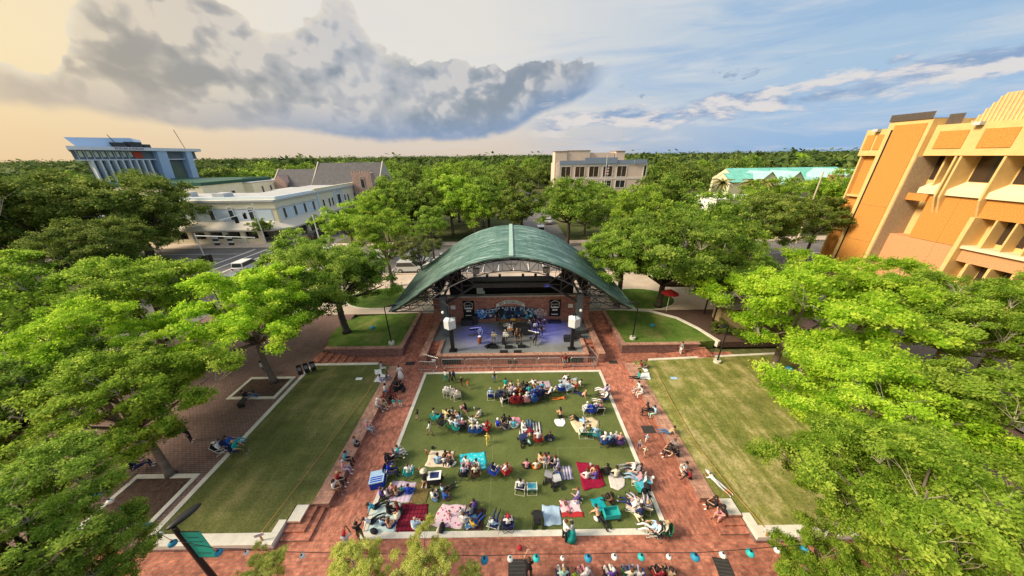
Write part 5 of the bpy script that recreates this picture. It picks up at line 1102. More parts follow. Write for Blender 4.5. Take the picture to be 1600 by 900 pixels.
# poses: joint positions in metres, the figure faces +Y; for sitting poses z=0 is the surface sat on
def mir(p): return (-p[0], p[1], p[2])
def P(pel, chest, neck, head, kn, an, to, el, wr, kn2=None, an2=None, to2=None, el2=None, wr2=None, face=(0, 1, 0)):
    return dict(pel=pel, chest=chest, neck=neck, head=head, face=face, kn=(kn, kn2 or mir(kn)), an=(an, an2 or mir(an)), to=(to, to2 or mir(to)), el=(el, el2 or mir(el)), wr=(wr, wr2 or mir(wr)))
POSES = {
 'stand': P((0, 0, .93), (0, 0, 1.2), (0, -.01, 1.44), (0, .01, 1.61), (.10, .02, .50), (.11, 0, .08), (.13, .16, .035), (.25, -.03, 1.13), (.25, .08, .90)),
 'walk': P((0, 0, .92), (0, .02, 1.2), (0, .03, 1.43), (0, .06, 1.60), (.09, .22, .53), (.10, .16, .12), (.11, .33, .10), (.24, -.16, 1.16), (.24, -.12, .90), (-.09, -.02, .50), (-.10, -.32, .17), (-.11, -.24, .04), (-.24, .14, 1.16), (-.22, .34, 1.02)),
 'film': P((0, 0, .93), (0, .0, 1.2), (0, 0, 1.44), (0, .03, 1.61), (.10, .02, .50), (.11, 0, .08), (.13, .16, .035), (.24, .20, 1.22), (.08, .36, 1.48)),
 'hug': P((0, 0, .93), (0, .02, 1.2), (0, .03, 1.44), (-.03, .06, 1.61), (.10, .02, .50), (.11, 0, .08), (.13, .16, .035), (.26, .20, 1.25), (.10, .40, 1.22)),
 'play': P((0, 0, .93), (0, .0, 1.2), (0, .01, 1.44), (0, .05, 1.60), (.14, .02, .50), (.17, 0, .08), (.2, .16, .035), (.26, .06, 1.12), (.05, .26, 1.06), el2=(-.28, .06, 1.16), wr2=(-.36, .30, 1.26)),
 'chair': P((0, 0, .12), (0, -.04, .40), (0, -.06, .63), (0, -.03, .80), (.13, .44, .10), (.13, .46, -.36), (.14, .62, -.41), (.27, .02, .36), (.19, .26, .26)),
 'lounge': P((0, 0, .12), (0, -.14, .38), (0, -.23, .59), (0, -.24, .76), (.12, .40, .26), (.13, .74, .02), (.14, .86, .08), (.30, -.04, .32), (.24, .20, .26)),
 'edge': P((0, 0, .12), (0, .05, .39), (0, .10, .61), (0, .16, .77), (.12, .43, .10), (.13, .42, -.35), (.14, .58, -.41), (.24, .20, .34), (.08, .40, .26)),
 'legsout': P((0, 0, .11), (0, -.05, .38), (0, -.06, .61), (0, -.03, .78), (.10, .44, .14), (.12, .86, .07), (.13, .90, .22), (.24, .06, .33), (.14, .30, .22)),
 'cross': P((0, 0, .11), (0, .02, .38), (0, .05, .61), (0, .09, .78), (.34, .24, .13), (-.04, .30, .07), (-.16, .34, .06), (.25, .14, .33), (.10, .32, .22), (-.34, .24, .13), (.06, .36, .08), (.18, .40, .07)),
 'knees': P((0, 0, .11), (0, .04, .38), (0, .09, .60), (0, .15, .76), (.12, .36, .46), (.12, .50, .06), (.13, .66, .03), (.24, .26, .42), (.04, .46, .34)),
 'lean': P((0, 0, .11), (0, -.14, .34), (0, -.26, .52), (0, -.28, .69), (.10, .42, .22), (.12, .82, .07), (.13, .88, .22), (.26, -.34, .28), (.27, -.42, .03), wr2=(-.27, -.42, .03), el2=(-.26, -.34, .28)),
 'back': P((0, 0, .11), (0, -.28, .12), (0, -.52, .13), (0, -.70, .16), (.11, .30, .42), (.12, .60, .07), (.13, .74, .10), (.36, -.30, .10), (.42, -.55, .07), (-.12, .30, .44), (-.12, .56, .08), (-.13, .72, .1), (-.40, -.48, .1), (-.22, -.68, .10), face=(0, 0, 1)),
 'prone': P((0, 0, .12), (0, .28, .13), (0, .50, .18), (0, .66, .27), (.11, -.42, .08), (.13, -.82, .08), (.13, -.92, -.0), (.27, .52, .10), (.12, .72, .08), face=(0, .9, .2)),
 'kneel': P((0, 0, .34), (0, .05, .62), (0, .10, .84), (0, .15, 1.00), (.11, .32, .07), (.12, -.10, .07), (.12, -.24, .05), (.25, .16, .58), (.16, .38, .52)),
 'armsup': P((0, 0, .11), (0, 0, .39), (0, 0, .62), (0, .03, .79), (.34, .24, .13), (-.04, .30, .07), (-.16, .34, .06), (.32, .04, .76), (.40, .06, 1.02), (-.34, .24, .13), (.06, .36, .08), (.18, .40, .07)),
}
def build_body(name, p):
    pel, chest, neck, head = (Vector(p[k]) for k in ('pel', 'chest', 'neck', 'head')); face = Vector(p['face']).normalized()
    verts = []; edges = []; rad = []; segs = []
    def v(c, r, par=None):
        verts.append(Vector(c)); rad.append(r if isinstance(r, tuple) else (r, r)); i = len(verts) - 1
        if par is not None: edges.append((par, i))
        return i
    lat = (Vector((1, 0, 0)))
    a = v(pel, (.125, .105)); w = v(pel.lerp(chest, .5), (.118, .095), a); c = v(chest, (.135, .105), w); s_ = v(chest.lerp(neck, .62), (.115, .085), c)
    n = v(neck, .050, s_); h0 = v(neck.lerp(head, .42), .052, n); h1 = v(head - (head - neck) * .12, (.078, .082), h0); h2 = v(head + (head - neck).normalized() * .055, (.074, .086), h1); 
    up = (neck - chest).normalized()
    segs += [(pel, pel.lerp(chest, .35), 2, .13), (pel.lerp(chest, .35), chest, 1, .13), (chest, chest.lerp(neck, .85), 1, .12), (neck, head, 0, .07), (head, head + (head - neck).normalized() * .1, 0, .09)]
    hd = []
    for k, sg in ((0, 1), (1, -1)):
        kn, an, to, el, wr = (Vector(p[q_][k]) for q_ in ('kn', 'an', 'to', 'el', 'wr'))
        hip = pel + lat * .095 * sg - (up * .03)
        i = v(hip, .092, a); i = v(hip.lerp(kn, .5), .078, i); i = v(kn, .058, i); i = v(kn.lerp(an, .35), .054, i); i = v(an, .036, i); i = v(to, (.040, .026), i)
        segs += [(hip, kn, 2, .09), (kn, an, 3, .055), (an, to, 4, .05)]
        sh = chest.lerp(neck, .72) + lat * .165 * sg
        i = v(sh, .060, s_); i = v(sh.lerp(el, .5), .047, i); i = v(el, .038, i); i = v(el.lerp(wr, .4), .035, i); i = v(wr, .024, i)
        d = (wr - el).normalized(); pm = wr + d * .06; i = v(pm, (.034, .018), i)
        segs += [(sh, sh.lerp(el, .75), 1, .055), (sh.lerp(el, .75), wr, 5, .04), (wr, pm + d * .12, 0, .05)]
        hd.append((wr, d, pm, sg))
    me = bpy.data.meshes.new(name); me.from_pydata(verts, edges, []); o = bpy.data.objects.new(name, me); C.objects.link(o)
    md = o.modifiers.new('s', 'SKIN'); md.use_smooth_shade = True
    for i, r in enumerate(rad): sv = me.skin_vertices[0].data[i]; sv.radius = r; sv.use_root = (i == 0)
    sb = o.modifiers.new('d', 'SUBSURF'); sb.levels = 1
    dg = bpy.context.evaluated_depsgraph_get(); m2 = bpy.data.meshes.new_from_object(o.evaluated_get(dg)); bpy.data.objects.remove(o); bpy.data.meshes.remove(me)
    V_ = [vv.co.copy() for vv in m2.vertices]; F_ = [tuple(pp.vertices) for pp in m2.polygons]; M_ = []
    for f in F_:
        cc_ = sum((V_[i] for i in f), Vector()) / len(f); best = (9e9, 0)
        for (pa, pb, sl_, r) in segs:
            ab = pb - pa; t = max(0, min(1, (cc_ - pa).dot(ab) / max(1e-9, ab.dot(ab)))); dd = (cc_ - pa - ab * t).length / r
            if dd < best[0]: best = (dd, sl_)
        M_.append(best[1])
    q = MB(); q.v = [tuple(x) for x in V_]; q.f = F_; q.m = M_
    # hands: four fingers of different length, slightly curled, and a thumb from the side of the palm
    for wr, d, pm, sg in hd:
        s2 = d.cross(Vector((0, 0, 1)) if abs(d.z) < .8 else Vector((0, 1, 0))).normalized(); nn = s2.cross(d).normalized(); nn = -nn if nn.z > 0 else nn
        for j, L_ in enumerate((.062, .074, .070, .055)):
            b0 = pm + d * .012 + s2 * (.018 * (j - 1.5)); b1 = b0 + d * L_ * .55 + nn * .006; b2 = b1 + d * L_ * .4 + nn * .022; q.tube([b0, b1, b2], [.0095, .0085, .006], 5, 0)
        t0 = wr + d * .03 + s2 * .026 * sg; q.tube([t0, t0 + d * .03 + s2 * .022 * sg, t0 + d * .055 + s2 * .026 * sg + nn * .012], [.011, .010, .007], 5, 0)
    # face: nose, eyes, mouth, ears
    hu = (head - neck).normalized(); hu = (hu - face * hu.dot(face)).normalized(); hs = face.cross(hu).normalized(); hc = head + (head - neck).normalized() * .0
    nb = hc + face * .078; q.add([nb + hu * .028, nb - hs * .014 - hu * .012, nb + hs * .014 - hu * .012, nb + face * .026 - hu * .008], [(0, 1, 3), (0, 3, 2), (1, 2, 3)], 0)
    for s in (-1, 1):
        ec = hc + face * .076 + hs * .030 * s + hu * .022; q.ball(ec, .0095, 6, 4, 6)
        er = hc + hs * .082 * s + hu * .0; q.ball(er, (.012, .018, .022), 6, 4, 0)
    mc = hc + face * .082 - hu * .034; q.add([mc - hs * .022, mc + hs * .022, mc + hs * .016 - hu * .009, mc - hs * .016 - hu * .009], [(0, 1, 2, 3)], 7)
    me = q.mesh(name, [SKIN[0], cmat('white'), cmat('black'), cmat('black'), cmat('black'), SKIN[0], EYE, mat('lips', (.35, .12, .10), .5)], True)
    R_ = Matrix((hs, face, hu)).transposed().to_4x4(); R_.translation = hc
    return me, R_
BODY = {k: build_body('body_' + k, p) for k, p in POSES.items()}
def hairmesh(style):
    q = MB(); q.ball((0, -.022, .022), (.094, .100, .100), 12, 8)
    if style == 'long':
        q.tube([(0, -.07, .03), (0, -.10, -.08), (0, -.11, -.20), (0, -.10, -.30)], [.075, .085, .075, .03], 8)
    if style == 'bun': q.ball((0, -.11, .06), .045, 8, 5)
    if style == 'cap': q.ball((0, 0, .045), (.100, .108, .078), 12, 6); q.add([(-.07, .06, .055), (.07, .06, .055), (.055, .185, .035), (-.055, .185, .035), (-.07, .06, .045), (.07, .06, .045), (.055, .185, .027), (-.055, .185, .027)], [(0, 1, 2, 3), (7, 6, 5, 4), (2, 1, 5, 6), (0, 3, 7, 4), (3, 2, 6, 7)])
    if style == 'hat': q.ball((0, -.01, .07), (.105, .11, .075), 12, 6); q.tube([(0, -.01, .055), (0, -.01, .070)], .20, 14)
    return q.mesh('hair_' + style, hmat('dark'), True)
HAIR = {s: hairmesh(s) for s in ('short', 'long', 'bun', 'cap', 'hat')}
SKIRT = MB().tube([(0, 0, 1.02), (0, .0, .85), (0, 0, .5), (0, 0, .14)], [.145, .19, .25, .32], 12).mesh('skirt', cmat('white'), True)
used_labels = set()
CN = {'lightblue': 'light blue', 'royalblue': 'royal blue', 'lightgrey': 'light grey', 'paleyellow': 'pale yellow', 'paledenim': 'pale denim'}
pr = random.Random(12)
POSW = dict(stand='standing', walk='walking', film='standing with hands raised', hug='hugging someone', play='playing', chair='sitting', lounge='lounging', edge='sitting', legsout='sitting legs out', cross='sitting cross-legged', knees='sitting with knees up', lean='leaning back', back='lying face up', prone='lying face down', kneel='kneeling', armsup='sitting with arms up')
def person(x, y, z, pose, rot, top, bot, hair, where, s=1.0, style=None, shin=None, skin=None, group=None, skirt=None, forearm=None):
    sk = SKIN[skin if skin is not None else pr.choice((0, 0, 1, 2, 1, 3, 0, 4))]
    lab = '%s %s, %s top, %s bottoms, %s' % ('person' if s > .8 else 'child', POSW[pose], CN.get(top, top), CN.get(bot, bot), where)
    w = lab.split()
    if len(w) > 16: lab = lab.replace(' bottoms', ''); w = lab.split()
    if lab in used_labels: lab = lab.replace(', %s top' % CN.get(top, top), ', %s hair, %s top' % (hair, CN.get(top, top))); w = lab.split()
    if len(w) > 16: print('LONG', lab)
    if lab in used_labels: print('DUP', lab)
    used_labels.add(lab)
    e = empty('person', (x, y, z), math.radians(rot), lab, 'person', group)
    k = FS * s; e.scale = (k, k, k)
    me, H_ = BODY[pose]; b = link('body', me, e)
    for i, m in enumerate((sk, cmat(top), cmat(bot), cmat(shin) if shin else (cmat(bot) if bot not in ('khaki',) else sk), cmat(pr.choice(('white', 'black', 'black', 'grey'))), cmat(forearm) if forearm else sk)): setmat(b, i, m)
    hm_ = HAIR[style or ('cap' if hair.endswith('hat') and hair != 'sunhat' else 'hat' if hair == 'sunhat' else 'short')]
    if hair != 'bald':
        h = link('cap' if hair.endswith('hat') else 'hair', hm_, e); h.matrix_local = H_; setmat(h, 0, hmat(hair))
    if skirt: d = link('skirt', SKIRT, e); setmat(d, 0, cmat(skirt))
    return e
# chairs
def camp_meshes():
    S = MB(); n = 6
    S.add([(-.26 + .52 * i / n, y, .42 - .035 * math.sin(PI * i / n) + (.03 if y > .1 else 0)) for y in (-.22, .24) for i in range(n + 1)] + [(-.26 + .52 * i / n, y, .40 - .035 * math.sin(PI * i / n) + (.03 if y > .1 else 0)) for y in (-.22, .24) for i in range(n + 1)], [(i, i + 1, n + 2 + i, n + 1 + i) for i in range(n)] + [(15 + n + i, 15 + i + n + 1 - n, 14 + i, 14 + i) for i in range(0)])
    B_ = MB(); B_.add([(-.28 + .56 * i / n, -.24 - .05 * math.sin(PI * i / n) - (.10 if z > .6 else 0), z) for z in (.40, .88) for i in range(n + 1)], [(i, i + 1, n + 2 + i, n + 1 + i) for i in range(n)])
    L1 = MB().tube([(-.29, -.26, .02), (.29, .26, .44)], .014, 5); 
    return S, B_
_S, _B = camp_meshes()
CH = {}
def chair_parts(kind_):
    """list of (name, mesh, is_fabric)"""
    if kind_ in CH: return CH[kind_]
    fab = cmat('navy'); fr = mat('chair_frame_dark', (.04, .045, .05), .45, .1, 3, .3); wf = mat('chair_frame_white', (.66, .64, .58), .45, .05, 3)
    L_ = []
    if kind_ == 'camp':
        L_.append(('seat', _S.mesh('seat', fab, True), 1)); L_.append(('backrest', _B.mesh('backrest', fab, True), 1))
        for a, b in (((-.29, -.27, .0), (.29, -.24, .42)), ((.29, -.27, 0), (-.29, -.24, .42)), ((-.29, .27, 0), (.29, .26, .44)), ((.29, .27, 0), (-.29, .26, .44))): L_.append(('leg', MB().tube([a, b], .013, 5).mesh('leg', fr), 0))
        for s in (-1, 1):
            L_.append(('side_brace', MB().tube([(s * .29, -.27, .0), (s * .29, .26, .44)], .012, 4).mesh('brace', fr), 0))
            L_.append(('back_post', MB().tube([(s * .29, -.25, .38), (s * .28, -.34, .90)], .013, 5).mesh('post', fr), 0))
            L_.append(('armrest', MB().box(s * .31 - .035, s * .31 + .035, -.30, .27, .62, .645).mesh('arm', fab), 1))
    elif kind_ == 'lawn':
        S = MB(); S.add([(-.25, -.22, .27), (.25, -.22, .27), (.25, .25, .31), (-.25, .25, .31), (-.25, -.22, .255), (.25, -.22, .255), (.25, .25, .295), (-.25, .25, .295)], [(0, 1, 2, 3), (7, 6, 5, 4), (0, 4, 5, 1), (2, 6, 7, 3)]); L_.append(('seat', S.mesh('seat', fab), 1))
        Bk = MB(); Bk.add([(-.25, -.22, .28), (.25, -.22, .28), (.25, -.48, .88), (-.25, -.48, .88), (-.25, -.235, .28), (.25, -.235, .28), (.25, -.495, .88), (-.25, -.495, .88)], [(0, 1, 2, 3), (7, 6, 5, 4), (0, 4, 5, 1), (2, 6, 7, 3)]); L_.append(('backrest', Bk.mesh('backrest', fab), 1))
        L_.append(('seat_frame', MB().tube([(-.28, .27, .31), (-.28, -.22, .27), (-.28, -.50, .91), (.28, -.50, .91), (.28, -.22, .27), (.28, .27, .31), (-.28, .27, .31)], .018, 5).mesh('fr', wf), 0))
        L_.append(('leg', MB().tube([(-.30, .20, .31), (-.30, -.34, .01), (.30, -.34, .01), (.30, .20, .31)], .018, 5).mesh('leg', wf), 0))
        L_.append(('leg', MB().tube([(-.30, -.24, .34), (-.30, .26, .01), (.30, .26, .01), (.30, -.24, .34)], .018, 5).mesh('leg', wf), 0))
        for s in (-1, 1): L_.append(('armrest', MB().tube([(s * .31, .22, .31), (s * .31, .20, .50), (s * .31, -.34, .55)], .022, 5).mesh('arm', wf), 0))
    CH[kind_] = L_; return L_
chair_labels = {}
def chair(x, y, rot, kind_, col_, label, z=0.015):
    if len(label.split()) > 16: label = ' '.join(w_ for w_ in label.replace(', sitter with', ' of the').split() if w_ not in ('and', 'hair,'))
    if len(label.split()) > 16: label = '%s chair in the %s spot %s' % (CN.get(col_, col_), 'white framed' if kind_ == 'lawn' else 'dark framed', label.split(', ')[-1])
    if len(label.split()) > 16: print('LONGC', label)
    if label in chair_labels: print('DUPCHAIR', label)
    chair_labels[label] = 1
    e = empty('folding_chair', (x, y, z), math.radians(rot), label, 'chair', 'folding chairs on the turf'); e.scale = (FS, FS, FS)
    for nm, me, fb in chair_parts(kind_):
        o = link(nm, me, e)
        if fb: setmat(o, 0, cmat(col_))
    return e
SZ = {'camp': .40 * FS + .01, 'lawn': .27 * FS + .01}
def who(px, py, pose, rot, top, bot, hair, where, ch=None, cc_=None, z0=.013, s=1.0, clabel=None, **kw):
    """put a person at the photograph pixel of the torso (feet for standing poses) and seat them in a chair when one is given"""
    zz = z0 + (SZ[ch] if ch else 0)
    if pose in ('stand', 'walk', 'film', 'hug', 'play'): p = G(px, py, z0)
    else: p = G(px, py, zz + .33 * s * FS)
    if pose == 'back': p = G(px, py, zz + .1)
    if pose == 'prone': p = G(px, py, zz + .1)
    person(p.x, p.y, zz, pose, rot, top, bot, hair, where, s, **kw)
    if ch:
        n = CN.get(cc_, cc_)
        chair(p.x + .0, p.y, rot, ch, cc_, clabel or ('%s chair, sitter with %s top and %s hair, %s' % (n, CN.get(top, top), hair, where)), z0)
W0 = .51   # top of the seat walls
T = 'of the long front cluster'
who(594, 572, 'edge', -70, 'lightgrey', 'white', 'dark', 'atop the darker lawn wall, nearest the stage', z0=W0)
who(595, 592, 'legsout', -40, 'lavender', 'lavender', 'dark', 'on the white pad by the darker lawn', z0=W0)
who(603, 588, 'edge', -80, 'brown', 'grey', 'brown', 'beside the white pad on the wall', z0=W0)
who(627, 593, 'stand', 20, 'white', 'white', 'dark', 'alone on the walk in a long dress', skirt='white', forearm='white')
who(617, 599, 'edge', -120, 'black', 'black', 'dark', 'behind the pile of black bags', z0=.3)
who(628, 603, 'cross', 60, 'black', 'black', 'black', 'on the walk beside the black bags')
who(600, 607, 'edge', -85, 'white', 'denim', 'black', 'on the wall behind the maroon tops', z0=W0)
who(608, 612, 'edge', -100, 'maroon', 'maroon', 'brown', 'on the wall, leaning to a neighbour', z0=W0)
who(598, 620, 'edge', -80, 'maroon', 'brown', 'brown', 'on the wall just below the pair', z0=W0)
who(611, 622, 'cross', 90, 'black', 'brown', 'dark', 'on the walk at the feet of the maroon tops')
who(617, 637, 'stand', -10, 'turquoise', 'white', 'dark', 'first of the two in matching tops', s=.62)
who(627, 637, 'stand', 10, 'turquoise', 'white', 'dark', 'second of the two in matching tops', s=.60)
who(588, 630, 'edge', -95, 'white', 'grey', 'whitehat', 'on the wall above the pink shirt', z0=W0)
who(595, 627, 'edge', -95, 'peach', 'khaki', 'brown', 'on the wall next to the white cap', z0=W0)
who(572, 665, 'edge', -92, 'pink', 'paledenim', 'grey', 'alone halfway along the wall', z0=W0, s=1.05)
who(553, 691, 'cross', -60, 'grey', 'black', 'brown', 'on the wall above the cyan shirt', z0=W0)
who(538, 713, 'edge', -92, 'cyan', 'black', 'black', 'near the lower end of the wall', z0=W0)
who(534, 728, 'edge', -80, 'pink', 'lavender', 'grey', 'between the cyan and the red shirts', z0=W0)
who(526, 745, 'edge', -95, 'red', 'black', 'blond', 'on the wall beside the white shirt', z0=W0)
who(520, 758, 'edge', -92, 'white', 'brown', 'black', 'last at the lower end of the wall', z0=W0, style='long')
who(548, 862, 'film', 15, 'lightgrey', 'denim', 'redhat', 'on the walk by the brick steps')
who(566, 845, 'film', 30, 'black', 'olive', 'black', 'on the walk behind the red cap')
# wall on the yellowish lawn side
who(1003, 570, 'edge', 85, 'maroon', 'tan', 'dark', 'first on the wall nearest the stage', z0=W0)
who(1010, 569, 'edge', 120, 'olive', 'grey', 'brown', 'beside the maroon top at the wall top', z0=W0)
who(998, 587, 'legsout', 85, 'teal', 'black', 'dark', 'with legs stretched along the wall', z0=W0)
who(1000, 603, 'edge', 85, 'white', 'lightgrey', 'dark', 'on the wall below the teal top', z0=W0)
who(1004, 610, 'edge', 95, 'lightgrey', 'white', 'dark', 'close beside the one in white, on the wall', z0=W0)
who(1014, 637, 'edge', 80, 'black', 'black', 'black', 'on the wall with a big black bag', z0=W0)
who(1025, 641, 'edge', 90, 'lightblue', 'mint', 'dark', 'on the wall, bending forward', z0=W0)
who(1046, 672, 'lean', 80, 'tan', 'denim', 'dark', 'reclining on the wall alone', z0=W0)
who(1049, 701, 'edge', 85, 'black', 'black', 'black', 'on the wall beside the grey top', z0=W0)
who(1056, 694, 'edge', 95, 'grey', 'black', 'brown', 'on the wall behind two in black', z0=W0)
who(1060, 707, 'knees', 80, 'black', 'black', 'dark', 'on the wall hugging bare legs', z0=W0, shin='skin')
who(1073, 731, 'cross', 70, 'grey', 'white', 'black', 'on the wall above the maroon top', z0=W0)
who(1079, 742, 'knees', 85, 'maroon', 'black', 'dark', 'alone on the lower part of the wall', z0=W0)
who(1121, 754, 'prone', 28, 'white', 'lightgrey', 'whitehat', 'on the grass by the steps', z0=TZ, s=.98, shin='skin')
who(1121, 785, 'edge', 70, 'black', 'black', 'dark', 'on the pale pad at the steps', z0=W0)
who(1131, 797, 'edge', 110, 'black', 'pink', 'black', 'on the steps with pale legs down', z0=W0, style='long', shin='skin')
who(1009, 691, 'walk', 160, 'lightblue', 'white', 'white', 'on the walk, the smallest', s=.48)
who(998, 703, 'walk', 140, 'grey', 'navy', 'blond', 'on the walk between the other two', s=.62)
who(1006, 713, 'walk', 180, 'cream', 'tan', 'blond', 'on the walk, nearest the lower end', s=.58)
# strollers-by at the stage edge of the turf
who(697, 596, 'walk', -30, 'white', 'teal', 'dark', 'at the stage edge of the turf', s=.8)
who(705, 599, 'walk', 150, 'black', 'black', 'dark', 'among three by the stage edge', s=.82, style='long')
who(710, 596, 'walk', 170, 'navy', 'black', 'black', 'half behind another by the stage edge', s=.8)
who(722, 604, 'walk', 60, 'black', 'maroon', 'blond', 'running over the turf', s=.66)
who(732, 608, 'walk', 80, 'orange', 'tan', 'brown', 'running after another', s=.66)
who(773, 597, 'stand', 170, 'black', 'denim', 'brown', 'alone facing the crowd', s=.72)
who(654, 657, 'walk', -90, 'black', 'khaki', 'dark', 'alone by the turf edge', s=.72)
who(673, 681, 'walk', -80, 'white', 'khaki', 'black', 'striding with an arm out', s=.88)
who(762, 694, 'walk', 10, 'yellow', 'yellow', 'blond', 'behind the red folding chair', s=.66)
who(882, 574, 'stand', 180, 'maroon', 'grey', 'brown', 'at the barrier end before the stage')
# white reclining group
for i, (x, y, t_, c_) in enumerate(((697, 608, 'white', 1), (702, 609, 'lightgrey', 0), (708, 611, 'white', 1), (714, 614, 'cream', 1))):
    who(x, y, 'lounge', 15, t_, ('lightgrey', 'white', 'lavender', 'pink')[i], ('white', 'grey', 'blond', 'white')[i], ('first', 'second', 'third', 'fourth')[i] + ' of four in pale chairs', 'lawn', 'white' if c_ else 'lightgrey', clabel='white framed low lawn chair, %s of four in the pale row' % ('first', 'second', 'third', 'fourth')[i])
who(767, 613, 'chair', 0, 'lightblue', 'grey', 'grey', 'apart beside the long front cluster', 'lawn', 'royalblue')
# long front cluster
who(790, 602, 'kneel', 0, 'teal', 'cream', 'dark', T); who(799, 601, 'cross', 180, 'cream', 'peach', 'auburn', T); who(801, 608, 'cross', 10, 'lavender', 'lavender', 'dark', T)
who(811, 603, 'lean', 190, 'tan', 'white', 'blond', T); who(818, 602, 'cross', 150, 'black', 'tan', 'black', T); who(823, 602, 'knees', 200, 'black', 'grey', 'black', T, style='long')
who(806, 609, 'cross', 200, 'white', 'lavender', 'brown', T); who(820, 609, 'cross', 30, 'navy', 'maroon', 'dark', T)
who(834, 601, 'back', 190, 'white', 'tan', 'brown', T, shin='skin'); who(848, 603, 'cross', 170, 'cyan', 'white', 'dark', T); who(840, 607, 'legsout', 100, 'blue', 'white', 'brown', T)
who(781, 613, 'chair', -10, 'navy', 'navy', 'blond', T, 'camp', 'navy'); who(787, 612, 'chair', 5, 'grey', 'black', 'blond', T, 'camp', 'grey'); who(799, 613, 'chair', 5, 'grey', 'grey', 'grey', T, 'camp', 'black')
who(812, 612, 'knees', 0, 'gold', 'maroon', 'black', T); who(808, 611, 'chair', 40, 'maroon', 'black', 'brown', T, 'camp', 'maroon')
who(827, 613, 'kneel', 10, 'turquoise', 'white', 'dark', T); who(836, 611, 'chair', 10, 'blue', 'navy', 'brown', T, 'camp', 'royalblue'); who(846, 611, 'chair', 0, 'navy', 'black', 'black', T, 'camp', 'navy')
who(788, 621, 'chair', 20, 'black', 'white', 'dark', T, 'lawn', 'black'); who(803, 622, 'chair', 5, 'maroon', 'black', 'white', T, 'camp', 'red'); who(812, 622, 'chair', 15, 'maroon', 'red', 'blond', T, 'camp', 'maroon', clabel='maroon folding chair, lower one of the two in the front cluster')
who(823, 620, 'chair', 0, 'white', 'pink', 'white', T, 'camp', 'pink'); who(834, 619, 'chair', 5, 'blue', 'lightblue', 'dark', T, 'camp', 'blue'); who(857, 611, 'lounge', 70, 'white', 'black', 'white', T, 'camp', 'black')
who(864, 609, 'lounge', 60, 'lightgrey', 'black', 'grey', T); who(877, 603, 'chair', 0, 'lightblue', 'white', 'dark', T, 'camp', 'royalblue', clabel='royal blue camp chair under the person in light blue by the dotted blanket'); who(889, 603, 'chair', 20, 'lightblue', 'paledenim', 'brown', 'at the dotted grey blanket', 'lawn', 'lightblue')
who(887, 593, 'back', 200, 'white', 'black', 'dark', 'on the dotted grey blanket', shin='skin'); who(903, 597, 'lean', 60, 'white', 'tan', 'black', 'at the dotted grey blanket'); who(897, 602, 'lean', 65, 'red', 'white', 'auburn', 'just below the dotted blanket')
chair(G(845, 627).x, G(845, 627).y, 0, 'camp', 'black', 'empty black folding chair at the end of the front cluster')
who(874, 622, 'prone', -85, 'orange', 'orange', 'brown', 'crawling alone on the turf', s=.8); who(910, 614, 'lean', 60, 'peach', 'navy', 'blond', 'bare-shouldered, alone near the dotted blanket')
R2 = 'by the turf edge opposite the yellowish lawn'
who(943, 607, 'lounge', 75, 'lavender', 'white', 'dark', R2, 'lawn', 'lavender'); who(945, 617, 'lounge', 70, 'white', 'black', 'brown', R2, 'camp', 'navy'); who(941, 623, 'legsout', 80, 'navy', 'white', 'whitehat', R2)
R3 = 'in the blue chair foursome'
who(917, 635, 'chair', 5, 'white', 'white', 'white', R3, 'lawn', 'blue'); who(924, 636, 'chair', -10, 'royalblue', 'blue', 'dark', R3, 'camp', 'royalblue'); who(932, 633, 'chair', 10, 'white', 'grey', 'blond', R3, 'camp', 'blue'); who(938, 635, 'chair', -5, 'pink', 'black', 'auburn', R3, 'lawn', 'black')
who(876, 649, 'kneel', 15, 'peach', 'black', 'black', 'on the small white pad', style='long')
who(728, 638, 'knees', 60, 'black', 'pink', 'black', 'alone near the middle of the turf', style='long'); who(750, 646, 'cross', 60, 'white', 'tan', 'black', 'by a paper cup on the turf')
who(679, 646, 'legsout', -90, 'paleyellow', 'navy', 'black', 'alone near the turf edge', s=1.08)
K = 'in the chair cluster left of centre'
who(702, 650, 'cross', -20, 'black', 'black', 'black', K, style='long'); who(708, 643, 'cross', 180, 'grey', 'paleyellow', 'dark', K); who(713, 648, 'cross', 160, 'peach', 'tan', 'blond', K); who(719, 652, 'knees', 40, 'lightblue', 'denim', 'black', K, style='long')
who(705, 660, 'chair', -25, 'white', 'khaki', 'grey', K, 'camp', 'green'); who(713, 663, 'chair', -20, 'lightblue', 'white', 'white', K, 'camp', 'teal'); who(723, 661, 'chair', 0, 'pink', 'black', 'white', K, 'camp', 'black'); who(738, 657, 'armsup', 0, 'white', 'lightgrey', 'brown', K)
who(739, 667, 'chair', 0, 'cream', 'grey', 'blond', K, 'camp', 'blue'); who(747, 667, 'chair', -5, 'white', 'navy', 'white', K, 'camp', 'blue'); who(760, 664, 'chair', 60, 'red', 'white', 'auburn', K, 'camp', 'red'); who(697, 652, 'kneel', -30, 'paleyellow', 'cream', 'dark', K)
chair(G(692, 667).x, G(692, 667).y, -30, 'camp', 'black', 'empty black folding chair at the end of the central cluster'); chair(G(681, 658).x, G(681, 658).y, -30, 'camp', 'teal', 'small empty teal camp stool by the pale yellow shirt')
K = 'around the round pink towel'
who(777, 663, 'cross', -40, 'royalblue', 'tan', 'white', K, s=1.1); who(788, 654, 'cross', 160, 'black', 'black', 'black', K, style='long'); who(796, 655, 'knees', 170, 'black', 'white', 'dark', K); who(791, 667, 'cross', 0, 'black', 'grey', 'dark', K); who(803, 664, 'cross', 0, 'cyan', 'white', 'grey', K, s=1.1)
K = 'on the striped blanket'
who(827, 667, 'back', 0, 'maroon', 'denim', 'blond', K, s=1.1); who(816, 666, 'cross', -60, 'white', 'white', 'blond', K)
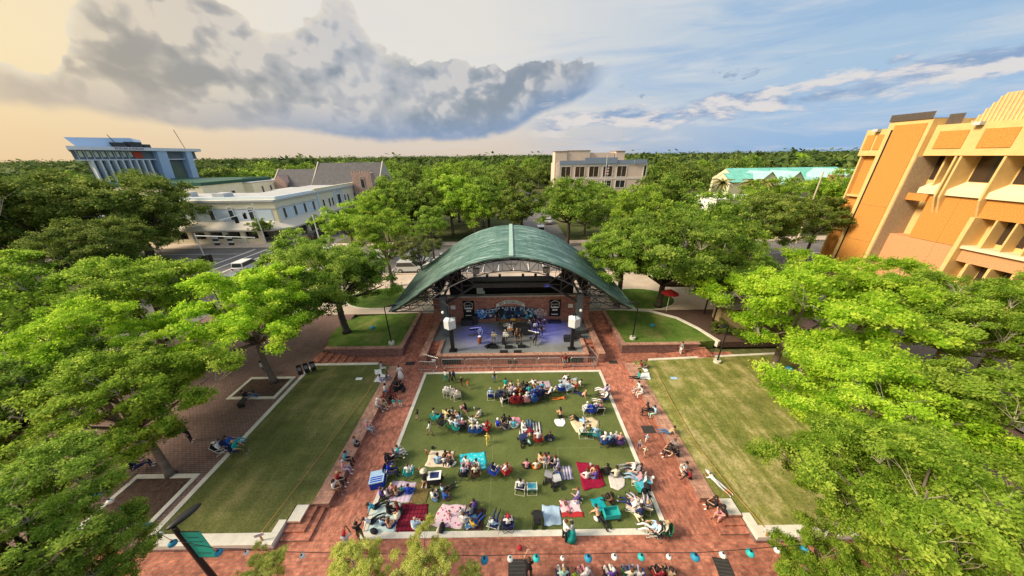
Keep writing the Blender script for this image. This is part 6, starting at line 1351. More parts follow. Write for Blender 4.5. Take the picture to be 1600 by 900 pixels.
who(841, 681, 'cross', 0, 'white', 'grey', 'dark', 'below the striped blanket', 'camp', 'red'); who(859, 684, 'cross', 0, 'black', 'navy', 'brown', 'with a pale number on the back', s=1.1)
who(903, 656, 'back', 75, 'lightblue', 'black', 'dark', 'on the cream round-ended blanket', s=1.05, shin='skin')
who(911, 671, 'chair', 0, 'white', 'white', 'dark', 'at the cream blanket edge', 'lawn', 'green'); who(921, 671, 'chair', -5, 'olive', 'yellow', 'auburn', 'at the cream blanket edge', 'lawn', 'teal'); who(931, 672, 'chair', -20, 'lightblue', 'white', 'blond', 'at the cream blanket edge', 'camp', 'cyan')
K = 'in the row of four in pale hats'
who(945, 684, 'chair', 0, 'white', 'brown', 'whitehat', K, 'camp', 'blue'); who(953, 684, 'chair', 5, 'lightblue', 'blue', 'white', K, 'camp', 'navy'); who(962, 682, 'chair', 0, 'white', 'white', 'grey', K, 'camp', 'navy'); who(969, 684, 'chair', -10, 'pink', 'navy', 'blond', K, 'camp', 'purple')
K = 'on the cream blanket near the turquoise one'
who(684, 719, 'cross', 0, 'lightblue', 'denim', 'black', K, s=1.1); who(696, 711, 'cross', 200, 'brown', 'pink', 'black', K); who(704, 712, 'cross', 170, 'peach', 'cream', 'brown', K); who(694, 723, 'kneel', 10, 'white', 'brown', 'brown', K, s=.7); who(704, 724, 'cross', 0, 'black', 'white', 'dark', K)
who(667, 711, 'stand', -40, 'pink', 'red', 'brown', 'at the corner of the cream blanket', s=.42)
K = 'at the turquoise blanket'
who(729, 720, 'cross', 150, 'white', 'lavender', 'brown', K); who(733, 726, 'cross', 190, 'pink', 'lavender', 'grey', K); who(745, 724, 'cross', 160, 'white', 'brown', 'dark', K)
who(725, 734, 'chair', -5, 'lavender', 'black', 'dark', K, 'camp', 'black'); who(743, 734, 'chair', 5, 'cream', 'brown', 'brown', K, 'camp', 'brown')
who(771, 731, 'chair', -25, 'navy', 'white', 'black', 'between the turquoise blanket and the red chair', 'camp', 'royalblue', style='long'); who(791, 731, 'chair', 35, 'white', 'pink', 'auburn', 'in the red chair by itself', 'camp', 'red', style='long')
K = 'in the orange dressed family'
who(823, 727, 'cross', 0, 'pink', 'black', 'dark', K); who(838, 728, 'cross', 0, 'cream', 'orange', 'brown', K); who(843, 716, 'cross', -60, 'peach', 'cream', 'black', K); who(850, 716, 'cross', -80, 'orange', 'orange', 'dark', K); who(858, 715, 'cross', 100, 'pink', 'white', 'black', K)
who(868, 720, 'cross', 80, 'lightgrey', 'navy', 'auburn', K, style='long'); who(873, 726, 'cross', 70, 'lavender', 'grey', 'grey', K); who(852, 733, 'stand', 0, 'grey', 'lightgrey', 'black', 'behind the grey stroller', s=.85); who(875, 742, 'knees', 70, 'blue', 'denim', 'dark', 'on the serape striped towel')
who(813, 756, 'chair', -10, 'white', 'grey', 'black', 'in the white framed chair', 'lawn', 'navy')
chair(G(831, 766).x, G(831, 766).y, 0, 'lawn', 'cyan', 'empty bright blue chair with white frame')
K = 'on the maroon throw'
who(917, 743, 'cross', 0, 'white', 'pink', 'brown', K); who(931, 743, 'cross', 20, 'purple', 'denim', 'auburn', K); who(922, 731, 'cross', 170, 'maroon', 'maroon', 'grey', K); who(929, 735, 'cross', 150, 'peach', 'brown', 'brown', K)
who(949, 736, 'cross', 0, 'black', 'black', 'black', 'beside the round white blanket', s=1.1, style='long'); who(963, 740, 'cross', 0, 'cream', 'grey', 'dark', 'on the round white blanket', s=1.15)
K = 'at the turf edge above the patterned tent'
who(986, 729, 'lounge', 75, 'white', 'grey', 'grey', K, 'lawn', 'lightgrey'); who(994, 731, 'lounge', 70, 'grey', 'black', 'dark', K, 'camp', 'grey'); who(996, 744, 'lounge', 70, 'pink', 'paledenim', 'dark', K, 'lawn', 'white', s=1.05); who(1012, 752, 'lounge', 80, 'white', 'white', 'white', 'beside the patterned teal bag chair')
K = 'near the blue and white cooler'
who(622, 703, 'chair', -60, 'cyan', 'white', 'dark', K, 'camp', 'grey', s=.9); who(610, 714, 'lounge', -70, 'black', 'black', 'brown', K, 'camp', 'navy', s=1.05); who(608, 731, 'chair', -85, 'royalblue', 'navy', 'black', K, 'camp', 'navy')
who(638, 733, 'chair', 5, 'white', 'white', 'brown', 'in the turquoise chair', 'camp', 'turquoise'); who(658, 743, 'stand', 0, 'pink', 'white', 'blond', 'in front of the sun hat', s=.5); who(663, 752, 'kneel', 0, 'black', 'tan', 'sunhat', 'on the olive brown mat', shin='skin', s=1.1)
K = 'on the lavender blanket'
who(594, 771, 'cross', -60, 'purple', 'black', 'brown', K); who(604, 770, 'legsout', -60, 'white', 'khaki', 'black', K); who(619, 770, 'cross', -10, 'tan', 'navy', 'auburn', K, style='long'); who(638, 767, 'cross', 0, 'royalblue', 'blue', 'dark', K); who(628, 768, 'kneel', 0, 'teal', 'navy', 'brown', K, s=.6); who(614, 762, 'cross', 180, 'pink', 'pink', 'blond', K)
who(675, 774, 'cross', -70, 'white', 'denim', 'dark', 'at the edge of the olive mat'); who(679, 768, 'cross', 40, 'paleyellow', 'white', 'brown', 'at the edge of the olive mat', s=.7); who(692, 764, 'legsout', -60, 'lightblue', 'black', 'brown', 'by the white topped cart'); who(694, 776, 'cross', -30, 'blue', 'brown', 'dark', 'just above the flowered pink blanket')
K = 'on the pale aqua blanket'
who(584, 789, 'lean', -60, 'cyan', 'black', 'brown', K); who(607, 797, 'cross', -20, 'black', 'black', 'black', K, style='long', s=1.1); who(578, 812, 'lean', -60, 'white', 'black', 'brown', K); who(595, 817, 'cross', -30, 'lightblue', 'navy', 'brown', K, s=.75); who(608, 820, 'cross', 0, 'peach', 'navy', 'auburn', K, style='long')
who(648, 821, 'cross', -10, 'lightblue', 'white', 'bald', 'on the maroon plaid blanket', s=1.15, skin=2)
who(622, 792, 'cross', 120, 'maroon', 'cream', 'auburn', 'where aqua and plaid blankets meet')
K = 'on the flowered pink blanket'
who(703, 805, 'kneel', 30, 'pink', 'pink', 'black', K, s=.5); who(721, 799, 'cross', 60, 'white', 'white', 'black', K, s=.6); who(724, 812, 'cross', -10, 'white', 'lightgrey', 'brown', K)
K = 'on the dark brown mat'
who(736, 799, 'cross', 30, 'grey', 'navy', 'dark', K); who(742, 790, 'cross', 60, 'purple', 'navy', 'dark', K); who(739, 818, 'legsout', -40, 'gold', 'blue', 'brown', K)
who(772, 814, 'lounge', -15, 'lightblue', 'navy', 'white', 'at the lower turf edge', 'lawn', 'navy', clabel='navy chair with white frame, nearest the lower turf edge'); who(794, 814, 'chair', 0, 'white', 'navy', 'redhat', 'with arms on the rests', 'camp', 'navy')
who(885, 789, 'back', 20, 'pink', 'brown', 'brown', 'on the pink and white blanket', s=.6); who(901, 785, 'cross', 0, 'lavender', 'white', 'brown', 'on the pink and white blanket', s=.6); who(905, 776, 'kneel', 60, 'lavender', 'purple', 'auburn', 'above the pink and white blanket')
who(881, 845, 'hug', -60, 'white', 'black', 'auburn', 'with a partner in dark teal', s=1.08); who(892, 843, 'hug', 60, 'lightgrey', 'teal', 'dark', 'with a partner in white', skirt='teal')
who(936, 803, 'lean', -150, 'peach', 'black', 'dark', 'by the teal blanket and cart'); who(958, 781, 'knees', 60, 'brown', 'black', 'black', 'beside the teal blanket', s=1.1, style='long')
K = 'in the corner chair circle'
who(988, 785, 'lounge', 60, 'white', 'navy', 'grey', K, 'lawn', 'white'); who(996, 784, 'lounge', 20, 'lightgrey', 'lavender', 'white', K, 'lawn', 'lightgrey'); who(1010, 785, 'lounge', -20, 'lavender', 'lavender', 'blond', K, 'lawn', 'cream')
who(1001, 806, 'kneel', 15, 'navy', 'cream', 'dark', K, s=1.1); who(1019, 822, 'lounge', 80, 'lightblue', 'white', 'brown', K, 'lawn', 'green'); who(1029, 825, 'chair', 60, 'white', 'black', 'dark', K, 'camp', 'black'); who(1040, 823, 'chair', 70, 'cream', 'olive', 'blond', K, 'camp', 'green')
# lower walk
who(826, 903, 'film', 0, 'black', 'black', 'brown', 'alone on the lower brick walk', s=1.05)
for i, (x, t_, b_, h_) in enumerate(((880, 'mint', 'white', 'blond'), (915, 'white', 'pink', 'white'), (956, 'purple', 'white', 'white'), (985, 'cream', 'denim', 'auburn'), (998, 'white', 'lavender', 'brown'), (1033, 'maroon', 'black', 'black'), (1047, 'tan', 'black', 'dark'))):
    who(x, 896, 'chair', (5, 20, 10, 0, -5, 15, -20)[i], t_, b_, h_, 'in the bottom edge row', 'camp', ('navy', 'grey', 'black', 'green', 'blue', 'red', 'black')[i])
# the terrace under the trees
who(386, 617, 'lounge', -75, 'black', 'denim', 'black', 'on a bench at the upper mulch bed', z0=TZ + .4)
K = 'by the kerb of the darker lawn'
who(352, 692, 'lounge', -70, 'navy', 'lightgrey', 'brown', K, 'lawn', 'lightgrey', z0=TZ); who(362, 688, 'lounge', -70, 'blue', 'cyan', 'dark', K, 'camp', 'blue', z0=TZ); who(345, 696, 'lounge', -60, 'white', 'black', 'white', K, 'lawn', 'black', z0=TZ); who(368, 697, 'chair', -80, 'teal', 'olive', 'blond', K, 'camp', 'navy', z0=TZ)
who(300, 690, 'stand', -60, 'black', 'black', 'dark', 'under the spring green tree', z0=TZ)
who(213, 722, 'chair', -50, 'navy', 'navy', 'white', 'behind the lower mulch bed', 'camp', 'navy', z0=TZ)
who(415, 586, 'stand', -60, 'white', 'grey', 'dark', 'beside the dark notice boards', z0=TZ); who(537, 500, 'stand', 40, 'maroon', 'black', 'dark', 'in the shade of the planter oak', z0=1.0); who(1062, 555, 'stand', 90, 'grey', 'white', 'dark', 'walking along the raised planter wall', z0=.01)
# ---------------------------------------------------------------- band on the stage
def on(px, py): return G(px, py, 1.0)
def player(px, py, pose, rot, top, bot, hair, where, **kw): p = on(px, py); person(p.x, p.y, 1.0 + kw.pop('dz', 0), pose, rot, top, bot, hair, where, **kw); return p
player(751, 527, 'chair', -170, 'lightblue', 'denim', 'bald', 'at the keyboard on stage', dz=.5); player(772, 536, 'play', 160, 'grey', 'olive', 'dark', 'stringed instrument on stage', shin='skin'); player(790, 536, 'play', 180, 'white', 'black', 'blond', 'at the front on stage', shin='skin'); player(797, 527, 'play', 175, 'white', 'grey', 'white', 'behind the front singers on stage')
player(808, 534, 'stand', 180, 'brown', 'black', 'blond', 'at one of two stage microphones', shin='skin', style='long'); player(813, 534, 'stand', 175, 'black', 'brown', 'brown', 'at the other stage microphone', shin='skin', style='long'); player(801, 512, 'play', 180, 'royalblue', 'navy', 'blond', 'high behind the drum kit')
player(829, 512, 'play', 190, 'black', 'black', 'white', 'in the back row on stage'); player(835, 508, 'play', 180, 'black', 'black', 'grey', 'in the back row near the wall'); player(836, 522, 'play', 200, 'white', 'black', 'dark', 'horn on stage'); player(837, 536, 'chair', 160, 'black', 'black', 'white', 'at the electric piano on stage', dz=.5)
player(843, 514, 'play', 180, 'black', 'black', 'brown', 'at the right end of the back row'); player(845, 526, 'play', 170, 'black', 'black', 'dark', 'second of the black clad horn players'); player(850, 519, 'stand', 185, 'black', 'grey', 'grey', 'beside the horn players on stage'); player(827, 520, 'play', 180, 'grey', 'black', 'white', 'behind the electric piano on stage'); player(777, 503, 'stand', 180, 'black', 'black', 'dark', 'by the tripod at the stage back wall')
BX = mat('speaker_black', (.02, .02, .022), .8, .2, 6)
def wedge(px, py, lab, rot=0):
    p = on(px, py); q = MB(); q.add([(-.42, -.25, 0), (.42, -.25, 0), (.42, .3, 0), (-.42, .3, 0), (-.42, -.25, .45), (.42, -.25, .45), (.42, .22, .16), (-.42, .22, .16)], [(3, 2, 1, 0), (0, 1, 5, 4), (1, 2, 6, 5), (2, 3, 7, 6), (3, 0, 4, 7), (4, 5, 6, 7)])
    e = empty('stage_monitor', (p.x, p.y, 1.0), math.radians(rot), lab, 'stage monitor', 'wedge monitors along the stage front'); q.build('cabinet', BX, e); q = MB(); q.add([(-.36, -.18, .437), (.36, -.18, .437), (.36, .17, .203), (-.36, .17, .203)], [(0, 1, 2, 3)]); q.build('grille', STEEL, e)
for i, (x, y) in enumerate(((764, 541), (772, 543), (795, 543), (815, 542))): wedge(x, y, 'black wedge monitor on the stage edge, %s from the keyboard end' % ('first', 'second', 'third', 'fourth')[i], (40, 0, 0, 0)[i])
for i, (x, y) in enumerate(((787.5, 552), (809, 552))): p = G(x, y, 1.05); o = MB().box(-.42, .42, -.12, .12, 0, .22).build('floor_box', BX, loc=(p.x, p.y, 1.17)); tag(o, 'low black box on the stage front wall, the one under %s' % ('the front singer', 'the two microphones')[i], 'box', 'low boxes on the stage front wall')
def boxthing(nm, x, y, z, sx, sy, sz, m, lab, cat, grp=None, rot=0, extra=None):
    e = empty(nm, (x, y, z), math.radians(rot), lab, cat, grp); q = MB(); q.box(-sx / 2, sx / 2, -sy / 2, sy / 2, 0, sz); q.build('cabinet', m, e)
    q = MB(); q.box(-sx * .42, sx * .42, -sy / 2 - .02, -sy / 2 - .001, sz * .1, sz * .9); q.build('grille', extra or STEEL, e); return e
p = on(731, 507); boxthing('amplifier', p.x, p.y, 1, 1.5, .6, .8, BX, 'large black amplifier under the banner at the keyboard end', 'amplifier'); p = on(742, 507); boxthing('amplifier', p.x, p.y + .2, 1, .6, .6, 1.3, BX, 'tall black amplifier leaning by the banner at the keyboard end', 'amplifier')
p = on(866, 504); boxthing('equipment_case', p.x, p.y, 1, 1.6, .5, .3, BX, 'low black case on the stage floor under the far banner', 'case'); p = on(902, 528); boxthing('amplifier', p.x, p.y, 1, .7, .5, .8, BX, 'black speaker box behind the mast at the blue-lit end', 'amplifier'); p = on(887, 532); boxthing('amplifier', p.x, p.y, 1, .9, .6, .6, BX, 'low black amplifier beside the mast at the blue-lit end', 'amplifier')
p = on(787, 538); boxthing('equipment_case', p.x, p.y + .1, 1, .35, .3, .75, BX, 'small pointed black case between two wedge monitors', 'case')
p = on(815, 522); boxthing('amplifier', p.x, p.y, 1, 2.0, .6, 1.3, BX, 'wide black speaker stack behind the two microphones', 'amplifier')
# drum kit
p = on(798, 518); dk = empty('drum_kit', (p.x, p.y, 1.0), 0, 'white drum kit with black front head in the middle of the stage', 'drum kit')
DR = mat('drum_shell', (.60, .58, .54), .35); a = MB(); a.tube([(0, -.35, .45), (0, .2, .45)], .42, 18); a.build('bass_drum', DR, dk); a = MB(); a.tube([(0, -.36, .45), (0, -.38, .45)], .36, 18); a.build('drum_head', BLK, dk)
for x, y, z, r in ((-.35, 0, 1.0, .22), (.35, 0, 1.0, .22), (.75, .2, .6, .28), (-.7, .35, .75, .22)): a = MB(); a.tube([(x, y, z - .15), (x, y, z + .1)], r, 14); a.build('tom_drum', DR, dk)
for x, y, z in ((-.85, .1, 1.35), (.9, .1, 1.4), (-1.0, .4, 1.1)): a = MB(); a.tube([(x, y, z), (x, y, z + .012)], .3, 16); a.build('cymbal', mat('brass', (.55, .38, .10), .3, .1, 3, .9), dk); a = MB(); a.tube([(x, y, 0), (x, y, z)], .015, 4); a.build('cymbal_stand', STEEL, dk)
for i, (x, y, l) in enumerate(((744, 524, 'black keyboard on a stand at the end with the tripod'), (833, 530, 'black electric piano with white keys near the horn players'))):
    p = on(x, y); e = empty('keyboard', (p.x, p.y, 1), math.radians((10, -25)[i]), l, 'keyboard', 'keyboards on stage'); q = MB(); q.box(-.7, .7, -.18, .18, .85, .97); q.build('case', BX, e); q = MB(); q.box(-.65, .65, .0, .16, .97, .985); q.build('keys', WHT, e)
    for s in (-1, 1): a = MB(); a.tube([(s * .4, -.2, 0), (-s * .4, .2, .85)], .02, 4); a.build('stand_leg', STEEL, e)
for i, (x, y) in enumerate(((789, 538), (808, 537), (814, 537), (773, 538), (829, 528))):
    p = on(x, y); e = empty('microphone_stand', (p.x, p.y, 1), 0, 'microphone stand on stage, the %s of five counted from the keyboard end' % ('second', 'third', 'fourth', 'first', 'fifth')[i], 'microphone stand', 'microphone stands'); a = MB(); a.tube([(0, 0, 0), (0, 0, 1.5), (0, .25, 1.72)], .014, 4); a.build('stand', STEEL, e); a = MB(); a.tube([(0, 0, 0), (0, 0, .03)], .16, 10); a.build('base', BX, e); a = MB(); a.ball((0, .3, 1.74), .04, 6, 4); a.build('microphone', BX, e)
def guitar(px, py, z, col_, lab, rot=180):
    p = on(px, py); e = empty('guitar', (p.x, p.y - .28, 1 + z), math.radians(rot), lab, 'guitar'); q = MB(); q.prism([(-.22, -.03), (.22, -.03), (.22, .04), (-.22, .04)], -.14, .14); q.ball((-.2, 0, 0), (.2, .05, .19), 10, 6); q.ball((.12, 0, 0), (.17, .05, .15), 10, 6); q.build('body', mat('guitar_' + lab[:5], col_, .35), e); a = MB(); a.tube([(.2, 0, 0), (.85, 0, .28)], .025, 5); a.build('neck', BLK, e)
guitar(772, 536, 1.2, (.55, .45, .3), 'pale stringed instrument held by the player in grey'); guitar(790, 536, 1.2, (.7, .68, .6), 'white guitar held by the front player in white'); guitar(801, 512, 1.3, (.62, .40, .05), 'golden guitar held up behind the drum kit'); guitar(797, 527, 1.2, (.45, .2, .08), 'brown guitar of the white haired player')
p = on(777, 505); e = empty('tripod', (p.x + .5, p.y, 1), 0, 'black tripod with a light head at the stage back wall', 'tripod')
for k in range(3): t_ = 2 * PI * k / 3; a = MB(); a.tube([(.5 * math.cos(t_), .5 * math.sin(t_), 0), (0, 0, 1.3)], .03, 4); a.build('leg', BX, e)
q = MB(); q.box(-.3, .3, -.2, .2, 1.3, 1.9); q.build('lamp_head', BX, e)
p = on(755, 538); e = empty('conga', (p.x - .4, p.y + .2, 1), 0, 'reddish wooden drum standing before the keyboard player', 'drum'); a = MB(); a.tube([(0, 0, 0), (0, 0, .4), (0, 0, .9)], [.16, .24, .18], 12); a.build('shell', mat('red_wood', (.30, .09, .04), .5), e); a = MB(); a.tube([(0, 0, .9), (0, 0, .93)], .18, 12); a.build('skin_head', WHT, e)
cbm = MB(); pr2 = random.Random(4)
for k in range(8): x = pr2.uniform(-3, 3.5); y = pr2.uniform(26.5, 29); cbm.tube([(x, y, 1.0), (x + pr2.uniform(-1, 1), y + .6, 1.005), (x + pr2.uniform(-2, 2), y + 1.5, 1.0)], .012, 3)
tag(cbm.build('stage_cables', BX), 'black cables snaking over the stage floor', None, None, 'stuff')
# ---------------------------------------------------------------- blankets
def clothmat(name, c1, c2=None, kind_='noise', sc_=8, c3=None):
    m, t, b = newmat(name); N = t.nodes; L = t.links; g = N.new('ShaderNodeTexCoord'); b.inputs['Roughness'].default_value = .95; b.inputs['Specular IOR Level'].default_value = .1
    c2 = c2 or tuple(x * .8 for x in c1)
    if kind_ == 'plaid':
        ck = N.new('ShaderNodeTexBrick'); ck.offset = 0; L.new(g.outputs['Object'], ck.inputs['Vector']); ck.inputs['Scale'].default_value = sc_; ck.inputs['Brick Width'].default_value = 1; ck.inputs['Row Height'].default_value = 1; ck.inputs['Mortar Size'].default_value = .12
        ck.inputs['Color1'].default_value = (*c1, 1); ck.inputs['Color2'].default_value = (*[x * .8 for x in c1], 1); ck.inputs['Mortar'].default_value = (*c2, 1); L.new(ck.outputs[0], b.inputs['Base Color'])
    elif kind_ == 'stripe':
        w = N.new('ShaderNodeTexWave'); L.new(g.outputs['Object'], w.inputs['Vector']); w.inputs['Scale'].default_value = sc_; w.inputs['Distortion'].default_value = .6; r = N.new('ShaderNodeValToRGB'); r.color_ramp.interpolation = 'CONSTANT'; e = r.color_ramp.elements; e[0].color = (*c1, 1); e[1].position = .5; e[1].color = (*c2, 1)
        if c3: x = e.new(.8); x.color = (*c3, 1)
        L.new(w.outputs[0], r.inputs[0]); L.new(r.outputs[0], b.inputs['Base Color'])
    else:
        n = N.new('ShaderNodeTexVoronoi' if kind_ == 'spots' else 'ShaderNodeTexNoise'); L.new(g.outputs['Object'], n.inputs['Vector']); n.inputs['Scale'].default_value = sc_
        r = N.new('ShaderNodeValToRGB'); e = r.color_ramp.elements
        if kind_ == 'spots': e[0].position = .28; e[1].position = .34; e[0].color = (*c2, 1); e[1].color = (*c1, 1)
        else: e[0].position = .4; e[1].position = .6; e[0].color = (*c2, 1); e[1].color = (*c1, 1)
        if c3: x = e.new(.7); x.color = (*c3, 1)
        L.new(n.outputs[0], r.inputs[0]); L.new(r.outputs[0], b.inputs['Base Color'])
    return m
br_ = random.Random(9)
def blanket(pix, m, lab, z0=.016, nm='picnic_blanket', wr=.05, cat='blanket', sub=12):
    """cloth spread on the ground between photographed corners, with wrinkles, curled edges and thickness"""
    P_ = [G(x, y, z0) for x, y in pix]; c = sum(P_, Vector()) / len(P_); c.z = z0
    if len(P_) > 4:
        q = MB(); n = len(P_) * 3; ring = []
        for i in range(n): a = P_[i // 3]; b_ = P_[(i // 3 + 1) % len(P_)]; ring.append(a.lerp(b_, (i % 3) / 3) - c)
        vs = [Vector((0, 0, .03))]; fs = []
        for j in range(1, 6):
            for p in ring: w = p * (j / 5) * (1 + .03 * br_.uniform(-1, 1)); vs.append(Vector((w.x, w.y, .012 + wr * br_.random() * .8)))
        for i in range(n): fs.append((0, 1 + i, 1 + (i + 1) % n))
        for j in range(4):
            for i in range(n): a = 1 + j * n + i; b_ = 1 + j * n + (i + 1) % n; fs.append((a, a + n, b_ + n, b_))
        q.add(vs, fs)
    else:
        a, b_, d, e_ = [p - c for p in P_]; q = MB(); n = sub; ph = br_.random() * 6
        vs = []
        for j in range(n + 1):
            for i in range(n + 1):
                u, v = i / n, j / n; p = (a.lerp(b_, u)).lerp(e_.lerp(d, u), v); ed = 1 if (i in (0, n) or j in (0, n)) else 0
                p = p + Vector((math.sin(v * 9 + ph) * .03 * ed, math.sin(u * 11 + ph) * .03 * ed, 0)); vs.append((p.x, p.y, .010 + wr * (.35 + .35 * math.sin(u * 8 + ph + v * 3) * math.sin(v * 7 + ph * 2)) * br_.uniform(.6, 1.2)))
        q.add(vs, [(j * (n + 1) + i, j * (n + 1) + i + 1, (j + 1) * (n + 1) + i + 1, (j + 1) * (n + 1) + i) for j in range(n) for i in range(n)])
    o = q.build(nm, m, None, True, loc=tuple(c)); md = o.modifiers.new('thick', 'SOLIDIFY'); md.thickness = .012; md.offset = 1; tag(o, lab, cat, 'blankets and towels on the turf'); return o
c_ = clothmat
blanket([(872, 594), (903, 590), (899, 600), (880, 601)], c_('b_dots', (.42, .44, .50), (.20, .20, .28), 'spots', 6), 'pale grey dotted blanket near the stage end of the turf')
blanket([(838, 596), (859, 595), (862, 607), (845, 607)], c_('b_mauve', (.48, .36, .40), (.36, .27, .32)), 'mauve patterned blanket at the end of the long front cluster')
blanket([(797, 652), (812, 652), (815, 660), (800, 664)], c_('b_pinkr', (.70, .30, .36), (.60, .22, .28)), 'plain pink towel by the royal blue shirt')
blanket([(812, 660), (845, 660), (848, 678), (812, 680)], c_('b_bw', (.60, .58, .54), (.05, .05, .06), 'stripe', 1.35), 'black and white striped blanket with a person lying on it')
blanket([(867, 655), (882, 654), (884, 661), (880, 667), (871, 666), (866, 660)], WHT, 'small round white pad under the long haired person')
blanket([(891, 659), (925, 651), (936, 658), (935, 668), (925, 674), (900, 676)], c_('b_cream', (.64, .56, .36), (.55, .46, .30)), 'large cream blanket with a rounded end', wr=.07)
blanket([(673, 704), (710, 705), (706, 731), (664, 729)], c_('b_crm2', (.62, .54, .40), (.60, .36, .30), 'spots', 3), 'cream blanket with faded pink pattern beside the turquoise one')
blanket([(718, 710), (758, 706), (761, 732), (720, 739)], c_('b_turq', (.03, .48, .56), (.25, .62, .66), 'spots', 5), 'turquoise blanket with pale spots in the middle of the turf')
blanket([(876, 729), (892, 728), (896, 749), (879, 750)], c_('b_ser', (.62, .60, .60), (.42, .04, .10), 'stripe', 1.6, (.06, .2, .4)), 'white, crimson and blue serape striped towel by the stroller')
blanket([(900, 721), (936, 728), (946, 760), (912, 767)], c_('b_mar', (.28, .012, .045), (.20, .008, .03)), 'plain crimson throw with a ragged corner', wr=.10)
blanket([(950, 744), (966, 739), (977, 748), (976, 760), (966, 767), (954, 762)], c_('b_wr', (.60, .55, .52), (.55, .50, .46)), 'round off-white blanket next to the crimson throw')
blanket([(614, 751), (652, 754), (640, 786), (600, 782)], c_('b_lav', (.56, .46, .56), (.46, .36, .46), 'stripe', 1.2), 'lavender striped blanket below the turquoise chair')
blanket([(652, 753), (673, 752), (667, 786), (641, 786)], c_('b_olv', (.17, .13, .05), (.12, .09, .035)), 'olive brown mat under the sun hatted person', wr=.02)
blanket([(583, 784), (627, 786), (617, 834), (568, 832)], c_('b_aqua', (.50, .62, .60), (.44, .56, .56)), 'pale aqua blanket at the turf corner')
blanket([(628, 787), (670, 788), (663, 834), (618, 832)], c_('b_plaid', (.22, .015, .035), (.07, .01, .02), 'plaid', 4.5), 'maroon plaid blanket with the bald person on it')
blanket([(691, 788), (729, 789), (722, 827), (672, 822)], c_('b_flow', (.66, .50, .54), (.45, .08, .22), 'spots', 5), 'pink blanket with small dark flowers at the lower turf edge')
blanket([(739, 795), (759, 795), (753, 832), (724, 831)], c_('b_brn', (.075, .04, .03), (.06, .03, .025)), 'dark brown mat beside the flowered pink blanket', wr=.02)
blanket([(846, 790), (874, 791), (878, 820), (851, 823)], c_('b_ltb', (.42, .54, .66), (.34, .46, .60)), 'light blue crinkled blanket by the black stroller', wr=.12)
blanket([(874, 782), (905, 782), (909, 800), (877, 801)], c_('b_pw', (.68, .48, .52), (.42, .10, .16), 'spots', 3), 'pink and white printed blanket under small children')
blanket([(877, 801), (911, 800), (912, 808), (879, 808)], cmat('red'), 'bright red cloth sticking out below the pink printed blanket')
blanket([(921, 781), (942, 776), (950, 797), (933, 800)], c_('b_teal', (.01, .34, .38), (.01, .28, .32)), 'teal blanket beside the long haired person hugging knees')
blanket([(725, 806), (744, 803), (748, 822), (728, 828)], c_('b_cart', (.05, .16, .34), (.55, .5, .3), 'spots', 6), 'blue cloth with yellow and white pattern on the dark mat', z0=.05)
blanket([(690, 641), (703, 640), (706, 658), (694, 656)], cmat('paleyellow'), 'pale yellow cloth in the chair cluster')
blanket([(585, 578), (596, 577), (597, 584), (587, 586)], WHT, 'small white pad at the stage end of the darker lawn wall', z0=TZ + .06)
blanket([(592, 584), (609, 586), (601, 598), (584, 597)], WHT, 'larger white pad on the wall by the darker lawn', z0=TZ + .06)
blanket([(1000, 572), (1005, 571), (1014, 580), (1008, 582)], WHT, 'narrow white pad at the stage end of the yellowish lawn wall', z0=TZ + .06)
blanket([(1003, 583), (1014, 582), (1017, 593), (999, 592)], WHT, 'square white pad behind the teal top on the wall', z0=TZ + .06)
# ---------------------------------------------------------------- carts, coolers, bags
def wheelmesh(r): return MB().tube([(-.025, 0, 0), (.025, 0, 0)], r, 12).mesh('wheel', BX)
def stroller(px, py, rot, c, lab, s=1.0):
    p = G(px, py); e = empty('stroller', (p.x, p.y, .013), math.radians(rot), lab, 'stroller', 'strollers on the turf'); e.scale = (FS * s,) * 3
    q = MB(); q.tube([(0, -.15, .45), (0, .02, .42), (0, .3, .50)], [.05, .23, .20], 8); q.build('seat', cmat(c), e)
    q = MB(); n = 8
    for k in range(n): a0, a1 = PI * .15 + PI * .6 * k / n, PI * .15 + PI * .6 * (k + 1) / n; q.add([(-.24, -math.cos(a0) * .34 * -1 - .1, .55 + math.sin(a0) * .38), (.24, math.cos(a0) * .34 - .1, .55 + math.sin(a0) * .38), (.24, math.cos(a1) * .34 - .1, .55 + math.sin(a1) * .38), (-.24, math.cos(a1) * .34 - .1, .55 + math.sin(a1) * .38)], [(0, 1, 2, 3)])
    q.build('hood', cmat(c), e)
    for sx in (-1, 1):
        a = MB(); a.tube([(sx * .25, .42, .12), (sx * .25, -.2, .55), (sx * .24, -.5, .98)], .014, 4); a.tube([(sx * .25, -.35, .12), (sx * .25, .2, .55)], .013, 4); a.build('side_frame', STEEL, e)
        for yy, r in ((.42, .10), (-.35, .14)): link('wheel', wheelmesh(r), e, (sx * .27, yy, r))
    a = MB(); a.tube([(-.24, -.5, .98), (.24, -.5, .98)], .02, 5); a.build('handle', BX, e); q = MB(); q.box(-.2, .2, -.25, .2, .14, .24); q.build('basket', cmat('black'), e)
stroller(817, 692, 20, 'navy', 'navy stroller at the foot of the striped blanket'); stroller(857, 751, -20, 'grey', 'grey stroller before the orange dressed family'); stroller(868, 757, 10, 'lightgrey', 'paler stroller touching the grey one'); stroller(839, 815, 0, 'black', 'black stroller with white bundle beside the light blue blanket'); stroller(622, 607, -30, 'black', 'black stroller loaded with bags on the walk', .95); stroller(1007, 770, 70, 'black', 'black stroller behind the patterned teal bag chair', .8)
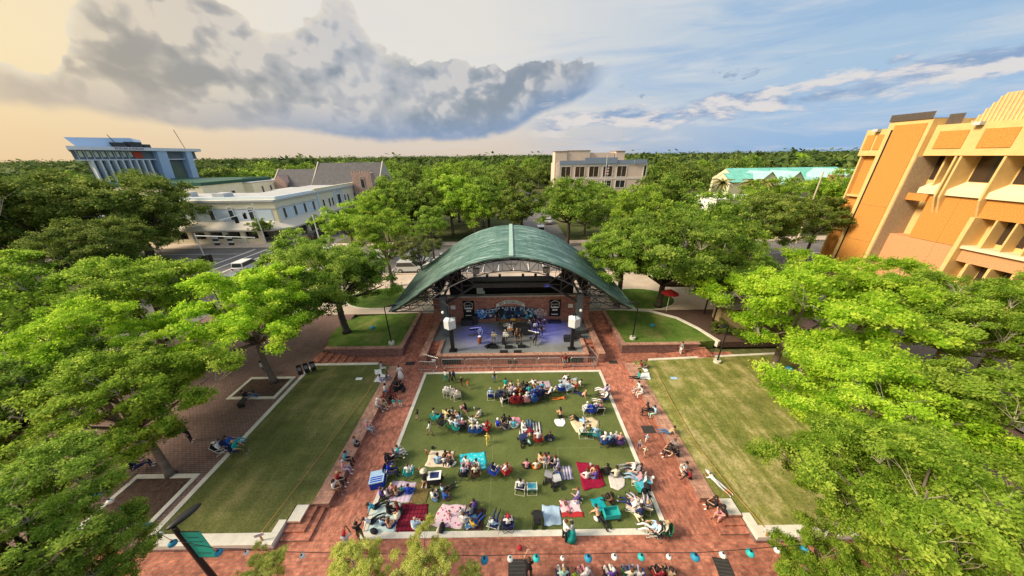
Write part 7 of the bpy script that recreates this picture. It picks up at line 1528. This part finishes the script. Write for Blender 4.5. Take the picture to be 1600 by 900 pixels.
def blob(px, py, r, m, lab, cat, nm, z0=.013, n=7):
    """soft bag: slumped, pinched body with a strap"""
    p = G(px, py, z0); e = empty(nm, (p.x, p.y, z0), br_.uniform(0, 6), lab, cat); q = MB(); q.ball((0, 0, r * .55), (r, r * .62, r * .6), 10, 7); q.v = [(x * (1 - .18 * (z / r)) + .04 * r * math.sin(9 * z / r), y * (1 - .3 * (z / r)), max(0.0, z)) for x, y, z in q.v]; q.build('body', m, e, True); a = MB(); a.tube([(-r * .5, 0, r * .9), (0, 0, r * 1.5), (r * .5, 0, r * .9)], r * .05, 4); a.build('strap', m, e)
for (x, y, r, c, l) in ((617, 610, .45, 'black', 'big black bag on the ground beside the loaded black stroller'), (631, 611, .4, 'black', 'black duffel bag at the walk side of the loaded stroller'), (1016, 644, .4, 'black', 'big black bag hanging over the yellowish lawn wall'), (826, 692, .3, 'mint', 'pale green bag between the stroller and the red chair'), (941, 693, .32, 'brown', 'brown bag under the row of pale hats'), (691, 827, .38, 'black', 'black and white bag at the corner of the flowered blanket'), (686, 829, .26, 'cream', 'cream bag on the turf edging beside the black bag'), (585, 832, .32, 'black', 'black backpack at the corner of the pale aqua blanket'), (628, 800, .3, 'black', 'black bag lying on the plaid blanket corner'), (622, 808, .34, 'cream', 'cream tote bag between aqua and plaid blankets'), (631, 794, .28, 'maroon', 'maroon bag at the top of the plaid blanket'), (704, 727, .26, 'black', 'black handbag at the edge of the faded pink blanket'), (1002, 768, .25, 'black', 'small black bag under the patterned teal bag chair'), (931, 812, .22, 'white', 'white bag in front of the teal cart'), (893, 690 - 40, .01, 'white', '')):
    if l: blob(x, y, r * .9, cmat(c), l, 'bag', 'bag', z0=W0 if 'hanging' in l else .013)
def cooler(px, py, rot, c, lid, lab, sx=.55, sy=.38, sz=.4, stripes=True):
    p = G(px, py); sx *= .82; sy *= .82; e = empty('cooler', (p.x, p.y, .013), math.radians(rot), lab, 'cooler'); e.scale = (FS * 1.15,) * 3; q = MB(); q.box(-sx / 2, sx / 2, -sy / 2, sy / 2, 0, sz); q.build('tub', cmat(c), e); q = MB(); q.box(-sx / 2 - .02, sx / 2 + .02, -sy / 2 - .02, sy / 2 + .02, sz, sz + .08); q.build('lid', cmat(lid), e)
    if stripes:
        for k in range(3): q = MB(); q.box(-sx / 2 + .05, sx / 2 - .05, -sy / 2 + .04 + k * .12, -sy / 2 + .10 + k * .12, sz + .08, sz + .095); q.build('lid_panel', cmat(c), e)
    a = MB(); a.tube([(-sx / 2 - .03, 0, sz * .8), (-sx / 2 - .1, 0, sz * .6), (-sx / 2 - .03, 0, sz * .5)], .015, 4); a.build('handle', cmat('grey'), e)
cooler(592, 755, 12, 'royalblue', 'lightblue', 'large blue and white cooler on the brick walk at the turf edge', .9, .85, .5); cooler(1003, 762, 20, 'teal', 'cyan', 'patterned teal bag chair folded like a box at the turf edge', .8, .6, .45, False)
def cart(px, py, rot, c, lab, top_=None):
    p = G(px, py); e = empty('wagon_cart', (p.x, p.y, .013), math.radians(rot), lab, 'cart', 'wagons on the turf'); e.scale = (FS,) * 3
    q = MB(); 
    for a in ((-.45, .45, -.25, -.23), (-.45, .45, .23, .25), (-.45, -.43, -.23, .23), (.43, .45, -.23, .23)): q.box(*a, .22, .6)
    q.box(-.43, .43, -.23, .23, .22, .25); q.build('tub', cmat(c), e)
    for sx in (-1, 1):
        for sy in (-1, 1): link('wheel', wheelmesh(.1), e, (sx * .4, sy * .27, .1), (0, 0, PI / 2))
    a = MB(); a.tube([(.45, 0, .3), (.8, 0, .75)], .015, 4); a.tube([(.8, -.1, .75), (.8, .1, .75)], .018, 4); a.build('handle', BX, e)
    if top_: q = MB(); q.box(-.42, .42, -.3, .3, .75, .79); q.build('table_top', cmat(top_), e); q = MB(); q.box(-.28, .28, -.2, .2, .79, .80); q.build('dark_inset', cmat('navy'), e); a = MB(); a.tube([(-.3, 0, .25), (.3, 0, .75)], .015, 4); a.tube([(.3, 0, .25), (-.3, 0, .75)], .015, 4); a.build('cross_leg', STEEL, e)
cart(954, 808, 5, 'turquoise', 'turquoise wagon at the foot of the teal blanket'); cart(681, 755, 5, 'black', 'black wagon with a white topped tray and dark inset', 'white')
for i, (x, y, c, l) in enumerate(((812, 858, 'red', 'red ball on the lower brick walk'), (676, 701, 'black', 'small dark ball above the faded pink blanket'))):
    p = G(x, y); r = .14 if i == 0 else .11; o = MB().ball((0, 0, r), r, 12, 8).build('ball', cmat(c), None, True, loc=(p.x, p.y, .013)); tag(o, l, 'ball')
for i, (x, y, l) in enumerate(((720, 638, 'white cup by the black clad person in mid turf'), (741, 640, 'tall white cup by the cross-legged person in white and tan'), (662, 820, 'white bottle on the turf by the plaid blanket edge'))):
    p = G(x, y); e = empty('drink_cup', (p.x, p.y, .013), 0, l, 'cup'); a = MB(); a.tube([(0, 0, 0), (0, 0, .22)], [.055, .075], 10); a.build('cup', WHT, e); a = MB(); a.tube([(0, 0, .22), (0, 0, .24)], .08, 10); a.build('lid', cmat('lightgrey'), e)
# number patch on the black jersey
p = G(859, 684, .013 + .33 * 1.1 * FS); o = text('shirt_number', '12', .30, cmat('lightgrey'), None, (p.x, p.y - .205, .40), (PI / 2, 0, 0), .004); tag(o, 'pale printed number on the back of the black shirt', 'print')
# red umbrella under the trees
e = empty('parasol', (20.4, 34.6, 1.0), 0, 'red parasol half hidden in the tree by the pergola', 'parasol'); a = MB(); n = 8
vs = [(0, 0, 3.2)] + [(1.1 * math.cos(2 * PI * k / n), 1.1 * math.sin(2 * PI * k / n), 2.6) for k in range(n)]; a.add(vs, [(0, 1 + k, 1 + (k + 1) % n) for k in range(n)]); a.build('canopy', cmat('red'), e); a = MB(); a.tube([(0, 0, 0), (0, 0, 3.2)], .03, 5); a.build('pole', WHT, e)
# ---------------------------------------------------------------- lamps, signals, lanterns
def lamp(x, y, z, h, lab, arm=0, rot=0, foot=True):
    e = empty('street_lamp', (x, y, z), math.radians(rot), lab, 'street lamp', 'black street lamps in the plaza'); a = MB(); a.tube([(0, 0, .2), (0, 0, h)], [.075, .05], 8); a.build('pole', BLK, e)
    if foot: a = MB(); a.tube([(0, 0, -.02), (0, 0, .28)], .32, 16); a.build('concrete_foot', CONC, e)
    a = MB(); a.tube([(0, 0, h - .1), (-.35, 0, h + .02)], .035, 5); a.build('arm', BLK, e); q = MB(); q.ball((-.75, 0, h + .02), (.5, .22, .10), 12, 6); q.build('lamp_head', BLK, e, True)
lamp(-13.43, 27.9, 1.06, 4.6, 'black lamp post on the planter beside the darker tree', rot=200); lamp(13.51, 28.2, 1.06, 4.6, 'black lamp post on the planter with the pale trunked tree', rot=0); p = G(1120, 566, TZ); lamp(p.x, p.y, TZ, 4.4, 'black lamp post on the kerb at the top of the yellowish lawn', rot=20)
e = empty('street_lamp', (-14.9, 7.75, 0), 0, 'near black lamp post carrying the turquoise banner', 'street lamp'); a = MB(); a.tube([(0, 0, 0), (0, 0, 5.3)], [.13, .09], 8); a.build('pole', BLK, e)
q = MB(); q.ball((0, 0, 0), (.62, .24, .10), 14, 8); q.xf(Matrix.Translation((.0, .45, 5.35)) @ Matrix.Rotation(math.radians(65), 4, 'Z')); q.build('lamp_head', BLK, e, True)
BNR = mat('turquoise_banner', (.01, .44, .36), .7, .06, 2)
q = MB(); q.box(.12, .98, -.015, .015, 3.0, 5.0); bq = q.build('banner', BNR, e); a = MB(); a.tube([(0, 0, 5.02), (.95, 0, 5.02)], .02, 5); a.tube([(0, 0, 2.98), (.98, 0, 2.98)], .02, 5); a.build('banner_arm', BLK, e)
for k, (z, w) in enumerate(((4.6, .5), (4.28, .6), (3.95, .5), (3.4, .62), (3.3, .62))): q = MB(); q.box(.52 - w / 2, .52 + w / 2, -.02, .02, z - (.05 if k < 3 else .012), z + (.05 if k < 3 else .012)); q.build('banner_mark', mat('dark_teal_print', (.005, .19, .17), .7) if k < 3 else BLK, e)
p = G(148, 775, 0); e = empty('street_lamp', (p.x, p.y, 0.0), 0, 'black lamp post under the twiggy tree at the photo edge', 'street lamp'); a = MB(); a.tube([(0, 0, 0), (0, 0, 5.0)], [.12, .09], 8); a.build('pole', BLK, e); q = MB(); q.ball((.3, .1, 5.05), (.6, .24, .1), 12, 6); q.build('lamp_head', BLK, e, True)
LB = [mat('lantern_blue', (.02, .25, .42), .6, .05), mat('lantern_white', (.70, .74, .70), .6, .04), mat('lantern_teal', (.03, .42, .42), .6, .05)]
LCN = ('blue', 'white', 'teal')
lan = [(155, 771, 0, 1.0), (172, 783, 1, .8), (193, 793, 2, .6), (209, 808, 1, .6), (228, 822, 0, .9), (249, 836, 1, .8), (270, 849, 0, 1), (342, 863, 0, .9), (385, 864, 1, .55), (430, 868, 2, .8), (472, 869, 1, .65), (757, 875, 0, 1), (797, 873, 1, .75), (838, 872, 2, .95), (879, 872, 1, .5), (919, 872, 0, 1), (960, 870, 1, .75), (1002, 870, 2, .9), (1045, 870, 1, .6), (1086, 870, 0, 1.1), (1129, 867, 1, .8), (1172, 864, 2, 1), (1214, 860, 1, .65), (1257, 858, 0, 1)]
ordn = ['%s' % o for o in ('first', 'second', 'third', 'fourth', 'fifth', 'sixth', 'seventh', 'eighth', 'ninth', 'tenth', 'eleventh', 'twelfth')]
cn_ = [0, 0, 0]; lpts = []
RIBM = {}
for (x, y, c, s) in lan:
    p = G(x, y, 4.9); r = .155 * s ** .8; e = empty('paper_lantern', tuple(p), 0, '%s%s paper lantern, %s of its colour along the string from the banner end' % ('small ' if s < .7 else '', LCN[c], ordn[cn_[c]]), 'lantern', 'paper lanterns on the string'); cn_[c] += 1
    q = MB(); q.ball((0, 0, 0), (r, r, r * .9), 16, 12); q.v = [(a * (1 + .025 * (i % 2)), b_ * (1 + .025 * (i % 2)), z) for i, (a, b_, z) in enumerate(q.v)]; q.build('shade', LB[c], e, False); a = MB(); a.tube([(0, 0, r * .86), (0, 0, r * .86 + .02)], r * .32, 10); a.build('cap', BLK, e); a = MB(); a.tube([(0, 0, r * .9), (0, 0, .30)], .006, 3); a.build('hanger', BLK, e)
    lpts.append(Vector((p.x, p.y, 5.2)))
lpts = [G(60, 700, 5.3)] + lpts + [G(1400, 845, 5.3)]
a = MB(); a.tube(lpts, .012, 4); tag(a.build('lantern_cable', BLK), 'thin dark cable the paper lanterns hang from', 'cable')
# lights wrapped at tree feet
for i, (x, y, z, l) in enumerate(((582, 513, 1.06, 'blue wrapped light at the foot of the dark planter tree'), (1019, 509, 1.06, 'blue wrapped light at the foot of the pale trunked planter tree'), (1233, 577, 1.4, 'blue lantern at the trunk over the yellowish lawn'))):
    p = G(x, y, z); o = MB().ball((0, 0, 0), (.3, .3, .16), 12, 7).build('tree_light', LB[0], None, True, loc=(p.x, p.y, z + .1)); tag(o, l, 'tree light')
# little signs on stakes and the rope lines on the lawns
def stake(px, py, z0, lab, rot=0):
    p = G(px, py, z0); e = empty('stake_sign', (p.x, p.y, z0), math.radians(rot), lab, 'sign', 'small lawn signs on stakes'); q = MB(); q.box(-.03, .03, -.03, .03, 0, .55); q.build('stake', mat('orange_wood', (.50, .28, .10), .8), e); q = MB(); q.box(-.22, .22, -.05, -.03, .5, .74); q.build('board', WHT, e)
    for k in range(3): q = MB(); q.box(-.15, .15, -.055, -.051, .55 + k * .06, .57 + k * .06); q.build('print_line', cmat('grey'), e)
stake(411, 845, TZ, 'small white sign on a stake in the darker lawn corner', 20); stake(1196, 838, TZ, 'small white sign on an orange stake in the yellowish lawn corner', -25)
rope = mat('orange_rope', (.45, .24, .07), .8)
a = MB(); pts_ = [G(*t, TZ + .12) for t in ((408, 832), (470, 752), (528, 675), (575, 612), (592, 580))]; a.tube(pts_, .018, 4); tag(a.build('lawn_rope', rope), 'orange rope strung over the darker lawn near the wall', 'rope')
a = MB(); pts_ = [G(*t, TZ + .12) for t in ((1024, 578), (1048, 625), (1085, 690), (1140, 762), (1198, 828))]; a.tube(pts_, .018, 4); tag(a.build('lawn_rope', rope), 'orange rope strung over the yellowish lawn near the wall', 'rope')
# manholes and grates
for i, (x, y, w, d_, z, l) in enumerate(((641, 568, 1.0, .55, .006, 'dark drain grate on the walk by the darker planter'), (958, 566, .9, .5, .006, 'dark drain grate on the walk by the planter with the pale trunk'), (1013, 671, .95, .7, .006, 'dark square utility cover on the walk beside the yellowish lawn wall'), (809, 892, 1.0, 1.0, .006, 'dark square cover next to the lone person at the bottom edge'), (1132, 890, .8, 1.0, .006, 'tilted dark cover on the lower walk at the bottom edge'))):
    p = G(x, y); e = empty('ground_cover', (p.x, p.y, 0), math.radians((0, 0, 0, 0, -8)[i]), l, 'drain cover', 'dark covers in the brick walks'); q = MB(); q.box(-w / 2, w / 2, -d_ / 2, d_ / 2, .001, .02); q.build('plate', mat('iron', (.035, .032, .03), .8), e)
    for k in range(6): q = MB(); q.box(-w / 2 + .06, w / 2 - .06, -d_ / 2 + d_ * (k + .4) / 6.3, -d_ / 2 + d_ * (k + .7) / 6.3, .02, .03); q.build('bar', mat('iron_bar', (.06, .055, .05), .7), e)
for i, (x, y, l) in enumerate(((1053, 591, 'pale blue valve cover in the yellowish lawn'), (561, 592, 'white valve cover in the darker lawn'))): p = G(x, y, TZ); o = MB().box(-.3, .3, -.16, .16, 0, .03).build('valve_cover', cmat('lightblue') if i == 0 else WHT, loc=(p.x, p.y, TZ)); tag(o, l, 'cover')
# black notice boards at the lawn corner, bench
e = empty('notice_boards', (G(482, 582, TZ).x, G(482, 582, TZ).y, TZ), math.radians(30), 'cluster of black sandwich boards at the top corner of the darker lawn', 'notice board')
for k in range(3): q = MB(); q.box(-.8 + k * .55, -.4 + k * .55, -.05, .05, .0, 1.15); q.build('board', BLK, e); q = MB(); q.box(-.74 + k * .55, -.46 + k * .55, -.06, -.05, .5, .9); q.build('poster', cmat('grey'), e)
p = G(386, 626, TZ); e = empty('bench', (p.x, p.y, TZ), math.radians(-75), 'dark bench at the edge of the upper mulch bed', 'bench'); q = MB(); q.box(-.9, .9, -.25, .25, .36, .42); q.build('seat', BLK, e)
for s in (-.8, .8): q = MB(); q.box(s - .04, s + .04, -.22, .22, 0, .36); q.build('leg', BLK, e)
# traffic signals and poles
def pole(x, y, z, h, lab, m=TRIM, r=.14, nm='utility_pole', cat='pole', arm=None, heads=()):
    e = empty(nm, (x, y, z), 0, lab, cat); a = MB(); a.tube([(0, 0, 0), (0, 0, h)], [r, r * .7], 8); a.build('pole', m, e)
    if arm: a = MB(); a.tube([(0, 0, arm[2]), (arm[0], arm[1], arm[2] + .3)], [r * .7, r * .4], 6); a.build('mast_arm', m, e)
    for k, (hx, hy, hz) in enumerate(heads):
        q = MB(); q.box(hx - .22, hx + .22, hy - .2, hy + .2, hz - .65, hz + .65); hd_ = q.build('signal_head', BLK, e)
        for j in range(3): q = MB(); q.tube([(hx, hy - .2, hz - .42 + j * .42), (hx, hy - .34, hz - .42 + j * .42)], .15, 8); q.build('visor', BLK, hd_)
    return e
pole(-52.1, 48.8, 1.0, 8.0, 'leaning grey signal mast at the near street corner with a long arm', TRIM, .12, 'traffic_signal', 'traffic signal', (12.3, -3, 7.6), ((-.2, 1.0, 3.4), ))
pole(-58.1, 69.3, 1.1, 9.9, 'pale signal mast before the arcade with arm and two black heads', WHT, .13, 'traffic_signal', 'traffic signal', (4, -13.4, 8.3), ((1.3, -4.5, 7.9), (2.4, -8.0, 7.7)))
pole(-49, 75, 1.1, 6.2, 'pale pole by the long facade of the arcade building', WHT, .16)
pole(-52.3, 48.6, .98, 3.2, 'short black post with two dark signal heads by the lime tree', BLK, .09, 'pedestrian_signal', 'traffic signal', None, ((-.4, 0, 3.5), (.35, 0, 3.6)))
pole(65.3, 66.0, 1.0, 15.3, 'tall leaning-looking tan lamp pole beside the courthouse', mat('tan_pole', (.50, .42, .30), .7), .19, 'lamp_pole', 'lamp pole')
pole(-46, 96, 1.0, 8.5, 'dark curved-arm street lamp before the long facade', STEEL, .1, 'lamp_pole', 'lamp pole', (1.4, 0, 8.3)); pole(35.5, 50, 1.0, 6.5, 'dark pole with an orange banner beyond the big planter tree', BLK, .09, 'banner_pole', 'pole')
e = empty('vertical_banner', (44.6, 68.6, 1.1), 0, 'orange vertical banner beside a white sign, seen between trees', 'banner'); q = MB(); q.box(0, 1.3, 0, .06, 1.2, 5.2); q.build('banner_cloth', mat('orange_cloth', (.72, .34, .02), .7), e); a = MB(); a.tube([(-.1, 0, 0), (-.1, 0, 5.4)], .06, 5); a.build('pole', STEEL, e)
e = empty('white_sign', (41.5, 68.6, 1.1), 0, 'white and dark blue upright sign beside the orange banner', 'sign'); q = MB(); q.box(0, 2.2, 0, .2, .3, 4.5); q.build('board', WHT, e); q = MB(); q.box(0, 2.2, -.03, 0, .4, 1.8); q.build('lower_panel', cmat('denim'), e)
for i, (x, l) in enumerate(((-67.5, 'black and white striped curb marker nearer the corner, before the arcade'), (-70.9, 'black and white striped marker farther along the arcade'))):
    e = empty('striped_sign', (x, 70.5, 1.1), 0, l, 'sign', 'striped signs by the arcade'); 
    for k in range(5): q = MB(); q.box(-.6, .6, -.1, .1, .1 + k * .5, .1 + (k + 1) * .5 - .01); q.build('band', WHT if k % 2 else BLK, e)
# ---------------------------------------------------------------- cars
def car_meshes(kind_='suv'):
    L_ = 4.9; W_ = 1.95; hb, ht = (.95, 1.75) if kind_ == 'suv' else (.85, 1.45)
    prof = [(-L_ / 2, .45), (-L_ / 2 + .05, hb), (-L_ / 2 + (.15 if kind_ == 'suv' else .9), hb + .05), (-L_ / 2 + (.45 if kind_ == 'suv' else 1.3), ht), (.35, ht), (1.15, hb + .06), (L_ / 2 - .25, hb - .12), (L_ / 2, .62), (L_ / 2 - .02, .40), (L_ / 2 - .4, .30), (-L_ / 2 + .3, .30)]
    q = MB(); n = len(prof); ys = [(-W_ / 2, .94), (-W_ / 2 + .12, 1.0), (W_ / 2 - .12, 1.0), (W_ / 2, .94)]
    for y, s in ys: q.v += [(x * (1 if abs(y) < W_ / 2 else .985), (y if z < hb + .04 else y * .84), z) for x, z in prof]
    for j in range(3):
        for i in range(n): q.f.append((j * n + i, j * n + (i + 1) % n, (j + 1) * n + (i + 1) % n, (j + 1) * n + i)); q.m.append(0)
    q.f.append(tuple(range(n))); q.m.append(0); q.f.append(tuple(range(4 * n - 1, 3 * n - 1, -1))); q.m.append(0)
    gl = MB(); x0 = -L_ / 2 + (.45 if kind_ == 'suv' else 1.3)
    yy = W_ / 2 * .84 + .012
    for s in (-1, 1): gl.add([(x0 + .05, s * yy, ht - .08), (.30, s * yy, ht - .08), (.98, s * yy, hb + .10), (x0 - .12, s * yy, hb + .10), (x0 + .05, s * (yy - .01), ht - .08), (.3, s * (yy - .01), ht - .08), (.98, s * (yy - .01), hb + .1), (x0 - .12, s * (yy - .01), hb + .1)], [(0, 1, 2, 3), (7, 6, 5, 4)])
    gl.add([(.42, -.7, ht - .04), (.42, .7, ht - .04), (1.14, .78, hb + .12), (1.14, -.78, hb + .12)], [(0, 3, 2, 1)]); gl.v[-4:] = [(x + .03, y, z + .02) for x, y, z in gl.v[-4:]]
    gl.add([(x0 - .06, -.68, ht - .1), (x0 - .06, .68, ht - .1), (x0 - .28, .74, hb + .16), (x0 - .28, -.74, hb + .16)], [(0, 1, 2, 3)]); gl.v[-4:] = [(x - .03, y, z + .01) for x, y, z in gl.v[-4:]]
    return q.mesh('body_' + kind_, WHT), gl.mesh('glass_' + kind_, GLS)
CARM = {k: car_meshes(k) for k in ('suv', 'sedan')}; TYRE = MB().tube([(0, -.11, 0), (0, .11, 0)], .34, 16).mesh('tyre', BX); RIM = MB().tube([(0, -.125, 0), (0, .125, 0)], .2, 10).mesh('rim', mat('rim_silver', (.5, .5, .5), .3, .05, 3, .8))
HLM = MB().box(-.04, .04, -.2, .2, -.07, .07).mesh('headlight', mat('lamp_glass', (.6, .6, .58), .2)); TLM = MB().box(-.03, .03, -.16, .16, -.09, .09).mesh('taillight', mat('red_lamp', (.35, .01, .01), .3))
CPAINT = {}
def car(x, y, rot, col_, lab, k='suv', z=.992):
    e = empty('parked_car', (x, y, z), math.radians(rot), lab, 'car', 'cars in the streets around the park'); e.scale = (1.12,) * 3; bm_, gm_ = CARM[k]
    if col_ not in CPAINT: CPAINT[col_] = mat('car_paint_' + col_, COL[col_], .28, .03, 2, spec=.6)
    b = link('body', bm_, e); setmat(b, 0, CPAINT[col_]); link('windows', gm_, e)
    for sx in (-1.5, 1.5):
        for sy in (-.88, .88): w = link('wheel', TYRE, e, (sx, sy, .34)); link('rim', RIM, w)
    for sy in (-.68, .68): link('headlight', HLM, e, (2.42, sy, .68)); link('taillight', TLM, e, (-2.44, sy, .82))
car(-18.6, 55.2, 12, 'white', 'white car farther from the stage, left of the canopy'); car(-18.2, 51.2, 0, 'silver', 'silver car parked nearest the canopy among the white ones'); car(-13.2, 52.2, 0, 'white', 'white sedan half hidden behind the canopy edge', 'sedan'); car(-12.6, 56.5, 20, 'lightgrey', 'pale grey car behind the canopy roof', 'sedan')
car(-49.8, 53.5, 95, 'white', 'white van-like car in the junction beyond the lime tree'); car(-46.5, 47, 90, 'lightgrey', 'silver car glimpsed under the corner tree', 'sedan'); car(-50.5, 77.5, 80, 'black', 'black car by the arcade building'); car(-48.5, 83, 80, 'silver', 'silver car behind the black one by the arcade'); car(-48.8, 90, 85, 'denim', 'blue car along the long cream facade', 'sedan')
car(8, 80, 90, 'white', 'white car on the avenue straight behind the canopy'); car(11.5, 92, 90, 'lightgrey', 'grey car farther up the avenue', 'sedan'); car(24, 60, 0, 'lightblue', 'light blue car behind the forked trunk', 'sedan'); car(30, 56, 5, 'white', 'white car glimpsed through the round lawn tree', 'sedan'); car(-27, 59, 4, 'white', 'white car between the sage and the pale green trees', 'sedan')
car(58, 70.5, 3, 'silver', 'silver car beside the tan lamp pole', 'sedan'); car(66, 75, 8, 'lightgrey', 'pale car parked in the shade of the courthouse', 'sedan'); car(-38, 61, 0, 'white', 'white car crossing under the corner tree', 'suv')
